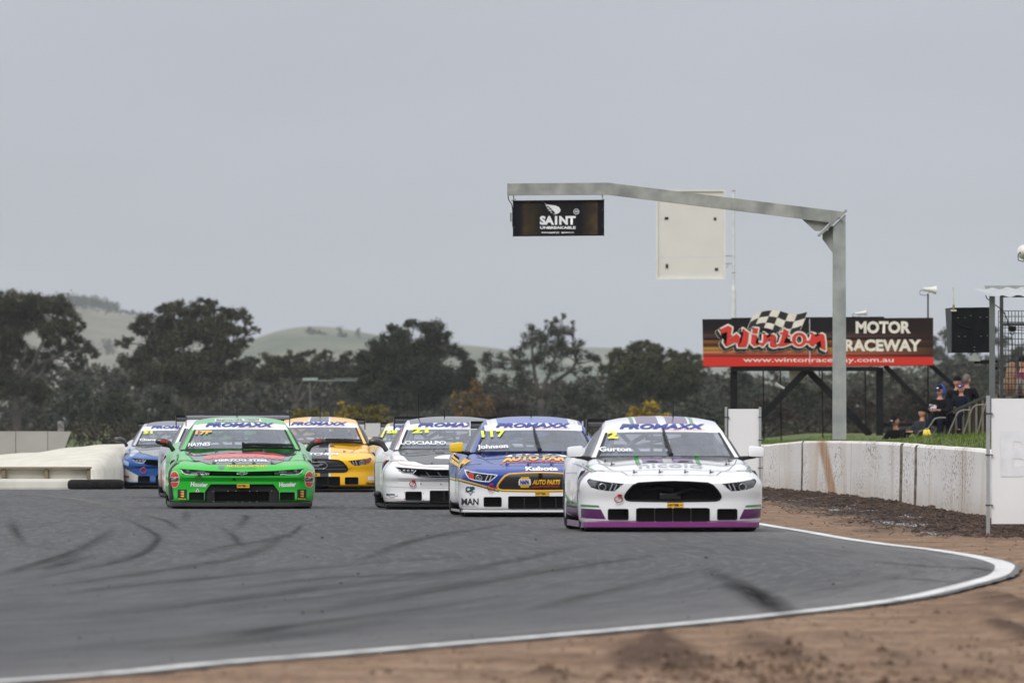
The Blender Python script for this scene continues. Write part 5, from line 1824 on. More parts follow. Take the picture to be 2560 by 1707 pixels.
    def plate(s, z=0.275, x=0.025):
        s.dec('sponsor_plate', [rrect(x - 0.083, z - 0.025, x + 0.083, z + 0.027, 0.006)], mat('plate_yellow', lin(228, 176, 40), 0.4), layer=0)
        s.ring('plate_rim', rrect(x - 0.083, z - 0.025, x + 0.083, z + 0.027, 0.006), 0.003, BLACK)
        s.text('lettering', 'HYTEK', (x - 0.074, z - 0.012, x + 0.045, z + 0.012), BLACK, 0.05, layer=1)
        s.dec('lettering', [[(x + 0.05, z - 0.003), (x + 0.074, z - 0.003), (x + 0.074, z + 0.003), (x + 0.05, z + 0.003)]], BLACK, layer=1)

SEAM = mat('seam_grey', (0.10, 0.10, 0.10), 0.6)
WHITE = lin(233, 233, 234)
WHT = mat('ink_white', (0.8, 0.8, 0.8), 0.4)
YLW = mat('ink_fluoro_yellow', lin(225, 235, 50), 0.4, emis=None)
YLO = mat('ink_yellow', lin(242, 230, 62), 0.4)
ORG = mat('ink_orange', lin(240, 182, 66), 0.4)
RED = mat('ink_red2', lin(200, 50, 40), 0.4)
NAVY = mat('ink_navy', lin(30, 35, 60), 0.4)
INK = mat('ink_black', (0.012, 0.012, 0.014), 0.4)
GREY = mat('ink_grey', lin(120, 124, 134), 0.4)

def ws(X0, Y0, X1, Y1, f, sh):
    """rect on the screen of a car, px of the zoomed view minus the lean of the yawed cabin"""
    a = f(X0, Y0); b = f(X1, Y1)
    return (a[0] + sh, a[1], b[0] + sh, b[1])

YAW = 2.3
# ------------------------------------------------------------------ 1: leading white car, number 2
purple = lin(92, 26, 100)
green2 = lin(40, 130, 60)
purp_t = lin(96, 62, 112)
roof2 = livery('paint_white_striped_roof', WHITE, [
    (purp_t, [({'ax': 1}, 0.042, 0.275)]), (green2, [({'ax': 1}, 0.30, 0.342)])])
p = at(1683, HOR, 120); p.z = 0
car = RaceCar('fastback', 'leading white race car with purple and green stripes and yellow number 2', p, YAW,
              paint(WHITE), roof=roof2, splitter=(paint(lin(122, 32, 116)), 0.045, 0.110), antenna=((0.15, 0.24),), wiper='up')
PUR = mat('ink_purple', lin(80, 20, 82), 0.35, coat=0.5)
GRN = mat('ink_green', green2, 0.35, coat=0.5)
PURL = mat('ink_purple_light', lin(110, 80, 130), 0.35, coat=0.5)
for sg in (-1, 1):
    def q(*pts): return [(sg * -(x), z) for x, z in pl(c2, *pts)]
    car.dec('stripe', [q((290, 1058), (485, 1068), (497, 1088), (290, 1083))], GRN)
    car.dec('stripe', [q((290, 1098), (508, 1107), (556, 1205), (290, 1195))], PUR)
    car.dec('stripe', [q((340, 655), (368, 662), (440, 742), (418, 742))], PUR)
    car.dec('stripe', [q((368, 645), (392, 650), (475, 730), (447, 734))], GRN)
    car.dec('stripe', [[(sg * 0.05, 0.92), (sg * 0.27, 0.92), (sg * 0.27, 1.30), (sg * 0.05, 1.30)]], PURL, 'top')
    car.dec('stripe', [[(sg * 0.30, 0.75), (sg * 0.345, 0.75), (sg * 0.345, 1.40), (sg * 0.30, 1.40)]], GRN, 'top')
    car.dec('hood_vent', [[(sg * 0.10, 0.95), (sg * 0.20, 0.95), (sg * 0.23, 1.10), (sg * 0.13, 1.10)]], INK, 'top', 1)
car.brand_strip()
car.text('race_number', '2', ws(580, 408, 685, 336, c2, 0.085), YLO, 0.05, layer=4)
car.text('driver_name', 'Gurton', ws(512, 540, 825, 494, c2, 0.055), WHT, 0.03, layer=4)
car.text('lettering', 'nicolo', (-0.33, 0.60, 0.35, 0.80), mat('ink_silver', lin(172, 174, 182), 0.3), 0.01, mode='top')
car.hood_gap([(-0.745, 1.28), (-0.70, 0.90), (-0.47, 0.21), (0.0, 0.18), (0.47, 0.21), (0.70, 0.90), (0.745, 1.28)])
car.hood_pins([(-0.40, 0.30), (-0.13, 0.28), (0.14, 0.28), (0.41, 0.30), (-0.66, 1.25), (0.66, 1.25), (-0.6, 1.05), (0.62, 1.05)])
car.headlight_fast()
car.ring('grille_rim', GRILLE, 0.010, BLACK)
car.duct((-0.68, 0.13, -0.472, 0.24)); car.duct((0.472, 0.13, 0.68, 0.24))
car.duct((-0.385, 0.105, 0.385, 0.25), 4)
for i in range(5):
    for z in (0.105, 0.25):
        bm = bmesh.new()
        x = -0.37 + 0.185 * i
        lathe(bm, [(0.0, 0.0), (0.007, 0.0), (0.007, 0.008), (0.0, 0.010)], 8, Matrix.Translation((x, front_y(x, z, 'fastback') - 0.002, z)) @ Matrix.Rotation(R(90), 4, 'X'))
        obj('bolt', bm, CHROME, car.root)
# behind the big opening: radiator pipes and a lamp pod
bm = bmesh.new()
tube(bm, [(-0.3, 0.2, 0.45), (-0.15, 0.17, 0.47), (0.0, 0.19, 0.44)], 0.035)
tube(bm, [(0.05, 0.2, 0.40), (0.2, 0.17, 0.46), (0.33, 0.2, 0.44)], 0.028)
box(bm, (-0.02, 0.22, 0.37), (0.24, 0.05, 0.10), bev=0.03)
obj('radiator_pipe', bm, mat('pipe_dark', (0.012, 0.012, 0.013), 0.25), car.root)
car.plate(0.283)
car.tow_ring(-0.575, 0.345)
car.text('lettering', 'VP', (0.5, 0.42, 0.72, 0.62), PUR, 0.06, 0.15, mode='left')
# side stripes on the rear haunch
car.dec('stripe', [[(3.0, 0.30), (3.35, 0.42), (3.35, 0.38), (3.0, 0.26)]], GRN, 'left')
car.dec('stripe', [[(1.6, 0.15), (3.2, 0.15), (3.2, 0.32), (1.6, 0.24)]], PUR, 'left')

# ------------------------------------------------------------------ 2: blue and white car, number 117
blue17 = (0.0005, 0.040, 0.300)
body17 = livery('paint_blue_over_white', WHITE, [
    (lin(222, 184, 60), [({'z': 1, 'ax': -0.27}, 0.168, 0.30), ({'ax': 1}, 0.5, 2)]),
    (lin(50, 46, 40), [({'z': 1, 'ax': -0.27}, 0.168, 0.182), ({'ax': 1}, 0.5, 2)]),
    (blue17, [({'z': 1, 'ax': -0.27}, 0.202, 5), ({'ax': 1}, 0.5, 2)]),
    (blue17, [({'z': 1}, 0.33, 5), ({'ax': 1}, -1, 0.51)]),
    (WHITE, [({'y': 1}, 1.5, 9), ({'z': 1}, 0, 0.40)]),
])
roof17 = livery('paint_white_roof_blue_panel', WHITE, [
    (lin(60, 95, 175), [({'ax': 1}, -1, 0.44)]),
    (lin(220, 205, 140), [({'ax': 1}, 0.515, 0.525)]),
    (blue17, [({'ax': 1}, 0.56, 2)])])
p = at(1351, HOR, 138); p.z = 0
car = RaceCar('fastback', 'blue and white race car with yellow mirrors, black blanked grille and number 117', p, 2.2,
              body17, roof=roof17, strip=livery('strip_white_blue_edge', WHITE, [(blue17, [({'ax': 1}, 0.60, 2)])]), pillar=paint(blue17),
              mirror=paint(lin(235, 195, 20)), wing=BLACK, wing_end=paint(WHITE), antenna=((0.0, 0.10),), wing_dz=-0.10, splitter=(paint(WHITE), 0.055, 0.085))
car.brand_strip()
car.text('race_number', '117', ws(620, 450, 912, 366, c17, 0.06), YLW, 0.03, ang=2, layer=4)
car.text('driver_name', 'Johnson', ws(578, 604, 948, 540, c17, 0.04), WHT, 0.03, ang=2, layer=4)
CAP = mat('grille_blank', (0.022, 0.02, 0.018), 0.35, coat=0.4)
big = [(x * 1.02, 0.428 + (z - 0.428) * 1.06) for x, z in GRILLE]
car.dec('grille_cover', [big], CAP)
car.ring('grille_outline', big, 0.014, mat('outline_yellow', lin(232, 180, 50), 0.4))
hexa = pl(c17, (1057, 985), (1090, 925), (1185, 922), (1218, 985), (1185, 1052), (1090, 1052))[::-1]
car.dec('badge', [hexa], mat('badge_yellow', lin(230, 175, 35), 0.4), layer=1)
car.dec('badge', [pl(c17, (1062, 1020), (1068, 950), (1207, 950), (1212, 1020))], WHT, layer=2)
car.text('lettering', 'NAPA', (*c17(1082, 1012), *c17(1194, 958)), mat('ink_blue', lin(38, 52, 140), 0.4), 0.06, layer=3)
car.text('lettering', 'AUTO PARTS', (*c17(1228, 1016), *c17(1572, 955)), mat('badge_yellow', lin(230, 175, 35), 0.4), 0.05, 0.25, layer=2)
car.dec('underline', line_poly(pl(c17, (1228, 1045), (1350, 1036), (1450, 1034), (1560, 1038)), 0.013), RED, layer=2)
car.text('lettering', 'Kubota', (*c17(1150, 852), *c17(1548, 802)), WHT, 0.05)
car.text('lettering', 'MAN', (*c17(380, 1266), *c17(578, 1185)), INK, 0.025, step=0.03)
car.text('lettering', 'CIP', (*c17(425, 1108), *c17(532, 1040)), mat('ink_teal', lin(35, 65, 80), 0.4), 0.05)
car.dec('speech_mark', line_poly(pl(c17, (418, 1100), (478, 1120), (478, 1150), (500, 1118), (530, 1100)), 0.006), mat('ink_teal', lin(35, 65, 80), 0.4), layer=1)
car.dec('underline', line_poly(pl(c17, (385, 1262 + 18), (575, 1278 + 10)), 0.003), GREY, layer=1)
car.text('lettering', 'Hero', (0.85, 0.44, 1.5, 0.52), INK, 0.03, mode='left')
FLM = mat('flame_yellow', lin(222, 184, 90), 0.5, var=0.35, scale=12)
car.dec('flame', [pl(c17, (332, 655), (400, 640), (410, 700), (378, 738), (352, 715), (334, 750))[::-1]], FLM, 'front', 1)
car.dec('flame', [[(0.75, 0.60), (1.0, 0.56), (1.3, 0.60), (1.5, 0.66), (1.4, 0.71), (0.8, 0.68)]], FLM, 'left', 1)
car.dec('hood_badge', [[(-0.30, 0.98), (-0.42, 1.08), (-0.30, 1.18), (0.30, 1.18), (0.42, 1.08), (0.30, 0.98)]], mat('badge_gold', lin(214, 176, 96), 0.35), 'top')
car.dec('hood_badge', [[(-0.34, 1.0), (-0.38, 1.08), (-0.34, 1.16), (0.34, 1.16), (0.38, 1.08), (0.34, 1.0)]], WHT, 'top', 1)
car.text('lettering', 'NAPA', (-0.30, 1.02, 0.30, 1.14), NAVY, 0.05, mode='top', layer=2)
car.text('lettering', 'AUTO PARTS', (-0.44, 0.62, 0.50, 0.90), ORG, 0.05, 0.2, mode='top', layer=1)
car.dec('underline', [[(-0.46, 0.52), (0.5, 0.52), (0.5, 0.58), (-0.46, 0.58)]], RED, 'top', 1)
car.hood_gap([(-0.74, 1.32), (-0.66, 0.9), (-0.44, 0.30), (0.0, 0.26), (0.44, 0.30), (0.66, 0.9), (0.74, 1.32)])
car.hood_pins([(-0.40, 0.34), (-0.14, 0.33), (0.14, 0.33), (0.40, 0.34), (-0.66, 1.28), (-0.36, 1.28), (0.32, 1.28)])
car.headlight_fast(True, mat('reflector_red', lin(205, 75, 70), 0.3))
car.ring('headlight_rim', _hl, 0.006, WHT); car.ring('headlight_rim', mir(_hl), 0.006, WHT)
car.duct((-0.68, 0.13, -0.472, 0.24)); car.duct((0.472, 0.13, 0.68, 0.24)); car.duct((-0.385, 0.105, 0.385, 0.25), 4)
car.plate(0.283)
car.tow_ring(-0.60, 0.352)

# ------------------------------------------------------------------ 3: white car, number 21
body21 = livery('paint_white_red_lines', WHITE, [
    (lin(205, 150, 140), [({'z': 1, 'ax': -0.06}, 0.085, 0.092)]),
    (lin(206, 206, 206), [({'z': 1}, 0.30, 0.395), ({'ax': 1}, -1, 0.5)]),
])
carb = livery('paint_black_roof', (0.03, 0.031, 0.034), [(WHITE, [({'ax': 1}, 0.56, 2)])], 0.18)
p = at(1146, HOR, 149.5); p.z = 0
car = RaceCar('wedgeb', 'white race car with black hood and roof, black mirrors and number 21', p, 2.4,
              body21, roof=carb, pillar=paint(WHITE), mirror=paint((0.02, 0.02, 0.022), 0.35), mirror_style='swoop',
              wing=BLACK, wing_dz=-0.04, antenna=((-0.08, 0.10), (-0.42, 0.34)), wiper=None, splitter=(BLACK, 0.03, 0.07))
car.brand_strip()
car.text('race_number', '21', ws(685, 450, 900, 382, c21, 0.06), YLW, 0.05, ang=2, layer=4)
car.text('driver_name', 'LOSCIALPO', ws(545, 600, 1138, 556, c21, 0.04), WHT, 0.03, layer=4)
HOODP = [(-0.75, 1.36), (-0.72, 1.0), (-0.62, 0.58), (-0.52, 0.34), (-0.41, 0.19), (0, 0.155), (0.41, 0.19), (0.52, 0.34), (0.62, 0.58), (0.72, 1.0), (0.75, 1.36), (0.4, 1.27), (0, 1.25), (-0.4, 1.27)]
car.dec('hood_panel', [HOODP], CARBON, 'top')
car.dec('hood_patch', [ellipse(0.12, 0.62, 0.42, 0.17)], paint(WHITE), 'top', 1)
car.dec('hood_vent', [[(-0.24, 0.98), (-0.14, 0.98), (-0.16, 1.12), (-0.27, 1.12)], [(0.24, 0.98), (0.14, 0.98), (0.16, 1.12), (0.27, 1.12)]], INK, 'top', 1)
car.hood_gap(HOODP[:11])
car.hood_pins([(-0.36, 0.25), (-0.13, 0.23), (0.13, 0.23), (0.36, 0.25), (-0.66, 1.24), (-0.30, 1.24), (0.3, 1.24)], CHROME)
car.headlight_wedge('b')
RIML = mat('ink_pink_line', lin(205, 140, 130), 0.4)
for sg in (-1, 1):
    car.dec('pin_line', line_poly([(sg * x, z) for x, z in pl(c21, (380, 700), (470, 800), (540, 848), (760, 875), (1190, 895))], 0.005), RIML)
    car.dec('pin_line', line_poly([(sg * x, z) for x, z in pl(c21, (540, 620), (590, 480), (630, 370))], 0.006), RIML)
    bm = bmesh.new()
    for xx in (0.12, 0.27, 0.42):
        bar(bm, (sg * xx, front_y(xx, 0.47, 'wedge') + 0.03, 0.49), (sg * (xx - 0.05), front_y(xx, 0.45, 'wedge') + 0.03, 0.43), 0.006, 0.008, up=(0, 1, 0))
    bar(bm, (sg * 0.50, front_y(0.5, 0.44, 'wedge') + 0.02, 0.445), (sg * 0.02, front_y(0.02, 0.43, 'wedge') + 0.02, 0.432), 0.006, 0.008, up=(0, 1, 0))
    obj('grille_bar', bm, GREY, car.root)
    car.text('lettering', 'PHCDA', tuple([-0.93, 0.185, -0.82, 0.208]) if sg < 0 else (0.82, 0.185, 0.93, 0.208), NAVY, 0.05)
    car.dec('wing_logo', line_poly([(sg * x, z) for x, z in pl(c21, (355, 1250), (400, 1272), (425, 1285), (455, 1272), (500, 1258))], 0.008), GREY)
    car.duct((-0.69, 0.125, -0.482, 0.232) if sg < 0 else (0.482, 0.125, 0.69, 0.232), frame=True)
car.ring('grille_rim', CUTS['wedgeb']['cuts'][0][0], 0.006, GREY)
car.duct((-0.37, 0.10, 0.37, 0.245), 4)
car.dec('seam', line_poly(pl(c21, (300, 1136), (600, 1150), (1286, 1158)), 0.003) + line_poly(mir(pl(c21, (300, 1136), (600, 1150), (1286, 1158))), 0.003), GREY)
for x, z in ((-0.49, 0.338), (-0.228, 0.332), (0.228, 0.332), (0.49, 0.338)):
    car.dec('bolt_hole', [ellipse(x, z, 0.008, 0.009, 10)], INK)
for x, z in pl(c21, (584, 1217), (832, 1230), (583, 1300), (832, 1313)):
    car.dec('bolt_hole', [ellipse(x, z, 0.005, 0.006, 8)], INK)
car.tow_ring(-0.60, 0.335)
car.text('race_number', '20', (0.95, 0.50, 1.45, 0.62), INK, 0.06, mode='left')
car.dec('race_number', [ellipse(1.2, 0.56, 0.36, 0.09)], RED, 'left', 0)
# brake duct pod low on the side
bm = bmesh.new()
bmesh.ops.create_uvsphere(bm, u_segments=14, v_segments=10, radius=1, matrix=Matrix.Translation((-1.02, 1.35, 0.19)) @ Matrix.Diagonal((0.055, 0.16, 0.05, 1)))
obj('side_exhaust', bm, BLACK, car.root, True)

# ------------------------------------------------------------------ 4: green car, number 17P
gcol = (0.001, 0.47, 0.016)
p = at(605, HOR, 150.5); p.z = 0
car = RaceCar('wedge', 'bright green race car with black hood, black mirrors and number 17P', p, 2.1,
              paint(gcol), mirror=paint((0.02, 0.02, 0.022), 0.3), mirror_style='swoop', wing=CARBON, wing_dz=0.012,
              antenna=((-0.03, 0.18), ), wiper='side', splitter=(mat('splitter_black', (0.025, 0.025, 0.027), 0.5), 0.03, 0.088))
car.brand_strip()
car.text('race_number', '17P', ws(612, 450, 830, 402, c=None, f=cg, sh=0.02) if False else (*[a for a in (-0.60, 0.975, -0.375, 1.022)],), ORG, 0.05, 0.1, ang=2, layer=4)
car.text('driver_name', 'HAYNES', (-0.70, 0.815, -0.40, 0.863), WHT, 0.03, 0.25, ang=2, layer=4)
car.dec('roof_decal', [[(-0.34, 1.150), (0.29, 1.150), (0.28, 1.187), (-0.33, 1.187)]], WHT)
car.text('lettering', 'summit', (-0.315, 1.166, 0.035, 1.184), INK, 0.04, layer=1)
car.text('lettering', 'WORKSAFE', (0.06, 1.166, 0.26, 1.184), INK, 0.03, layer=1)
car.text('lettering', 'CONSULTING FIRE MANAGEMENT', (-0.315, 1.153, 0.26, 1.162), INK, 0.02, layer=1)
hoodm = mat('hood_black_blue', (0.035, 0.037, 0.042), 0.22, coat=1.0, col2=lin(60, 80, 120), scale=1.6, lo=0.50, hi=0.75)
car.dec('hood_panel', [HOODP], hoodm, 'top')
hr = mat('hood_red', lin(210, 60, 55), 0.3, coat=0.6, var=0.2, scale=8)
rnd = random.Random(4)
zig = []
for i in range(24):
    x = -0.52 + 1.08 * i / 23
    zig.append((x, 0.58 + 0.06 * abs(x) + (0.05 if i % 2 else -0.02) + rnd.uniform(-0.015, 0.015)))
up_ = [(0.60, 1.02), (0.5, 1.13), (0.2, 1.13), (0.05, 1.04), (-0.12, 1.12), (-0.3, 1.0), (-0.45, 0.86)]
car.dec('hood_flame', [zig + up_], hr, 'top', 1)
for i in range(4):
    x = -0.2 + 0.22 * i
    car.dec('hood_letter', [[(x, 0.78), (x + 0.05, 0.84), (x + 0.02, 0.92), (x + 0.12, 1.02), (x + 0.10, 0.94), (x + 0.15, 0.88), (x + 0.07, 0.86)]], INK, 'top', 2)
car.text('lettering', 'HERZOG STEEL', (-0.35, 0.30, 0.36, 0.42), WHT, 0.04, mode='top', layer=2)
car.text('lettering', 'Keep Safe', (-0.66, 1.06, -0.46, 1.14), GREY, 0.02, mode='top', layer=2)
car.hood_gap(HOODP[:11])
car.hood_pins([(-0.38, 0.25), (-0.12, 0.22), (0.15, 0.22), (0.39, 0.25), (-0.68, 1.24), (-0.34, 1.22), (0.30, 1.22)])
car.headlight_wedge('a')
BOW = pl(cg, (1140, 950), (1152, 928), (1188, 928), (1188, 922), (1228, 922), (1228, 928), (1278, 928), (1262, 950), (1228, 950), (1228, 962), (1188, 962), (1188, 950))[::-1]
BOWx = [(x - 0.005, z) for x, z in BOW]
car.ring('emblem', BOWx, 0.0045, CHROME)
car.dec('emblem', [BOWx], INK, layer=0)
bm = bmesh.new()
for z in (0.452, 0.472):
    bar(bm, (-0.40, 0.09, z), (0.40, 0.09, z), 0.01, 0.004)
obj('grille_bar', bm, mat('dark_steel', (0.05, 0.05, 0.05), 0.4, metal=0.6), car.root)
OFFW = mat('ink_cream', lin(225, 215, 195), 0.4)
GORG = mat('ink_gulf_orange', lin(205, 62, 40), 0.4)
for sg, X in ((-1, 342), (1, 2064)):
    cx, cz = cg(X, 1018)
    car.dec('oval_badge', [ellipse(cx, cz, 0.066, 0.110)], OFFW, layer=0)
    car.dec('oval_badge', [ellipse(cx, cz, 0.058, 0.101, 20, 22, 158)], GORG, layer=1)
    car.dec('oval_badge', [ellipse(cx, cz, 0.058, 0.101, 20, 202, 338)], GORG, layer=1)
    car.text('lettering', 'Gulf', (cx - 0.052, cz - 0.026, cx + 0.052, cz + 0.028), NAVY, 0.015, layer=2)
    hx = cg(545, 1050)[0] if sg < 0 else cg(1675, 1050)[0]
    car.text('lettering', 'Hoosier', (hx, 0.292, hx + 0.225, 0.355), WHT, 0.045, 0.1, ang=2 * sg, layer=1)
    bx = cg(380, 0)[0] if sg < 0 else cg(1910, 0)[0]
    car.dec('sponsor_panel', [[(bx, 0.098), (bx + 0.122, 0.098), (bx + 0.122, 0.257), (bx, 0.257)]], INK, layer=0)
    for i in range(3):
        z = 0.235 - 0.032 * i
        car.dec('chevron', [[(bx + 0.035, z), (bx + 0.06, z + 0.006), (bx + 0.085, z + 0.006), (bx + 0.085, z - 0.014), (bx + 0.07, z - 0.014), (bx + 0.05, z - 0.010)]], ORG, layer=1)
    car.text('lettering', 'ElvinGroup', (bx + 0.01, 0.124, bx + 0.112, 0.143), YLO if sg < 0 else YLO, 0.04, layer=1)
    car.duct((-0.70, 0.115, -0.50, 0.222) if sg < 0 else (0.50, 0.115, 0.70, 0.222), frame=False)
    # black flare edging beside the nose
    car.dec('arch_edge', [[(0.30, 0.10), (0.55, 0.10), (0.50, 0.40), (0.46, 0.63), (0.38, 0.63), (0.36, 0.35)]], BLACK, 'left') if sg < 0 else None
car.dec('warning_triangle', [pl(cg, (608, 1178), (658, 1178), (633, 1130))], WHT, layer=0)
car.dec('warning_triangle', [pl(cg, (618, 1174), (648, 1174), (633, 1142))], RED, layer=1)
car.dec('shield', [pl(cg, (900, 850), (905, 880), (940, 890), (975, 880), (978, 850), (940, 845))], GREY, layer=0)
car.text('lettering', 'ROCK SOLID', (*cg(1010, 862), *cg(1528, 834)), ORG, 0.02, layer=0)
car.text('lettering', 'FABRICATIONS', (*cg(1040, 884), *cg(1380, 868)), GREY, 0.01, layer=0)
car.dec('diamond', [pl(cg, (1072, 1014), (1102, 1030), (1130, 1014), (1102, 998))], INK, layer=0)
car.dec('signature', line_poly(pl(cg, (1150, 1004), (1180, 998), (1200, 1008), (1250, 1000)), 0.003), INK, layer=0)
car.plate(0.305, 0.016)
car.tow_ring(-0.578, 0.405, mat('tow_black', (0.02, 0.02, 0.02), 0.4), 0.034)
for x, z in pl(cg, (833, 1172), (1022, 1166), (1125, 1166), (1300, 1168), (1396, 1168), (1583, 1166), (838, 1302), (1025, 1306), (1125, 1308), (1210, 1302), (1300, 1306), (1396, 1302), (1580, 1298)):
    bm = bmesh.new()
    bmesh.ops.create_uvsphere(bm, u_segments=8, v_segments=6, radius=0.0075, matrix=Matrix.Translation((x, (0.10 if 0.12 < z else front_y(x, z, 'wedge')) - 0.003, z)))
    obj('bolt', bm, CHROME, car.root)
for sg in (-1, 1):
    r0 = ((-1.07, 0.88, -0.965, 0.915) if sg < 0 else (0.985, 0.855, 1.08, 0.905))
    bm = text_bm('ROCK', (r0[0], 0, r0[2], r0[3] - r0[1]), 0.05, 0.0, -8 * -sg)
    for v in bm.verts: v.co = Vector((v.co.x, 1.435, v.co.y + 0.872))
    obj('mirror_lettering', bm, RED, car.root)
for sg in (-1, 1):
    bm = text_bm('summit', (sg * 0.55 - 0.09, 0, sg * 0.55 + 0.09, 0.018), 0.04)
    for v in bm.verts: v.co = Vector((v.co.x, 4.588, v.co.y + 1.228))
    obj('wing_lettering', bm, GREY, car.root)

# ------------------------------------------------------------------ 5: silver car half hidden behind the green one
p = at(570, HOR, 170); p.z = 0
car = RaceCar('fastback', 'silver and white race car with gold side graphics, mostly hidden behind the green car', p, 2.6,
              livery('paint_silver', lin(150, 152, 156), [(WHITE, [({'z': 1}, 0.0, 0.62), ({'ax': 1}, 0.90, 1.1), ({'y': 1}, 0.1, 0.45)])]),
              roof=paint(WHITE), pillar=paint(WHITE), antenna=((-0.03, 0.42),), wing=BLACK, wing_dz=-0.02, splitter=(BLACK, 0.03, 0.07))
car.brand_strip()
car.text('race_number', '3', (-0.56, 0.97, -0.46, 1.04), YLW, 0.05, layer=4)
car.headlight_fast()
car.dec('gold_flash', [[(0.5, 0.62), (1.1, 0.64), (1.5, 0.80), (1.1, 0.80), (0.45, 0.70)]], mat('flash_gold', lin(190, 165, 85), 0.35), 'left')
car.dec('red_flash', [[(1.5, 0.10), (3.1, 0.10), (3.1, 0.42), (2.2, 0.34), (1.5, 0.30)]], mat('flash_red', lin(190, 75, 70), 0.4, var=0.3, scale=9), 'left')
car.dec('red_flash', [[(3.95, 0.10), (4.4, 0.10), (4.4, 0.42), (3.98, 0.34)]], mat('flash_red', lin(190, 75, 70), 0.4), 'left')
car.text('lettering', 'RACING', (2.0, 0.5, 3.1, 0.66), GREY, 0.04, mode='left')

# ------------------------------------------------------------------ 6: yellow car with black centre stripe
ycol = lin(255, 192, 0)
def ystripe(nm):
    st = {'ax': 1, 'y': 0.022}
    return livery(nm, ycol, [(WHITE, [(st, -9, 0.235)]), (ycol, [(st, -9, 0.222)]) if False else (WHITE, [(st, 0.20, 0.232)]), (lin(46, 48, 54), [(st, -9, 0.205)])])
p = at(790, HOR, 184.5); p.z = 0
car = RaceCar('fastback', 'yellow race car with black centre stripe and side lying wiper, behind the green car', p, -0.4,
              ystripe('paint_yellow_stripe'), pillar=paint(ycol), mirror=paint((0.02, 0.02, 0.022), 0.35), wing=BLACK,
              antenna=((0.0, 0.24),), wiper='side', splitter=(BLACK, 0.02, 0.05))
car.brand_strip()
car.headlight_fast(True, mat('reflector_brown', lin(170, 80, 60), 0.3))
car.ring('grille_rim', GRILLE, 0.014, BLACK)
GM = mat('grille_black', (0.02, 0.02, 0.02), 0.4)
car.dec('grille_panel', [GRILLE], GM, layer=-2)
car.ring('emblem', [(-0.19, 0.43), (-0.14, 0.485), (0.14, 0.485), (0.19, 0.43), (0.15, 0.38), (-0.15, 0.38)], 0.006, CHROME)
HORSE = [(-0.13, 0.455), (-0.06, 0.452), (-0.02, 0.446), (0.05, 0.452), (0.08, 0.468), (0.125, 0.455), (0.10, 0.442), (0.06, 0.43), (0.03, 0.405), (-0.01, 0.418), (-0.05, 0.40), (-0.10, 0.418), (-0.07, 0.432)]
car.dec('emblem', [HORSE[::-1]], GREY, layer=1)
for sg in (-1, 1):
    car.dec('grille_bar', line_poly([(sg * 0.24, 0.432), (sg * 0.50, 0.438)], 0.007), CHROME, layer=1)
    car.dec('grille_bar', line_poly([(sg * 0.16, 0.372), (sg * 0.55, 0.378), (sg * 0.585, 0.40)], 0.007), GREY, layer=1)
    car.duct((-0.68, 0.13, -0.472, 0.24) if sg < 0 else (0.472, 0.13, 0.68, 0.24))
car.text('lettering', 'HUTCHEN', (-0.34, 0.615 - 0.02, 0.36, 0.635), WHT, 0.05, 0.1)
car.text('lettering', 'Hoosier', (*cy(1478, 1300), *cy(1625, 1250)), INK, 0.03)
car.dec('sponsor_panel', [pl(cy, (1497, 1225), (1610, 1225), (1610, 1170), (1500, 1165))], WHT)
car.duct((-0.385, 0.105, 0.385, 0.25), 4)
car.plate(0.283, -0.02)
car.dec('hood_vent', [[(0.20, 1.04), (0.27, 1.04), (0.27, 1.16), (0.20, 1.16)]], INK, 'top', 1)
car.hood_gap([(-0.70, 1.30), (-0.55, 0.5), (-0.40, 0.42), (0.40, 0.42), (0.55, 0.5), (0.70, 1.30)])
car.hood_pins([(0.44, 0.55), (-0.14, 0.5), (0.14, 0.5)])

# ------------------------------------------------------------------ 7: blue car, number 51
b51 = (0.001, 0.075, 0.30)
body51 = livery('paint_blue_silver', b51, [
    (lin(175, 185, 200), [({'z': 1, 'ax': 0.62}, 1.085, 9), ({'ax': 1}, 0, 0.84), ({'z': 1}, 0.585, 9)]),
    (lin(120, 140, 170), [({'z': 1, 'ax': 0.62}, 1.175, 1.215), ({'z': 1}, 0.585, 9)]),
    (lin(200, 200, 200), [({'z': 1, 'ax': -0.55}, -0.35, -0.14), ({'z': 1}, 0.125, 0.40), ({'ax': 1}, 0.42, 2)]),
    (lin(200, 200, 202), [({'y': 1}, 1.5, 9), ({'z': 1}, 0.3, 9)]),
])
p = at(441, HOR, 205); p.z = -0.075
car = RaceCar('wedgeb', 'blue and silver race car number 51 behind the green one, by the cream barrier', p, 1.7,
              body51, roof=livery('paint_grey_roof', (0.05, 0.05, 0.055), [(lin(190, 192, 196), [({'ax': 1}, 0.545, 2)])], 0.2), pillar=paint(lin(190, 192, 196)),
              mirror=paint((0.02, 0.02, 0.022), 0.35), mirror_style='swoop', antenna=((-0.5, 0.07),), wiper=None)
car.brand_strip()
car.text('race_number', '51', ws(512, 525, 660, 472, c51, -0.03), YLW, 0.05, layer=4)
car.text('driver_name', 'Cheney', ws(430, 645, 740, 600, c51, 0), WHT, 0.04, layer=4)
car.dec('hood_panel', [HOODP], mat('hood_grey', lin(120, 122, 124), 0.25, coat=0.8), 'top')
car.hood_gap(HOODP[:11])
car.headlight_wedge('b')
car.tow_ring(-0.60, 0.33, mat('tow_pink', lin(200, 40, 80), 0.4), 0.045)
car.dec('sponsor_panel', [pl(c51, (163, 985), (258, 1020), (268, 960), (175, 920))[::-1]], mat('ink_pale_blue', lin(150, 175, 215), 0.4))
car.dec('red_panel', [rrect(*c51(190, 1210), *c51(268, 1168), 0.015)], mat('ink_dark_red', lin(150, 50, 45), 0.4), layer=1)
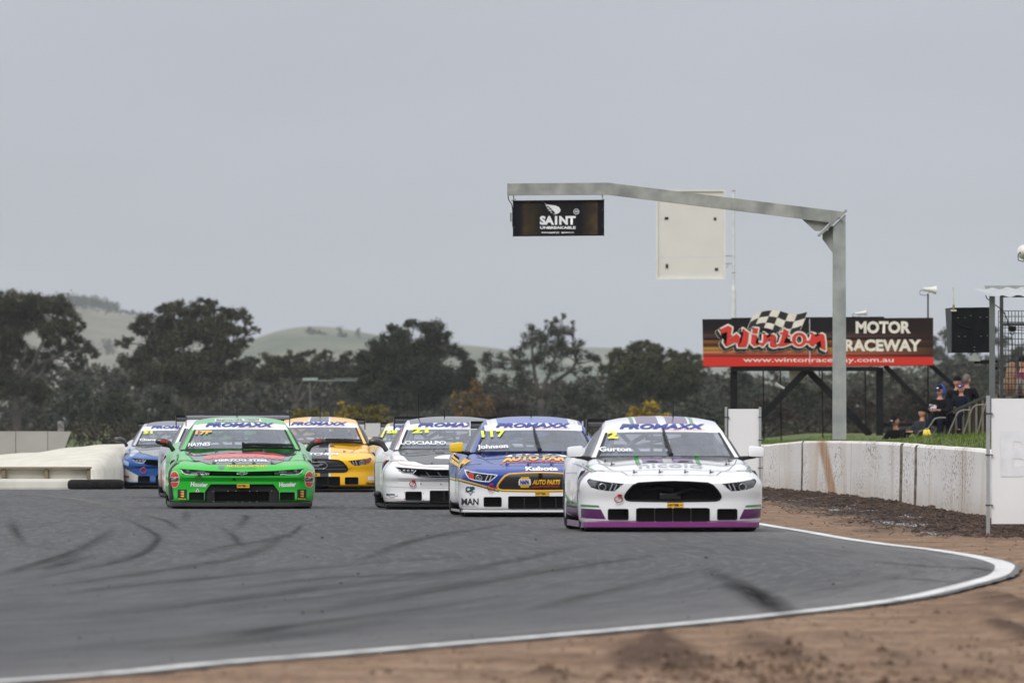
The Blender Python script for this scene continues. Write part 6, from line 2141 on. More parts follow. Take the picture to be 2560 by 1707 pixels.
car.duct((-0.69, 0.125, -0.482, 0.232)); car.duct((0.482, 0.125, 0.69, 0.232)); car.duct((-0.37, 0.10, 0.37, 0.245), 4)

# ------------------------------------------------------------------ 8: yellow car, number 68
p = at(1047, HOR, 214); p.z = -0.075
car = RaceCar('fastback', 'pale yellow race car number 68, mostly hidden behind white car number 21', p, 0.8,
              paint(lin(232, 222, 50)), roof=livery('paint_blueblack_roof', lin(60, 75, 115), [(lin(232, 222, 50), [({'ax': 1}, 0.53, 2)])], 0.2),
              antenna=((-0.2, 0.4),), wiper=None)
car.brand_strip()
car.text('race_number', '68', (-0.60, 0.975, -0.39, 1.035), YLW, 0.05, layer=4)
car.headlight_fast()
# ================================================================== trackside structures
GALV = mat('galvanised_steel', lin(120, 122, 117), 0.6, metal=0.0, col2=lin(166, 167, 160), scale=2.6, detail=6, bump=0.001)
GALVP = mat('galvanised_post', lin(136, 139, 137), 0.6, metal=0.0, col2=lin(162, 164, 160), scale=3.2, detail=6)
STEELK = mat('black_steel', (0.008, 0.008, 0.009), 0.55, var=0.3, scale=4, spec=0.15)
WHITEP = mat('white_sheet', lin(222, 222, 220), 0.55, var=0.03, scale=1.2)

def sheet(px_poly, d, thick, M0):
    """polygon given in px at distance d, extruded away from the camera; returned relative to M0"""
    bm_ = bmesh.new()
    pts = [at(x, y, d) for x, y in px_poly]
    prism(bm_, [(p.x - M0[0], p.z - M0[2]) for p in pts][::-1], Matrix(((1, 0, 0, 0), (0, 0, 1, d - M0[1]), (0, 1, 0, 0), (0, 0, 0, 1))), thick)
    bmesh.ops.recalc_face_normals(bm_, faces=bm_.faces)
    return bm_

def loc_at(px, d, z=None):
    x = (px - 1280) * d / FPX
    return Vector((x, d, gz(x, d) if z is None else z))

def rel(px, py, d, b): 
    q = at(px, py, d)
    return Vector((q.x - b.x, q.y - b.y, q.z - b.z))

# ---------------- gantry over the track
D = 185
B = loc_at(2098, D)
g = thing('track_gantry', 'galvanised steel gantry arm on a tall square post reaching out over the track', 'gantry', B)
TH = 0.22
bm = sheet([(2082.5, 566), (2114, 536), (2116, 1098), (2082, 1098)], D, TH, B)
obj('post', bm, GALVP, g)
bm = sheet([(1268, 459), (1520, 457), (1520, 487), (1268, 488.5)], D, TH, B); obj('beam', bm, GALV, g)
bm = sheet([(1520.3, 457), (2108, 529.5), (2078, 556), (1520.3, 487)], D, TH, B); obj('beam', bm, GALV, g)
bm = sheet([(2045, 587), (2113, 525), (2117, 529.5), (2049, 592)], D - 0.04, TH + 0.08, B); obj('flange', bm, GALV, g)
bm = sheet([(2005, 548), (2074, 556.5), (2052, 578), (2037, 577.5)], D + 0.09, 0.02, B); obj('gusset', bm, GALV, g)
bm = sheet([(2056, 582), (2082, 563), (2082, 633), (2056, 598)], D + 0.09, 0.02, B); obj('gusset', bm, GALV, g)
for px, py in ((2047, 589), (2115, 527), (2074, 558), (2079, 563), (2068, 574), (2096, 541), (2101, 546)):
    bm = bmesh.new(); q = rel(px, py, D - 0.05, B)
    lathe(bm, [(0, -0.03), (0.022, -0.03), (0.022, 0.0), (0.012, 0.0), (0.012, 0.35), (0, 0.35)], 6, Matrix.Translation(q) @ Matrix.Rotation(R(-90), 4, 'X'))
    obj('bolt', bm, GALVP, g)
bm = bmesh.new(); box(bm, Vector((0, 0.1, 0.02)), (0.42, 0.42, 0.03)); obj('base_plate', bm, GALV, g)

# ---------------- black sponsor sign below the arm
B = at(1396, 546, D - 0.02)
sg_ = thing('hanging_sign', 'black sponsor sign with white wing and lettering hung under the gantry arm', 'sign', B)
def sign_mat():
    m = bpy.data.materials.new('sign_black_bronze')
    m.use_nodes = True
    t = m.node_tree; b = t.nodes['Principled BSDF']
    co = N(t, 'ShaderNodeTexCoord'); sp = N(t, 'ShaderNodeSeparateXYZ'); t.links.new(co.outputs['Object'], sp.inputs[0])
    nz = N(t, 'ShaderNodeTexNoise', Scale=4.0, Detail=2.0); t.links.new(co.outputs['Object'], nz.inputs['Vector'])
    u = mathn(t, 'ADD', mathn(t, 'DIVIDE', sp.outputs['X'], 1.48), 0.5)
    k_, br = (0.006, 0.006, 0.009), (0.060, 0.040, 0.018)
    c = rampn(t, u, [(0.08, k_), (0.13, br), (0.24, (0.03, 0.022, 0.012)), (0.34, (0.010, 0.009, 0.008)), (0.60, (0.012, 0.010, 0.008)), (0.74, k_), (0.86, br), (0.925, (0.075, 0.05, 0.024)), (0.935, k_)])
    c = mixc(t, mathn(t, 'MULTIPLY', rampn(t, nz.outputs[0], [(0.4, (0, 0, 0)), (0.62, (1, 1, 1))]), 0.5), c, k_)
    t.links.new(c, b.inputs['Base Color']); b.inputs['Roughness'].default_value = 0.4
    b.inputs['Specular IOR Level'].default_value = 0.2
    return m
obj('panel', sheet([(1283, 503), (1509.5, 501), (1509.5, 588), (1283, 590)], D - 0.02, 0.05, B), sign_mat(), sg_)
bm = bmesh.new()
for a, b_ in (((1283, 503), (1509.5, 501)), ((1509.5, 588), (1283, 590))):
    bar(bm, rel(*a, D - 0.03, B), rel(*b_, D - 0.03, B), 0.07, 0.018)
for a, b_ in (((1283.5, 501), (1283.5, 592)), ((1509, 499), (1509, 590))):
    bar(bm, rel(*a, D - 0.03, B), rel(*b_, D - 0.03, B), 0.018, 0.066)
obj('frame', bm, STEELK, sg_)
for px in (1284, 1506):
    bm = bmesh.new(); bar(bm, rel(px, 486, D + 0.05, B), rel(px, 503, D + 0.05, B), 0.02, 0.02); 
    tube(bm, [rel(px - 6, 502, D + 0.02, B), rel(px + 6, 498, D + 0.02, B)], 0.012, 6)
    obj('hanger', bm, GALVP, sg_)
def s1(X, Y): return (1240 + X / 3.794, 420 + Y / 3.794)
def lay(name, polys, m, d, B_, parent, dy=0.0):
    """flat print standing 1-3 mm proud of a board"""
    bm_ = bmesh.new()
    for i, p_ in enumerate(polys):
        vs = []
        for x, y in p_:
            q = at(x, y, d)
            vs.append(bm_.verts.new((q.x - B_.x, d - B_.y - dy - 0.00001 * i, q.z - B_.z)))
        try:
            f = bm_.faces.new(vs); bmesh.ops.triangulate(bm_, faces=[f])
        except ValueError: pass
    return obj(name, bm_, m, parent)
def lay_text(name, t_, x0, y0, x1, y1, m, d, B_, parent, dy, bold=0.03, shear=0.0, ang=0):
    a, b_ = at(x0, y1, d), at(x1, y0, d)
    bm_ = text_bm(t_, (a.x - B_.x, a.z - B_.z, b_.x - B_.x, b_.z - B_.z), bold, shear, ang)
    for v in bm_.verts: v.co = Vector((v.co.x, d - B_.y - dy, v.co.y))
    return obj(name, bm_, m, parent)
SW = mat('sign_white', (0.78, 0.78, 0.78), 0.5)
def T1(t_, X0, Y0, X1, Y1, **k_): lay_text('lettering', t_, *s1(X0, Y0), *s1(X1, Y1), SW, D - 0.02, B, sg_, 0.006, **k_)
T1('SA1NT', 415, 455, 755, 540, bold=0.055)
T1('UNBREAKABLE', 418, 553, 755, 580, bold=0.05)
T1('WWW.SAINT.CC', 430, 606, 600, 621, bold=0.05)
T1('@SAINT.CC', 620, 606, 740, 622, bold=0.05)
T1('CC', 746, 406, 780, 424, bold=0.06)
wingp = [(455, 330), (480, 345), (520, 352), (565, 357), (598, 372), (613, 398), (606, 420), (588, 432), (565, 440), (540, 440), (556, 432), (563, 422), (530, 428), (512, 420),
         (535, 414), (545, 406), (508, 408), (492, 400), (518, 395), (526, 388), (492, 388), (478, 378), (505, 376), (508, 370), (478, 366), (468, 352), (484, 352)]
lay('wing_logo', [[s1(*p_) for p_ in wingp]], SW, D - 0.02, B, sg_, 0.006)
lay('ring_logo', [[s1(*q) for q in ((762 + r0 * math.cos(R(a)), 415 + r0 * math.sin(R(a))), (762 + r0 * math.cos(R(a + 20)), 415 + r0 * math.sin(R(a + 20))), (762 + r1 * math.cos(R(a + 20)), 415 + r1 * math.sin(R(a + 20))), (762 + r1 * math.cos(R(a)), 415 + r1 * math.sin(R(a))))]
                  for a in range(0, 360, 20) for r0, r1 in ((27, 22),)], SW, D - 0.02, B, sg_, 0.006)
for X, Y in ((308, 322), (443, 320), (597, 317), (737, 315), (873, 313), (170, 407), (172, 560), (1013, 397), (1014, 548), (172, 640), (1014, 630)):
    x, y = s1(X, Y); bm = bmesh.new()
    lathe(bm, [(0, 0), (0.007, 0), (0.006, 0.006), (0, 0.008)], 6, Matrix.Translation(rel(x, y, D - 0.042, B)) @ Matrix.Rotation(R(90), 4, 'X')); obj('screw', bm, GALVP, sg_)
bm = bmesh.new(); tube(bm, [rel(*s1(*q), D, B) for q in ((115, 262), (118, 300), (150, 345), (158, 400), (158, 555), (166, 560))], 0.009, 6); obj('cable', bm, STEELK, sg_)
bm = sheet([s1(132, 425), s1(150, 425), s1(150, 510), s1(132, 510)], D, 0.04, B); obj('cable_box', bm, GALV, sg_)

# ---------------- back of a white panel board on a pole
D = 335
B = loc_at(1834, D)
wp_ = thing('signal_board', 'tall cream metal board with four black catches, seen from behind on its pole', 'sign board', B)
CRM = mat('board_cream', lin(214, 211, 203), 0.6, var=0.03, scale=1.2)
obj('panel', sheet([(1645, 479), (1809, 479), (1809, 643.2), (1645, 643.2)], D, 0.10, B), CRM, wp_)
obj('panel', sheet([(1645, 644.4), (1809, 644.4), (1809, 695), (1645, 695)], D + 0.005, 0.10, B), CRM, wp_)
bm = bmesh.new()
for a, b_ in (((1641, 476.8), (1813, 476.8)), ((1641, 697.2), (1813, 697.2))):
    bar(bm, rel(*a, D + 0.03, B), rel(*b_, D + 0.03, B), 0.16, 0.05)
for a, b_ in (((1642.6, 479), (1642.6, 695)), ((1811.4, 479), (1811.4, 695))):
    bar(bm, rel(*a, D + 0.03, B), rel(*b_, D + 0.03, B), 0.05, 0.154)
obj('frame', bm, mat('board_frame', lin(222, 220, 212), 0.6, var=0.04), wp_)
for X, Y, w, h in ((1617, 478, 17, 12), (2077, 483, 12, 13), (1621, 930, 11, 19), (2091, 960, 15, 12)):
    x, y = s1(X, Y); w /= 3.794; h /= 3.794
    obj('catch', sheet([(x - w, y - h), (x + w, y - h), (x + w, y + h), (x - w, y + h)], D - 0.02, 0.03, B), BLACK, wp_)
bm = bmesh.new()
tube(bm, [rel(1834, 477, D + 0.1, B), rel(1834, 712, D + 0.1, B)], 0.045, 12)
tube(bm, [rel(1834, 712, D + 0.1, B), rel(1834, 724, D + 0.1, B), Vector((0, 0.1, 0))], [0.048, 0.078, 0.08], 12)
obj('pole', bm, mat('pole_white', lin(212, 214, 212), 0.55), wp_)
bm = bmesh.new(); lathe(bm, [(0.05, 0), (0.058, 0), (0.058, 0.03), (0.05, 0.03)], 12, Matrix.Translation(rel(1834, 683, D + 0.1, B))); lathe(bm, [(0, 0), (0.056, 0), (0.056, 0.02), (0, 0.02)], 12, Matrix.Translation(rel(1834, 478, D + 0.1, B)))
obj('collar', bm, GALV, wp_)
bm = bmesh.new(); bar(bm, rel(1812, 660, D + 0.1, B), rel(1830, 659, D + 0.1, B), 0.04, 0.03); tube(bm, [rel(1812, 669, D + 0.1, B), rel(1818, 668, D + 0.1, B), rel(1820, 662, D + 0.1, B)], 0.01, 6)
for yy in (520, 640): bar(bm, rel(1808, yy, D + 0.1, B), rel(1832, yy, D + 0.1, B), 0.03, 0.03)
obj('bracket', bm, GALV, wp_)

# ---------------- raceway billboard
D = 290
B = loc_at(2045, D)
bb = thing('billboard', 'wide raceway billboard with checkered flag and red script lettering on black steel legs', 'billboard', B)
def w1_(X, Y): return (1740 + X / 3.794, 740 + Y / 3.794)
def wz(X, Y): return (1750 + X / 6.918, 770 + Y / 6.918)
ztop, zbot = at(0, 796, D).z - B.z, at(0, 914, D).z - B.z
def bill_mat():
    m = bpy.data.materials.new('billboard_print')
    m.use_nodes = True
    t = m.node_tree; b = t.nodes['Principled BSDF']
    co = N(t, 'ShaderNodeTexCoord'); sp = N(t, 'ShaderNodeSeparateXYZ'); t.links.new(co.outputs['Object'], sp.inputs[0])
    v = N(t, 'ShaderNodeMapRange'); v.inputs['From Min'].default_value = ztop; v.inputs['From Max'].default_value = zbot
    t.links.new(sp.outputs['Z'], v.inputs['Value'])
    mp = N(t, 'ShaderNodeMapping'); mp.inputs['Scale'].default_value = (0.12, 1, 11); t.links.new(co.outputs['Object'], mp.inputs[0])
    nz = N(t, 'ShaderNodeTexNoise', Scale=2.0, Detail=4.0); t.links.new(mp.outputs[0], nz.inputs['Vector'])
    k_ = (0.008, 0.007, 0.009)
    c = rampn(t, v.outputs[0], [(0.26, k_), (0.36, lin(84, 60, 58)), (0.40, lin(96, 66, 62)), (0.412, k_), (0.455, k_), (0.47, lin(150, 92, 50)), (0.53, lin(110, 62, 30)),
                                (0.59, lin(70, 40, 22)), (0.62, lin(176, 138, 60)), (0.67, lin(160, 120, 50)), (0.70, lin(205, 130, 90)), (0.75, lin(190, 84, 60)), (0.785, lin(120, 44, 36)), (0.80, lin(150, 60, 48))])
    c = mixc(t, mathn(t, 'MULTIPLY', rampn(t, nz.outputs[0], [(0.40, (1, 1, 1)), (0.56, (0, 0, 0))]), 0.55), c, (0.02, 0.012, 0.010))
    dk = N(t, 'ShaderNodeMapRange')
    for a, q in (('From Min', 0.4), ('From Max', 2.9), ('To Min', 0.0), ('To Max', 0.88)): dk.inputs[a].default_value = q
    t.links.new(sp.outputs['X'], dk.inputs['Value'])
    c = mixc(t, dk.outputs[0], c, (0.020, 0.010, 0.008))
    red = mathn(t, 'GREATER_THAN', v.outputs[0], 0.815)
    c = mixc(t, red, c, lin(205, 52, 40))
    t.links.new(c, b.inputs['Base Color']); b.inputs['Roughness'].default_value = 0.45
    b.inputs['Specular IOR Level'].default_value = 0.2
    return m
BM_ = bill_mat()
obj('panel', sheet([w1_(60, 219), w1_(1074, 213), w1_(1077, 662), w1_(70, 668)], D, 0.06, B), BM_, bb)
obj('panel', sheet([w1_(1081, 213), w1_(2250, 205), w1_(2250, 655), w1_(1084, 662)], D, 0.06, B), BM_, bb)
obj('rim', sheet([w1_(335, 206), w1_(1780, 195), w1_(1792, 212), w1_(333, 222)], D + 0.062, 0.03, B), STEELK, bb)
obj('rim', sheet([w1_(64, 655), w1_(2250, 640), w1_(2254, 660), w1_(66, 674)], D + 0.062, 0.05, B), STEELK, bb)
LET = mat('billboard_letter', lin(226, 218, 204), 0.5)
def TB(t_, X0, Y0, X1, Y1, **k_): lay_text('lettering', t_, *w1_(X0, Y0), *w1_(X1, Y1), LET, D, B, bb, 0.006, **k_)
TB('MOTOR', 1515, 238, 2037, 355, bold=0.045)
TB('RACEWAY', 1410, 410, 2137, 525, bold=0.045)
TB('www.wintonraceway.com.au', 447, 584, 1875, 640, bold=0.012)
Wp = [(335, 378), (375, 442), (472, 410), (395, 590), (452, 666), (610, 590), (640, 600), (657, 676), (795, 676), (830, 590), (845, 430), (738, 350), (747, 440), (718, 575), (692, 500), (632, 440), (522, 522), (553, 340), (485, 300)]
I1 = [(915, 345), (1005, 350), (990, 447), (900, 427)]
I2 = [(893, 452), (983, 470), (958, 610), (1040, 588), (1062, 610), (1020, 632), (938, 662), (878, 610)]
N1 = [(1098, 425), (1155, 465), (1148, 530), (1275, 455), (1315, 490), (1292, 590), (1312, 628), (1350, 630), (1330, 672), (1270, 682), (1212, 660), (1205, 600), (1225, 520), (1130, 610), (1085, 666), (1028, 632), (1085, 590)]
Tt = [(1445, 355), (1535, 405), (1520, 450), (1558, 482), (1545, 502), (1495, 492), (1452, 580), (1452, 606), (1490, 606), (1592, 572), (1598, 602), (1450, 657), (1400, 664), (1348, 655), (1340, 628), (1378, 596), (1420, 460), (1383, 440), (1390, 418), (1432, 425)]
On = [(1925, 430), (1990, 450), (1985, 500), (2110, 445), (2150, 470), (2168, 600), (2170, 735), (2098, 700), (2085, 560), (2000, 620), (1955, 670), (1898, 640), (1905, 606), (1832, 606), (1832, 566), (1885, 560), (1915, 500)]
def ringp(cx, cy, rx, ry, ix, iy, n_=20):
    out = []
    for i in range(n_):
        a, b_ = 2 * math.pi * i / n_, 2 * math.pi * (i + 1) / n_
        out.append([(cx + rx * math.cos(a), cy + ry * math.sin(a)), (cx + rx * math.cos(b_), cy + ry * math.sin(b_)), (cx + ix * math.cos(b_), cy + iy * math.sin(b_)), (cx + ix * math.cos(a), cy + iy * math.sin(a))])
    return out
letters = [Wp, I1, I2, N1, Tt, On]
def fat(polys, w, dx=0, dy=0, ring_=True):
    out = []
    for p_ in polys:
        q = [(x + dx, y + dy) for x, y in p_]
        out.append(q)
        out += line_poly(q + [q[0]], 2 * w)
        out += [ellipse(x, y, w, w, 10) for x, y in q]
    if ring_: out += ringp(1715 + dx, 545 + dy, 127 + w, 122 + w, 60 - w * 0.7, 78 - w * 0.7)
    return [[wz(*v) for v in p_] for p_ in out]
# waving checkered flag behind the script
topc = spline([(915, 125), (1065, 62), (1240, 35), (1388, 47), (1530, 92), (1680, 102), (1865, 60)], 4)
def FP(i, j): 
    x, y = topc[i]
    return (x - 47 * j - 6 * math.sin(j), y + 118 * j - 10 * math.sin(i * 0.26) * j)
out_ = [FP(i, 0) for i in range(25)] + [FP(24, 2.6)] + [FP(i, 2.9) for i in range(24, -1, -4)]
obj('flag', (lambda b_: b_)(sheet([wz(*p_) for p_ in out_], D - 0.03, 0.03, B)), mat('flag_backing', (0.012, 0.010, 0.010), 0.5), bb)
fl = []
for j in range(3):
    for i in range(6):
        if (i + j) % 2 == 0 and not (j == 2 and i in (0,)):
            fl.append([wz(*FP(4 * i + q, j)) for q in range(5)] + [wz(*FP(4 * i + q, j + 1 if j < 2 else 2.8)) for q in range(4, -1, -1)])
lay('flag_square', fl, LET, D, B, bb, 0.034)
lay('flag_edge', [[wz(*v) for v in p_] for p_ in line_poly([FP(i, 0) for i in range(25)], 7) + line_poly([FP(24, 0), FP(24, 2.7)], 7) + line_poly([FP(0, 0), FP(0, 2.2)], 7)], LET, D, B, bb, 0.037)
lay('script_edge', fat(letters, 43, -32, 42), LET, D, B, bb, 0.045)
lay('script_shadow', fat(letters, 36, -32, 42), mat('script_black', (0.010, 0.010, 0.011), 0.5), D, B, bb, 0.056)
lay('script_shadow', fat(letters, 31), mat('script_black', (0.010, 0.010, 0.011), 0.5), D, B, bb, 0.067)
lay('script_border', fat(letters, 27), LET, D, B, bb, 0.078)
lay('script', [[wz(*v) for v in p_] for p_ in letters + ringp(1715, 545, 127, 122, 60, 78)], mat('script_red', lin(205, 50, 38), 0.4), D, B, bb, 0.092)
# legs, braces and ties
def strut(name, a, b_, w, d=D + 0.12, parent=bb, m_=STEELK, dep=0.12):
    bm_ = bmesh.new(); bar(bm_, rel(*a, d, B), rel(*b_, d, B), dep, w * d / FPX, up=(0.001, 0, 1)); return obj(name, bm_, m_, parent)
def strutx(name, a, b_, w, d=D + 0.12, parent=bb, m_=STEELK, dep=0.12):
    p_, q = rel(*a, d, B), rel(*b_, d, B)
    dd = (q - p_).normalized(); up = Vector((-dd.z, 0, dd.x))
    bm_ = bmesh.new(); bar(bm_, p_, q, dep, w * d / FPX, up=up); return obj(name, bm_, m_, parent)
strutx('top_rail', (1828, 922), (2196, 922), 11)
strutx('leg', (1834.5, 918), (1834.5, 1104), 17, D + 0.30)
strutx('leg', (2199, 918), (2199, 1092), 18, D + 0.30)
strutx('brace', (2017, 925), (1846, 1100), 17, D + 0.26)
strutx('brace', (2019, 925), (2176, 1088), 17, D + 0.45)
strutx('brace', (2212, 914), (2384, 1086), 12, D + 0.26)
strutx('brace', (2326, 912), (2402, 979), 11, D + 0.60)
strutx('leg', (2398, 972), (2398, 1088), 13, D + 0.75)
strutx('bottom_rail', (2208, 1062), (2372, 1061), 8, D + 0.60)
for a, b_ in ((1908, 1112), (1951, 1112), (2055, 1100), (2163, 1092)):
    strutx('tie_rod', (a, 925), (a + 2, b_), 3.4, D + 0.60, dep=0.035)
strutx('tie_rod', (2048, 925), (2049, 940), 3, D + 0.60, dep=0.03)
for k_ in range(3):
    x0, y0 = 2228 + 27 * k_, 935 + 26 * k_
    bm = bmesh.new()
    for a, b_ in (((x0, y0), (x0, y0 + 21)), ((x0 + 5, y0 + 4), (x0 + 5, y0 + 21)), ((x0, y0 + 21), (x0 + 18, y0 + 21))):
        bar(bm, rel(*a, D + 0.26, B), rel(*b_, D + 0.26, B), 0.03, 0.014 if a[0] != b_[0] else 0.02)
    obj('step_bracket', bm, STEELK, bb)
obj('junction_box', sheet([(1973, 926), (2013, 927), (2012, 958), (1973, 956)], D + 0.40, 0.15, B), mat('box_cream', lin(186, 184, 168), 0.6), bb)
bm = bmesh.new(); tube(bm, [rel(*q, D + 0.38, B) for q in ((1984, 958), (1984, 967), (1992, 970), (2000, 964), (2001, 956))], 0.012, 6); obj('cable', bm, STEELK, bb)

# ---------------- horn loudspeakers
HORN = mat('horn_white', lin(216, 214, 206), 0.45, var=0.05)
def horn(px, py, d, L, r1, yaw, pitch, label, flip=1):
    B_ = at(px, py, d)
    t_ = thing('horn_speaker', label, 'loudspeaker', B_, 0, 'white horn loudspeakers')
    M_ = Matrix.Rotation(R(yaw), 4, 'Z') @ Matrix.Rotation(R(90 + pitch), 4, 'Y')
    bm_ = bmesh.new()
    lathe(bm_, [(0, -L / 2), (r1 * .42, -L / 2), (r1 * .45, -L * .2), (r1 * .5, 0), (r1 * .66, L * .25), (r1 * .95, L * .5), (r1, L * .5 + .006), (r1 * .9, L * .5), (r1 * .55, L * .22), (r1 * .2, 0), (0, -L * .02)], 24, M_)
    obj('bell', bm_, HORN, t_, True, 50)
    bm_ = bmesh.new()
    tube(bm_, [Vector((0, -r1 * .55, 0)), Vector((0, -r1 * .72, -r1 * .3)), Vector((0, -r1 * .7, -r1 * .8)), Vector((0, r1 * .7, -r1 * .8)), Vector((0, r1 * .72, -r1 * .3)), Vector((0, r1 * .55, 0))], 0.010, 6)
    obj('bracket', bm_, GALV, t_)
    bm_ = bmesh.new()
    tube(bm_, [Vector((-L * .5 * flip, 0, 0)), Vector((-L * .72 * flip, 0, -r1 * .4)), Vector((-L * .70 * flip, 0, -r1 * 1.1)), Vector((-L * .3 * flip, 0, -r1 * 1.3)), Vector((-.02, 0, -r1 * .9))], 0.008, 6)
    obj('cable', bm_, STEELK, t_)
    return t_
D = 290
hs = horn(2323, 724, D + 0.9, 0.34, 0.115, 12, 4, 'white horn loudspeaker on top of the thin black pole behind the billboard')
# the pole that carries it
B2 = loc_at(2320, D + 0.9)
bm = bmesh.new(); tube(bm, [Vector((0, 0, -0.05)), Vector((0, 0, at(0, 735, D + 0.9).z - B2.z))], 0.020, 8)
o = obj('speaker_pole', bm, STEELK); o.location = B2
tag(o, 'thin black pole with horn speaker on top behind the right end of the billboard', 'pole')
horn(2152, 783, D + 0.3, 0.30, 0.075, -8, -6, 'white horn loudspeaker lying on the top edge of the billboard')
horn(1951, 966, D + 0.5, 0.28, 0.062, 160, -24, 'small white horn loudspeaker below the billboard beside the brace', 1)
horn(2566, 630, 175, 0.18, 0.115, 110, 0, 'cream horn loudspeaker cut off by the frame above the shelter roof')

# ---------------- black display cabinet with aerial
D = 200
B = at(2419, 880, D)
db = thing('display_cabinet', 'black display cabinet seen from behind, clamped to the shelter post', 'display screen', B)
BK2 = mat('cabinet_black', (0.007, 0.0075, 0.009), 0.6, var=0.25, spec=0.12)
obj('case', sheet([(2379, 769), (2476, 768), (2476, 881), (2379, 882)], D, 0.25, B), BK2, db)
bm = bmesh.new()
P4 = [(2379, 769, 0), (2379, 882, 0), (2369, 882, .30), (2363, 771, .30)]
vs = [bm.verts.new(rel(x, y, D + q, B) + Vector((-0.001, 0, 0))) for x, y, q in P4] + [bm.verts.new(rel(x, y, D + q, B) + Vector((0.03, 0.02, 0))) for x, y, q in P4]
bmesh.ops.convex_hull(bm, input=bm.verts)
obj('side_cheek', bm, mat('cabinet_side', (0.035, 0.036, 0.040), 0.5), db)
for X, Y in ((2395, 794.5), (2412, 794), (2427, 789), (2451, 793), (2467, 792.5), (2397, 841), (2413, 841), (2453, 840), (2469, 839), (2436, 868), (2436, 876)):
    bm = bmesh.new(); box(bm, rel(X, Y, D - 0.004, B), (0.024, 0.008, 0.009)); obj('rivet', bm, GALV, db)
bm = bmesh.new(); tube(bm, [rel(*q, D - 0.02, B) for q in ((2388, 778), (2388, 795), (2397, 812), (2412, 819), (2428, 820))], 0.010, 6); tube(bm, [rel(2429, 790, D - 0.02, B), rel(2430, 882, D - 0.02, B)], 0.012, 6); obj('cable', bm, STEELK, db)
obj('clamp_plate', sheet([(2434, 882), (2440, 882), (2451, 898), (2451, 903), (2421, 902), (2421, 898)], D - 0.02, 0.04, B), GALVP, db)
obj('arm', sheet([(2436, 901), (2480, 899), (2480, 909), (2436, 909)], D + 0.03, 0.08, B), STEELK, db)
bm = bmesh.new()
for yy in (903, 920):
    tube(bm, [rel(2473, yy, D - 0.12, B), rel(2491, yy, D - 0.12, B)], 0.012, 6); box(bm, rel(2491, yy, D - 0.12, B), (0.04, 0.05, 0.05), bev=0.01)
bar(bm, rel(2475, 898, D - 0.1, B), rel(2475, 924, D - 0.1, B), 0.03, 0.02)
obj('pole_clamp', bm, STEELK, db)
bm = bmesh.new(); tube(bm, [rel(2384, 775, D - 0.03, B), rel(2384, 762, D - 0.03, B)], 0.020, 8); obj('aerial_foot', bm, mat('brass_foot', (0.35, 0.27, 0.14), 0.4, metal=0.6), db)
bm = bmesh.new(); tube(bm, [rel(2384, 762, D - 0.03, B), rel(2382.5, 722, D - 0.03, B), rel(2382.5, 719, D - 0.03, B)], [0.015, 0.013, 0.018], 8); box(bm, rel(2384, 776, D - 0.03, B), (0.10, 0.02, 0.03)); obj('aerial', bm, mat('aerial_white', lin(205, 203, 190), 0.5), db)

# ---------------- viewing shelter
D = 198
B = loc_at(2481, D)
sh = thing('shelter', 'open steel shelter with corrugated white roof at the right edge', 'shelter', B)
PST = mat('post_grey', lin(108, 112, 112), 0.5, metal=0.3, var=0.12, scale=1.5)
PSD = mat('post_dark', lin(70, 71, 70), 0.5, metal=0.3, var=0.15)
obj('post', sheet([(2473.5, 740), (2487.5, 741), (2488, 1090), (2474, 1090)], D, 0.10, B), PST, sh)
obj('post', sheet([(2499.5, 742), (2508.5, 742), (2509.5, 1085), (2500.5, 1085)], D + 1.6, 0.07, B), PSD, sh)
obj('post', sheet([(2672, 742), (2686, 742), (2686, 1090), (2672, 1090)], D, 0.10, B), PST, sh)
obj('cross_beam', sheet([(2509, 807), (2680, 806), (2680, 814), (2509, 815)], D + 1.6, 0.06, B), PSD, sh)
obj('eave_beam', sheet([(2500, 738), (2690, 738), (2690, 744), (2500, 743)], D + 0.6, 0.08, B), PSD, sh)
# corrugated sheet: waves run across x, falling towards the track
bm = bmesh.new()
def roofp(u, v):
    x = (2495 + 210 * u)
    px = 2432 + (2497 - 2432) * v + 205 * u * (1) 
    py = 723 + (741 - 723) * v - 6 * u
    q = rel(px, py, D - 0.9 + 1.5 * (1 - v), B)
    return q + Vector((0, 0, 0.018 * math.sin(u * 2 * math.pi * 5.3)))
grid_b = [[bm.verts.new(roofp(u, v)) for v in rng(0, 1, 3)] for u in rng(0, 1, 60)]
for a, b_ in zip(grid_b, grid_b[1:]):
    for j in range(3): bm.faces.new((a[j], b_[j], b_[j + 1], a[j + 1]))
bmesh.ops.solidify(bm, geom=bm.faces[:], thickness=0.006)
obj('roof_sheet', bm, mat('roof_white', lin(226, 228, 230), 0.4, metal=0.2, var=0.04), sh, True, 60)
obj('gutter', sheet([(2462, 714), (2700, 713), (2700, 722), (2464, 722)], D + 2.2, 0.12, B), mat('gutter_grey', lin(168, 170, 172), 0.45, metal=0.3), sh)
bm = bmesh.new()
for px in rng(2496, 2680, 22): tube(bm, [rel(px, 777, D + 1.9, B), rel(px, 988, D + 1.9, B)], 0.0065, 4)
for py in rng(777, 988, 15): tube(bm, [rel(2495, py, D + 1.9, B), rel(2680, py, D + 1.9, B)], 0.0065, 4)
obj('wire_mesh', bm, mat('wire_dark', (0.06, 0.06, 0.065), 0.5, metal=0.5), sh)
obj('junction_box', sheet([(2521, 815), (2540, 816), (2541, 826), (2530, 830), (2522, 826)], D + 1.5, 0.06, B), BK2, sh)
bm = bmesh.new()
tube(bm, [rel(*q, D - 0.05, B) for q in ((2464, 738), (2468, 747), (2473, 750))], 0.010, 6)
tube(bm, [rel(*q, D + 1.5, B) for q in ((2488, 762), (2499, 770), (2510, 782), (2518, 798), (2521, 815))], 0.010, 6)
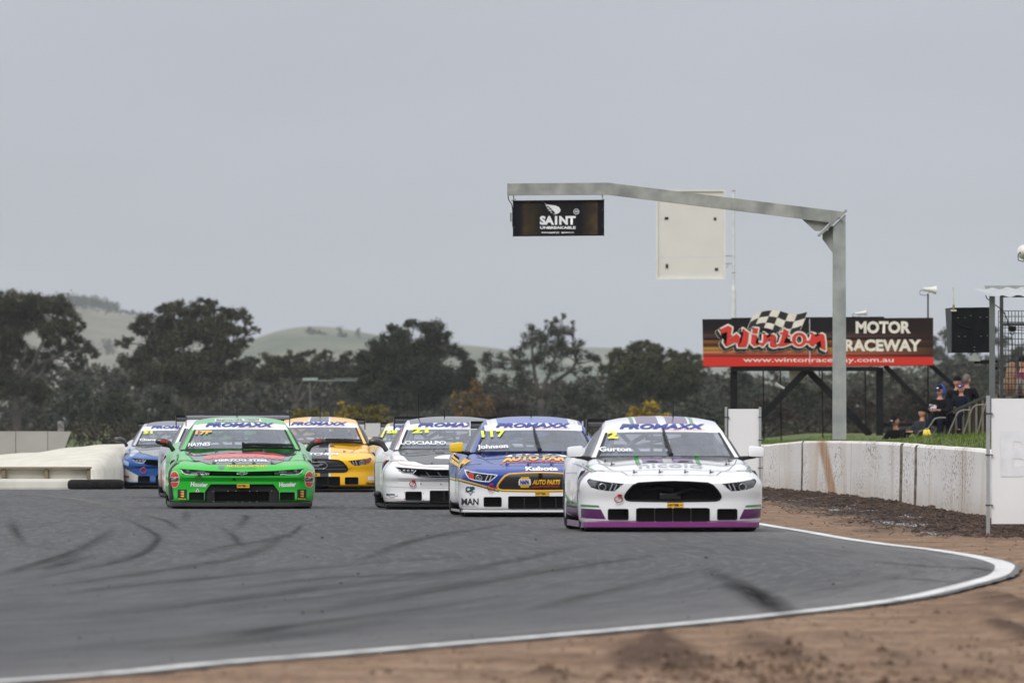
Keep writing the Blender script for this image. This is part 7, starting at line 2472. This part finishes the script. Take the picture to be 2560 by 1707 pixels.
tube(bm, [rel(*q, D + 1.5, B) for q in ((2523, 824), (2527, 835), (2530, 838), (2534, 834), (2535, 826))], 0.009, 6)
tube(bm, [rel(*q, D + 1.5, B) for q in ((2530, 838), (2532, 870), (2533, 905))], 0.006, 6)
tube(bm, [rel(*q, D + 1.5, B) for q in ((2541, 824), (2562, 826), (2600, 822))], 0.007, 6)
obj('cable', bm, STEELK, sh)

# ---------------- steps and handrails of the spectator stand
D = 252
B = loc_at(2400, D)
st = thing('spectator_stand', 'timber stepped stand edge with sloping rail and olive uprights behind the bank', 'grandstand', B)
WOODD = mat('board_dark', lin(62, 52, 46), 0.85, col2=lin(84, 70, 62), scale=5, stretch=(6, 1, 0.6))
OLV = mat('upright_olive', lin(112, 108, 88), 0.7, var=0.12)
PIPE = mat('pipe_grey', lin(118, 115, 108), 0.5, metal=0.3)
RAILK = mat('rail_dark', lin(58, 60, 56), 0.6)
def raily(px): return 1045 + (px - 2340) * (984 - 1045) / (2475 - 2340)
px = 2348.0
i = 0
while px < 2560:
    y0 = raily(px) + 5; y1 = raily(px + 6.2) + 5
    obj('board', sheet([(px, y0), (px + 6.0, y1), (px + 6.0, 1094), (px, 1094)], D + 0.10 + 0.012 * (i % 2), 0.03, B), WOODD, st)
    px += 6.3; i += 1
for px in (2362, 2377, 2391, 2408, 2424, 2441, 2457, 2474, 2491, 2508, 2525):
    obj('upright', sheet([(px - 2.6, raily(px) + 2), (px + 2.6, raily(px) + 1), (px + 2.6, 1094), (px - 2.6, 1094)], D + 0.0, 0.05, B), OLV, st)
strut_b = bmesh.new(); bar(strut_b, rel(2344, raily(2344) + 1, D - 0.01, B), rel(2530, raily(2530) + 1, D - 0.01, B), 0.07, 0.045); obj('top_rail', strut_b, RAILK, st)
for px, dy in ((2340, 1044), (2402, 1025), (2440, 1012), (2475, 998)):
    bm = bmesh.new()
    c_ = [(px - 34, 1092), (px - 12, dy + 16), (px - 4, dy + 4), (px + 8, dy), (px + 24, dy)]
    tube(bm, [rel(*q, D - 0.6, B) for q in spline([tuple(map(float, q)) for q in c_], 4)], 0.018, 8)
    obj('handrail', bm, PIPE, st)
bm = bmesh.new()
for a, b_ in (((2290, 1090), (2300, 1077)), ((2300, 1077), (2312, 1076)), ((2330, 1088), (2342, 1070)), ((2352, 1090), (2364, 1071))):
    tube(bm, [rel(*a, D - 0.3, B), rel(*b_, D - 0.3, B)], 0.013, 8)
obj('handrail', bm, PIPE, st)
def bench(px0, px1, py, d, label):
    B_ = at((px0 + px1) / 2, py, d)
    t_ = thing('bench', label, 'bench', B_, 0, 'benches of the spectator stand')
    w_ = (px1 - px0) * d / FPX
    for k_ in (0, 1):
        bm_ = bmesh.new(); box(bm_, (0, 0.08 + 0.17 * k_, -0.02), (w_, 0.15, 0.035), bev=0.005); obj('plank', bm_, mat('plank_grey', lin(112, 100, 90), 0.8, var=0.15, scale=4, stretch=(1, 5, 5)), t_)
    for s_ in (-0.42, 0.42):
        zg = B_.z - gz(B_.x + s_ * w_, d)
        bm_ = bmesh.new(); box(bm_, (s_ * w_, 0.17, -0.04 - zg / 2), (0.06, 0.30, zg)); obj('leg', bm_, PSD, t_)
bench(2510, 2660, 983, 226, 'grey plank bench under the shelter above the white board')
bench(2370, 2460, 1016, D + 0.7, 'plank bench high in the stand under the man in the black printed jacket')
bench(2318, 2372, 1028, D + 0.2, 'plank bench under the spectator with the blue hood')
bench(2266, 2318, 1072, D + 0.2, 'low plank bench under the spectator in the grey jacket')
bench(2226, 2262, 1088, D + 0.2, 'lowest plank bench, under the spectator with the black cap')

# yellow carry bag on the bank
B = loc_at(2317, 246)
yb = thing('yellow_bag', 'bright yellow bag standing on the grass under the billboard frame', 'bag', B)
bm = bmesh.new()
secs = [(0.0, 0.095, 0.06), (0.06, 0.093, 0.07), (0.13, 0.080, 0.06), (0.175, 0.068, 0.035), (0.19, 0.060, 0.012)]
rows = [[bm.verts.new((rx * math.copysign(abs(math.cos(t_)) ** 0.5, math.cos(t_)), ry * math.copysign(abs(math.sin(t_)) ** 0.5, math.sin(t_)), z + 0.004 * math.sin(5 * t_))) for t_ in [2 * math.pi * k_ / 20 for k_ in range(20)]] for z, rx, ry in secs]
for a, b_ in zip(rows, rows[1:]):
    for j in range(20): bm.faces.new((a[j], a[(j + 1) % 20], b_[(j + 1) % 20], b_[j]))
bm.faces.new(rows[0][::-1]); bm.faces.new(rows[-1])
obj('sack', bm, mat('bag_yellow', lin(232, 196, 40), 0.6, col2=lin(236, 214, 110), scale=9), yb, True)
bm = bmesh.new(); tube(bm, [Vector((-0.04, 0, 0.185)), Vector((-0.025, 0, 0.215)), Vector((0.025, 0, 0.215)), Vector((0.04, 0, 0.185))], 0.006, 6); obj('handle', bm, mat('bag_handle', lin(200, 190, 180), 0.6), yb)

# ---------------- white banners on posts
def banner(px0, px1, py0, py1, d, foot, label, tilt=0.0, ghost=False, second=True):
    x0 = (px0 - 1280) * d / FPX
    B_ = Vector((x0, d, gz(x0, d) if foot is None else at(0, foot, d).z))
    t_ = thing('banner_board', label, 'banner', B_, R(tilt), 'white banners on posts')
    zt, zb = at(0, py0, d).z - B_.z, at(0, py1, d).z - B_.z
    w_ = (px1 - px0) * d / FPX
    bm_ = bmesh.new()
    box(bm_, (w_ / 2 + 0.01, 0, (zt + zb) / 2), (w_ - 0.05, 0.012, zt - zb))
    cut_grid(bm_, 0.09)
    for v in bm_.verts:
        v.co.y += 0.006 * noise.noise(Vector((v.co.x * 3, v.co.z * 2, d)))
    obj('panel', bm_, mat('banner_white', lin(226, 226, 226), 0.5, var=0.02, scale=1.5), t_, True, 40)
    for k_ in (0, 1) if second else (0,):
        bm_ = bmesh.new()
        xx = w_ * k_
        bar(bm_, Vector((xx + (0.035 if k_ == 0 and not second else 0), -0.02, -0.25 if foot is None else -0.02)), Vector((xx, -0.02, zt + 0.03)), 0.038, 0.03)
        obj('post', bm_, mat('post_aluminium', lin(168, 170, 172), 0.4, metal=0.5), t_)
        for f in (0.12, 0.45, 0.85):
            z = zt + (zb - zt) * f
            bm_ = bmesh.new(); box(bm_, (xx + 0.01, -0.022, z), (0.075, 0.045, 0.010)); obj('cable_tie', bm_, BLACK, t_)
    if ghost:
        GH = mat('ghost_print', lin(218, 219, 221), 0.5)
        bm_ = text_bm('B', (0.13, 0.62, 0.52, 1.08), 0.04)
        for v in bm_.verts: v.co = Vector((v.co.x, -0.012, v.co.y))
        obj('faded_print', bm_, GH, t_)
    return t_
banner(2470, 2660, 996, 1309, 116, 1343, 'large blank white banner on an aluminium post, cut off by the right edge', 0, True)
banner(1815, 1900, 1022, 1195, 168, None, 'narrow white banner between two posts at the far end of the white wall', 0)

# ---------------- pale mast beyond the yellow car
D = 700
B = Vector(((775 - 1280) * D / FPX, D, -0.12))
mt = thing('signal_mast', 'pale post with a boxy head and a long thin arm standing before the dark trees', 'mast', B)
PALE = mat('mast_pale', lin(150, 160, 158), 0.6)
strut_b = bmesh.new(); tube(strut_b, [Vector((0, 0, 0)), rel(775, 955, D, B)], 0.045, 8); tube(strut_b, [rel(776, 985, D, B), rel(792, 955, D, B)], 0.03, 6); obj('pole', strut_b, mat('mast_grey', lin(92, 95, 93), 0.7), mt)
obj('head', sheet([(756, 945), (794, 944), (794, 951), (756, 951)], D, 0.4, B), PALE, mt)
obj('arm', sheet([(795, 950), (892, 950), (892, 951.6), (795, 951.8)], D, 0.1, B), PALE, mt)
obj('arm', sheet([(835, 946), (895, 945.5), (895, 946.8), (835, 947.3)], D, 0.1, B), PALE, mt)
B = Vector(((152 - 1280) * 256 / FPX, 256, -0.1))
bm = bmesh.new(); box(bm, (0, 0, 0.62), (0.10, 0.10, 1.24)); box(bm, (0, -0.01, 1.12), (0.15, 0.06, 0.22))
o = obj('marker_post', bm, mat('post_mottled', lin(150, 150, 146), 0.8, col2=lin(90, 92, 90), scale=14)); o.location = B
tag(o, 'mottled pale marker post just behind the grey wall at the far left', 'post')
# ================================================================== people
SKIN = mat('skin', lin(186, 132, 110), 0.55, var=0.06, scale=20)
def skin_mesh(nodes, edges, sub=1, root=0):
    """grow one continuous surface round a skeleton: nodes [(x, y, z, r)]"""
    me = bpy.data.meshes.new('figure')
    me.from_pydata([n_[:3] for n_ in nodes], edges, [])
    o_ = bpy.data.objects.new('figure', me)
    C.objects.link(o_)
    o_.modifiers.new('skin', 'SKIN')
    for i, n_ in enumerate(nodes):
        r_ = n_[3]
        me.skin_vertices[0].data[i].radius = r_ if isinstance(r_, tuple) else (r_, r_)
        me.skin_vertices[0].data[i].use_root = (i == root)
    sm = o_.modifiers.new('sub', 'SUBSURF'); sm.levels = sub; sm.render_levels = sub
    dg = bpy.context.evaluated_depsgraph_get()
    out = bpy.data.meshes.new_from_object(o_.evaluated_get(dg))
    bpy.data.objects.remove(o_); bpy.data.meshes.remove(me)
    out.polygons.foreach_set('use_smooth', [True] * len(out.polygons))
    return out

def head_bm(c, s=1.0):
    """head with brow, nose, mouth, chin and ears, facing -y"""
    bm = bmesh.new()
    bmesh.ops.create_uvsphere(bm, u_segments=20, v_segments=16, radius=1)
    for v in bm.verts:
        x, y, z = v.co
        w = 0.076 * (1 - 0.20 * sstep(-0.1, -1.0, z))
        X, Y, Z = x * w, y * 0.096, z * 0.120
        if y < 0 and z < 0: Y *= (1 - 0.12 * sstep(0, -1, z))
        if y < -0.4:
            if abs(x) < 0.20 and -0.30 < z < 0.15: Y -= 0.020 * (1 - abs(x) / 0.20) * sstep(0.15, -0.25, z)
            if 0.02 < z < 0.22 and 0.2 < abs(x) < 0.6: Y += 0.009
            if -0.62 < z < -0.48 and abs(x) < 0.35: Y += 0.004
            if -0.95 < z < -0.72 and abs(x) < 0.3: Y -= 0.010
        v.co = Vector((X, Y, Z))
    for sg in (-1, 1):
        bmesh.ops.create_uvsphere(bm, u_segments=8, v_segments=6, radius=1, matrix=Matrix.Translation((sg * 0.078, 0.008, -0.01)) @ Matrix.Diagonal((0.010, 0.018, 0.030, 1)))
    for v in bm.verts: v.co = v.co * s
    return bm

def person(label, head_px, head_py, d, yaw, pose, jacket, trousers, hat=None, hair=None, hood=None, held=None, glasses=False, face=SKIN, scale=1.0, base=None, seated=True, lean=0.0, longhair=None):
    hc = at(head_px, head_py, d) if base is None else base
    # hips lie 0.66 m below the head centre when seated
    hip = hc - Vector((0, 0, 0.68 * scale))
    t = thing('person', label, 'person', hip, R(yaw), None)
    H = Vector((0, -lean * 0.25, 0.68))
    sp = {'hipz': 0.0}
    arms = pose.get('arms', [((-0.19, 0, 0.44), (-0.25, -0.10, 0.20), (-0.16, -0.30, 0.14)), ((0.19, 0, 0.44), (0.25, -0.10, 0.20), (0.16, -0.30, 0.14))])
    legs = pose.get('legs', [((-0.10, 0, 0.02), (-0.13, -0.42, 0.05), (-0.13, -0.44, -0.38), (-0.13, -0.56, -0.42)), ((0.10, 0, 0.02), (0.13, -0.42, 0.05), (0.13, -0.44, -0.38), (0.13, -0.56, -0.42))])
    def body(extra, arms_to=1.0, do_hands=True, trunk=True, dolegs=True, neck=True):
        nodes, edges = [], []
        def add(p, r_, par=None):
            nodes.append((p[0], p[1], p[2], r_)); 
            if par is not None: edges.append((par, len(nodes) - 1))
            return len(nodes) - 1
        extra_t = extra if extra else -0.03
        pel = add((0, 0, 0.02), (0.13 + extra_t, 0.10 + extra_t))
        lo = add((0, -lean * 0.06, 0.18), (0.125 + extra_t, 0.095 + extra_t), pel)
        ch = add((0, -lean * 0.16, 0.36), (0.145 + extra_t, 0.10 + extra_t), lo)
        nk = add((0, -lean * 0.21, 0.49), (0.065 + extra, 0.06 + extra), ch)
        if neck:
            n2 = add((0, H.y, 0.57), 0.052 + extra * 0.5, nk)
            add((0, H.y, 0.62), 0.05, n2)
        for a in arms:
            sh_ = Vector(a[0]) + Vector((0, -lean * 0.19, 0)); el = Vector(a[1]) + Vector((0, -lean * 0.19, 0)); wr = Vector(a[2]) + Vector((0, -lean * 0.19, 0))
            s_ = add(sh_, 0.062 + extra_t * (1 if extra else .6), ch)
            m1 = add(sh_.lerp(el, 0.5), 0.050 + extra_t * (1 if extra else .5), s_)
            e_ = add(el, 0.042 + extra_t * (1 if extra else .4), m1)
            m2 = add(el.lerp(wr, 0.5), 0.038 + extra_t * (1 if extra else .3), e_)
            w_ = add(wr if do_hands else el.lerp(wr, 0.97), 0.028 + extra * 0.7, m2)
            if do_hands:
                dr = (wr - el).normalized()
                pm = add(wr + dr * 0.05, (0.036, 0.020), w_)
                side = dr.cross(Vector((0, 0, 1))).normalized()
                dn = side.cross(dr)
                for k_ in range(4):
                    o_ = side * (k_ - 1.5) * 0.019
                    L = (0.070, 0.078, 0.074, 0.060)[k_]
                    f1 = add(wr + dr * 0.085 + o_, 0.010, pm)
                    f2 = add(wr + dr * (0.085 + L * 0.5) + o_ * 1.1 - dn * 0.010, 0.009, f1)
                    add(wr + dr * (0.085 + L * 0.8) + o_ * 1.1 - dn * 0.030, 0.008, f2)
                th = add(wr + dr * 0.035 - side * 0.038, 0.012, w_)
                add(wr + dr * 0.075 - side * 0.050 - dn * 0.015, 0.009, th)
        if dolegs:
            for l in legs:
                a, b_, c_, e_ = map(Vector, l)
                h1 = add(a, 0.085 + extra, pel)
                h2 = add(a.lerp(b_, 0.5), 0.075 + extra, h1)
                kn = add(b_, 0.056 + extra, h2)
                cf = add(b_.lerp(c_, 0.35), 0.055 + extra, kn)
                an = add(c_, 0.036 + extra, cf)
                if extra < 0.02: add(e_, 0.035, an)
        return nodes, edges
    nd, ed = body(0.0)
    bo = obj('body', skin_mesh(nd, ed, 1), face, t)
    nd, ed = body(0.022, do_hands=False, dolegs=False, neck=False)
    obj('jacket', skin_mesh(nd, ed, 1), jacket, t)
    # trousers
    nodes, edges = [(0, 0, 0.10, (0.15, 0.12)), (0, 0, 0.0, (0.16, 0.125))], [(0, 1)]
    for l in legs:
        a, b_, c_, e_ = map(Vector, l)
        i0 = len(nodes)
        nodes += [(*a, 0.105), (*a.lerp(b_, 0.5), 0.092), (*b_, 0.074), (*b_.lerp(c_, 0.4), 0.070), (*c_, 0.052)]
        edges += [(1, i0), (i0, i0 + 1), (i0 + 1, i0 + 2), (i0 + 2, i0 + 3), (i0 + 3, i0 + 4)]
    obj('trousers', skin_mesh(nodes, edges, 1), trousers, t)
    for l in legs:
        e_, c_ = Vector(l[3]), Vector(l[2])
        bm = bmesh.new()
        bmesh.ops.create_uvsphere(bm, u_segments=10, v_segments=8, radius=1, matrix=Matrix.Translation(c_.lerp(e_, 0.55) + Vector((0, 0, -0.02))) @ Matrix.Diagonal((0.05, 0.14, 0.055, 1)))
        obj('shoe', bm, BLACK, t, True)
    hy = pose.get('head', 0)
    Mh = Matrix.Translation(H) @ Matrix.Rotation(R(hy), 4, 'Z') @ Matrix.Rotation(R(pose.get('nod', 0)), 4, 'X')
    bm = head_bm(H); bm.transform(Mh)
    hd = obj('head', bm, face, t, True)
    bm = bmesh.new()
    for sg in (-1, 1):
        bmesh.ops.create_uvsphere(bm, u_segments=8, v_segments=6, radius=0.011, matrix=Mh @ Matrix.Translation((sg * 0.030, -0.080, 0.014)))
    obj('eye', bm, mat('eye_dark', (0.03, 0.025, 0.02), 0.3), hd, True)
    bm = bmesh.new(); box(bm, (0, 0, 0), (0.045, 0.008, 0.010), bev=0.003); bm.transform(Mh @ Matrix.Translation((0, -0.088, -0.062))); obj('mouth', bm, mat('lips', lin(160, 90, 84), 0.5), hd)
    def cap(f0, rs, m_, name, back=False, brim=None, low=0.0):
        bm_ = bmesh.new()
        bmesh.ops.create_uvsphere(bm_, u_segments=20, v_segments=14, radius=1)
        kill = [v for v in bm_.verts if v.co.z < f0 + (0.0 if not back else -0.9 * sstep(-0.2, 0.6, v.co.y)) + low]
        bmesh.ops.delete(bm_, geom=kill, context='VERTS')
        for v in bm_.verts: v.co = Vector((v.co.x * 0.086 * rs, v.co.y * 0.106 * rs, v.co.z * 0.130 * rs))
        bm_.transform(Mh @ Matrix.Translation((0, 0.004, 0.004)))
        bmesh.ops.solidify(bm_, geom=bm_.faces[:], thickness=0.006)
        return obj(name, bm_, m_, hd, True)
    if hair: cap(0.35, 1.02, hair, 'hair', back=True)
    if longhair:
        cap(0.30, 1.06, longhair, 'hair', back=True)
        bm = bmesh.new()
        for k_ in range(16):
            a = R(200 + 140 * k_ / 15) * -1
            x, y = 0.080 * math.cos(a), 0.085 * math.sin(a) 
            tube(bm, [Mh @ Vector((x, y + 0.01, 0.02)), Mh @ Vector((x * 1.25, y * 1.1 + 0.03, -0.14)), Mh @ Vector((x * 1.35, y + 0.07, -0.30 - 0.03 * (k_ % 3))), Mh @ Vector((x * 1.0, y + 0.08, -0.42 - 0.04 * (k_ % 4)))], [0.026, 0.026, 0.022, 0.006], 6)
        obj('hair', bm, longhair, hd, True)
    if hat:
        kind_, hm = hat
        if kind_ == 'beanie': cap(0.12, 1.10, hm, 'beanie')
        else:
            h_ = cap(0.28, 1.07, hm, 'cap')
            bm = bmesh.new()
            prism(bm, [(-0.07, 0), (-0.065, -0.05), (-0.03, -0.085), (0.03, -0.085), (0.065, -0.05), (0.07, 0)], Mh @ Matrix.Translation((0, -0.075, 0.042)) @ Matrix.Rotation(R(-8), 4, 'X'), 0.008)
            obj('peak', bm, hm, hd)
            bm = bmesh.new(); box(bm, (0, 0, 0), (0.05, 0.006, 0.022)); bm.transform(Mh @ Matrix.Translation((0, -0.098, 0.080)) @ Matrix.Rotation(R(-25), 4, 'X')); obj('cap_badge', bm, SW, hd)
    if hood:
        bm = bmesh.new()
        bmesh.ops.create_uvsphere(bm, u_segments=20, v_segments=14, radius=1)
        bmesh.ops.delete(bm, geom=[v for v in bm.verts if v.co.y < -0.35 and abs(v.co.x) < 0.95], context='VERTS')
        for v in bm.verts: v.co = Vector((v.co.x * 0.112, v.co.y * 0.135 + 0.015, v.co.z * 0.155 + 0.005))
        bm.transform(Mh); bmesh.ops.solidify(bm, geom=bm.faces[:], thickness=0.010)
        obj('hood', bm, hood, hd, True)
    if glasses:
        bm = bmesh.new()
        for sg in (-1, 1): box(bm, (sg * 0.033, -0.092, 0.012), (0.050, 0.014, 0.030), bev=0.006)
        box(bm, (0, -0.092, 0.02), (0.14, 0.008, 0.008))
        bm.transform(Mh); obj('sunglasses', bm, BLACK, hd)
    t.scale = (scale,) * 3
    return t, H

BLKC = mat('cloth_black', (0.008, 0.008, 0.009), 0.9, var=0.3, scale=10, spec=0.1)
GRYC = mat('cloth_grey', (0.030, 0.034, 0.037), 0.9, var=0.2, scale=10, spec=0.1)
NVYC = mat('cloth_navy', (0.010, 0.013, 0.024), 0.9, var=0.2, scale=10, spec=0.1)
JEAN = mat('cloth_jeans', (0.035, 0.055, 0.10), 0.85, var=0.25, scale=12)
BLUH = mat('cloth_blue_hood', lin(35, 75, 170), 0.8, var=0.15)
TAUP = mat('cloth_taupe', lin(128, 118, 110), 0.85, var=0.12)
BURG = mat('cloth_burgundy', lin(110, 30, 60), 0.8, var=0.15)
GRNC = mat('cloth_teal', lin(38, 66, 66), 0.85, var=0.2)
HAIRG = mat('hair_grey', (0.13, 0.105, 0.09), 0.8, var=0.3, scale=30)
HAIRB = mat('hair_brown', (0.17, 0.085, 0.045), 0.7, col2=(0.28, 0.16, 0.09), scale=14)
HAIRD = mat('hair_dark', (0.02, 0.016, 0.014), 0.7, var=0.3)
fwd = [((-0.19, 0, 0.44), (-0.24, -0.16, 0.24), (-0.10, -0.36, 0.26)), ((0.19, 0, 0.44), (0.24, -0.16, 0.24), (0.10, -0.36, 0.26))]
rest = [((-0.19, 0, 0.44), (-0.27, -0.06, 0.18), (-0.12, -0.30, 0.10)), ((0.19, 0, 0.44), (0.27, -0.06, 0.18), (0.12, -0.30, 0.10))]
D = 252
p1, _ = person('spectator in black cap and sunglasses under a bright blue hood, holding a patterned paper', 2350, 978, D, -20, dict(arms=fwd, head=-12, nod=4), BLKC, NVYC, hat=('cap', BLKC), hood=BLUH, glasses=True)
B = p1.location + Matrix.Rotation(R(-20), 3, 'Z') @ Vector((-0.02, -0.46, 0.33))
bm = bmesh.new(); box(bm, (0, 0, 0), (0.17, 0.010, 0.11)); box(bm, (0, -0.008, 0), (0.135, 0.008, 0.08))
o = obj('programme', bm, mat('paper_pattern', lin(60, 35, 45), 0.6, col2=lin(205, 190, 195), scale=22, lo=0.45, hi=0.55)); o.location = B; o.rotation_euler = (R(-12), R(8), R(-20))
tag(o, 'patterned pink and white paper held by the blue-hooded spectator', 'leaflet')
person('spectator in black beanie looking out between the blue-hooded one and the grey-haired man', 2393, 955, D + 1.3, 10, dict(arms=rest, head=-14), BLKC, BLKC, hat=('beanie', BLKC))
person('grey-haired man in a black jacket with white print seen from behind', 2417, 950, D + 0.9, 150, dict(arms=rest, head=-16), BLKC, BLKC, hair=HAIRG)
q = at(2436, 978, D + 0.66)
bm = text_bm('S', (-0.05, -0.13, 0.05, 0.13), 0.08)
for v in bm.verts: v.co = Vector((v.co.x, 0, v.co.y))
person('child in a purple cap leaning in front of the grey-haired man', 2403, 972, D + 0.3, -25, dict(arms=rest), NVYC, NVYC, hat=('cap', mat('cloth_purple', lin(70, 40, 110), 0.8)), scale=0.85)
person('spectator in grey jacket and black beanie leaning back with hands raised', 2300, 1032, D, -55, dict(arms=fwd, head=-10, nod=-8), GRYC, GRNC, hat=('beanie', BLKC), lean=-0.3)
person('spectator with dark cap bending forward low in the grass, in jeans', 2252, 1053, D, -35, dict(arms=fwd, head=-5, nod=32), BLKC, JEAN, hat=('cap', BLKC), lean=0.9)
person('woman with long brown hair in a taupe jumper seen from behind under the shelter', 2530, 922, 226, 158, dict(arms=rest, head=0), TAUP, BLKC, longhair=HAIRB)
person('person in burgundy jacket and black beanie at the right edge under the shelter', 2556, 908, 227.4, 165, dict(arms=rest), BURG, BLKC, hat=('beanie', BLKC))

# drivers: helmeted, strapped in behind the wheel
VIS = glassm('visor_tint', (0.1, 0.12, 0.16), 1.6, 0.0)
def driver(label, car_root, suit, helm, tint=None):
    t = thing('person', label, 'person', car_root.matrix_basis @ Vector((0.34, 2.50, 0.40)), car_root.rotation_euler.z)
    arms_ = [((-0.19, 0, 0.44), (-0.24, -0.20, 0.28), (-0.13, -0.34, 0.42)), ((0.19, 0, 0.44), (0.24, -0.20, 0.28), (0.13, -0.34, 0.42))]
    nodes, edges = [(0, 0.05, 0.0, (0.15, 0.11)), (0, 0.06, 0.2, (0.15, 0.11)), (0, 0.05, 0.36, (0.17, 0.11)), (0, 0.03, 0.47, (0.08, 0.07)), (0, 0.03, 0.56, 0.06)], [(0, 1), (1, 2), (2, 3), (3, 4)]
    for a in arms_:
        i0 = len(nodes); s_, e_, w_ = map(Vector, a)
        nodes += [(*s_, 0.075), (*s_.lerp(e_, .5), 0.06), (*e_, 0.05), (*e_.lerp(w_, .5), 0.045), (*w_, 0.035), (*(w_ + (w_ - e_).normalized() * 0.07), 0.038)]
        edges += [(2, i0)] + [(i0 + k_, i0 + k_ + 1) for k_ in range(5)]
    for sg in (-1, 1):
        i0 = len(nodes)
        nodes += [(sg * 0.10, -0.02, 0.02, 0.09), (sg * 0.12, -0.40, 0.10, 0.06), (sg * 0.11, -0.72, -0.12, 0.045)]
        edges += [(0, i0), (i0, i0 + 1), (i0 + 1, i0 + 2)]
    obj('body', skin_mesh(nodes, edges, 1), suit, t)
    bm_ = bmesh.new(); bmesh.ops.create_uvsphere(bm_, u_segments=24, v_segments=16, radius=1, matrix=Matrix.Translation((0, 0.01, 0.60)) @ Matrix.Diagonal((0.125, 0.150, 0.140, 1)))
    for v in bm_.verts:
        if v.co.z < 0.55 and v.co.y < 0: v.co.y -= 0.02
    h_ = obj('helmet', bm_, helm, t, True)
    bm_ = bmesh.new()
    grid_bm(lambda a, b_: Vector((0.130 * math.sin(a), 0.01 - 0.156 * math.cos(a) * math.cos(b_), 0.605 + 0.140 * math.sin(b_))), rng(-1.2, 1.2, 12), rng(-0.15, 0.42, 5), bm=bm_)
    obj('visor', bm_, tint or VIS, h_, True)
    for s_ in (-1, 1):
        bm_ = bmesh.new(); bar(bm_, (s_ * 0.10, 0.0, 0.50), (s_ * 0.07, -0.09, 0.15), 0.05, 0.006, up=(0, 1, 0)); obj('harness_strap', bm_, mat('harness_blue', lin(120, 185, 245), 0.6), t)
roots = [o for o in bpy.data.objects if o.get('category') == 'race car']
bpy.context.view_layer.update()
DL = ['driver with dark helmet and pale blue harness in the leading white car', 'driver with dark helmet behind the wheel of the blue car', 'driver in the white car with black hood',
      'driver with dark helmet and red strap in the green car', 'driver in the half hidden silver car', 'driver in the yellow striped car', 'driver in the far blue and silver car', 'driver in the pale yellow car']
for i, r0 in enumerate(roots):
    driver(DL[i], r0, NVYC if i % 2 == 0 else BLKC, paint((0.02, 0.022, 0.03)) if i != 1 else paint(lin(40, 50, 90)))

# ================================================================== air
bm = bmesh.new()
box(bm, (0, 4925, 63.6), (18600, 9990, 130))
hz = obj('haze', bm)
tag(hz, kind='stuff')
hm = bpy.data.materials.new('haze_air')
hm.use_nodes = True
t = hm.node_tree
t.nodes.remove(t.nodes['Principled BSDF'])
pv = t.nodes.new('ShaderNodeVolumePrincipled')
pv.inputs['Color'].default_value = (0.90, 0.94, 1.0, 1)
pv.inputs['Density'].default_value = 0.000048
pv.inputs['Anisotropy'].default_value = 0.0
t.links.new(pv.outputs[0], t.nodes['Material Output'].inputs['Volume'])
hz.data.materials.append(hm)
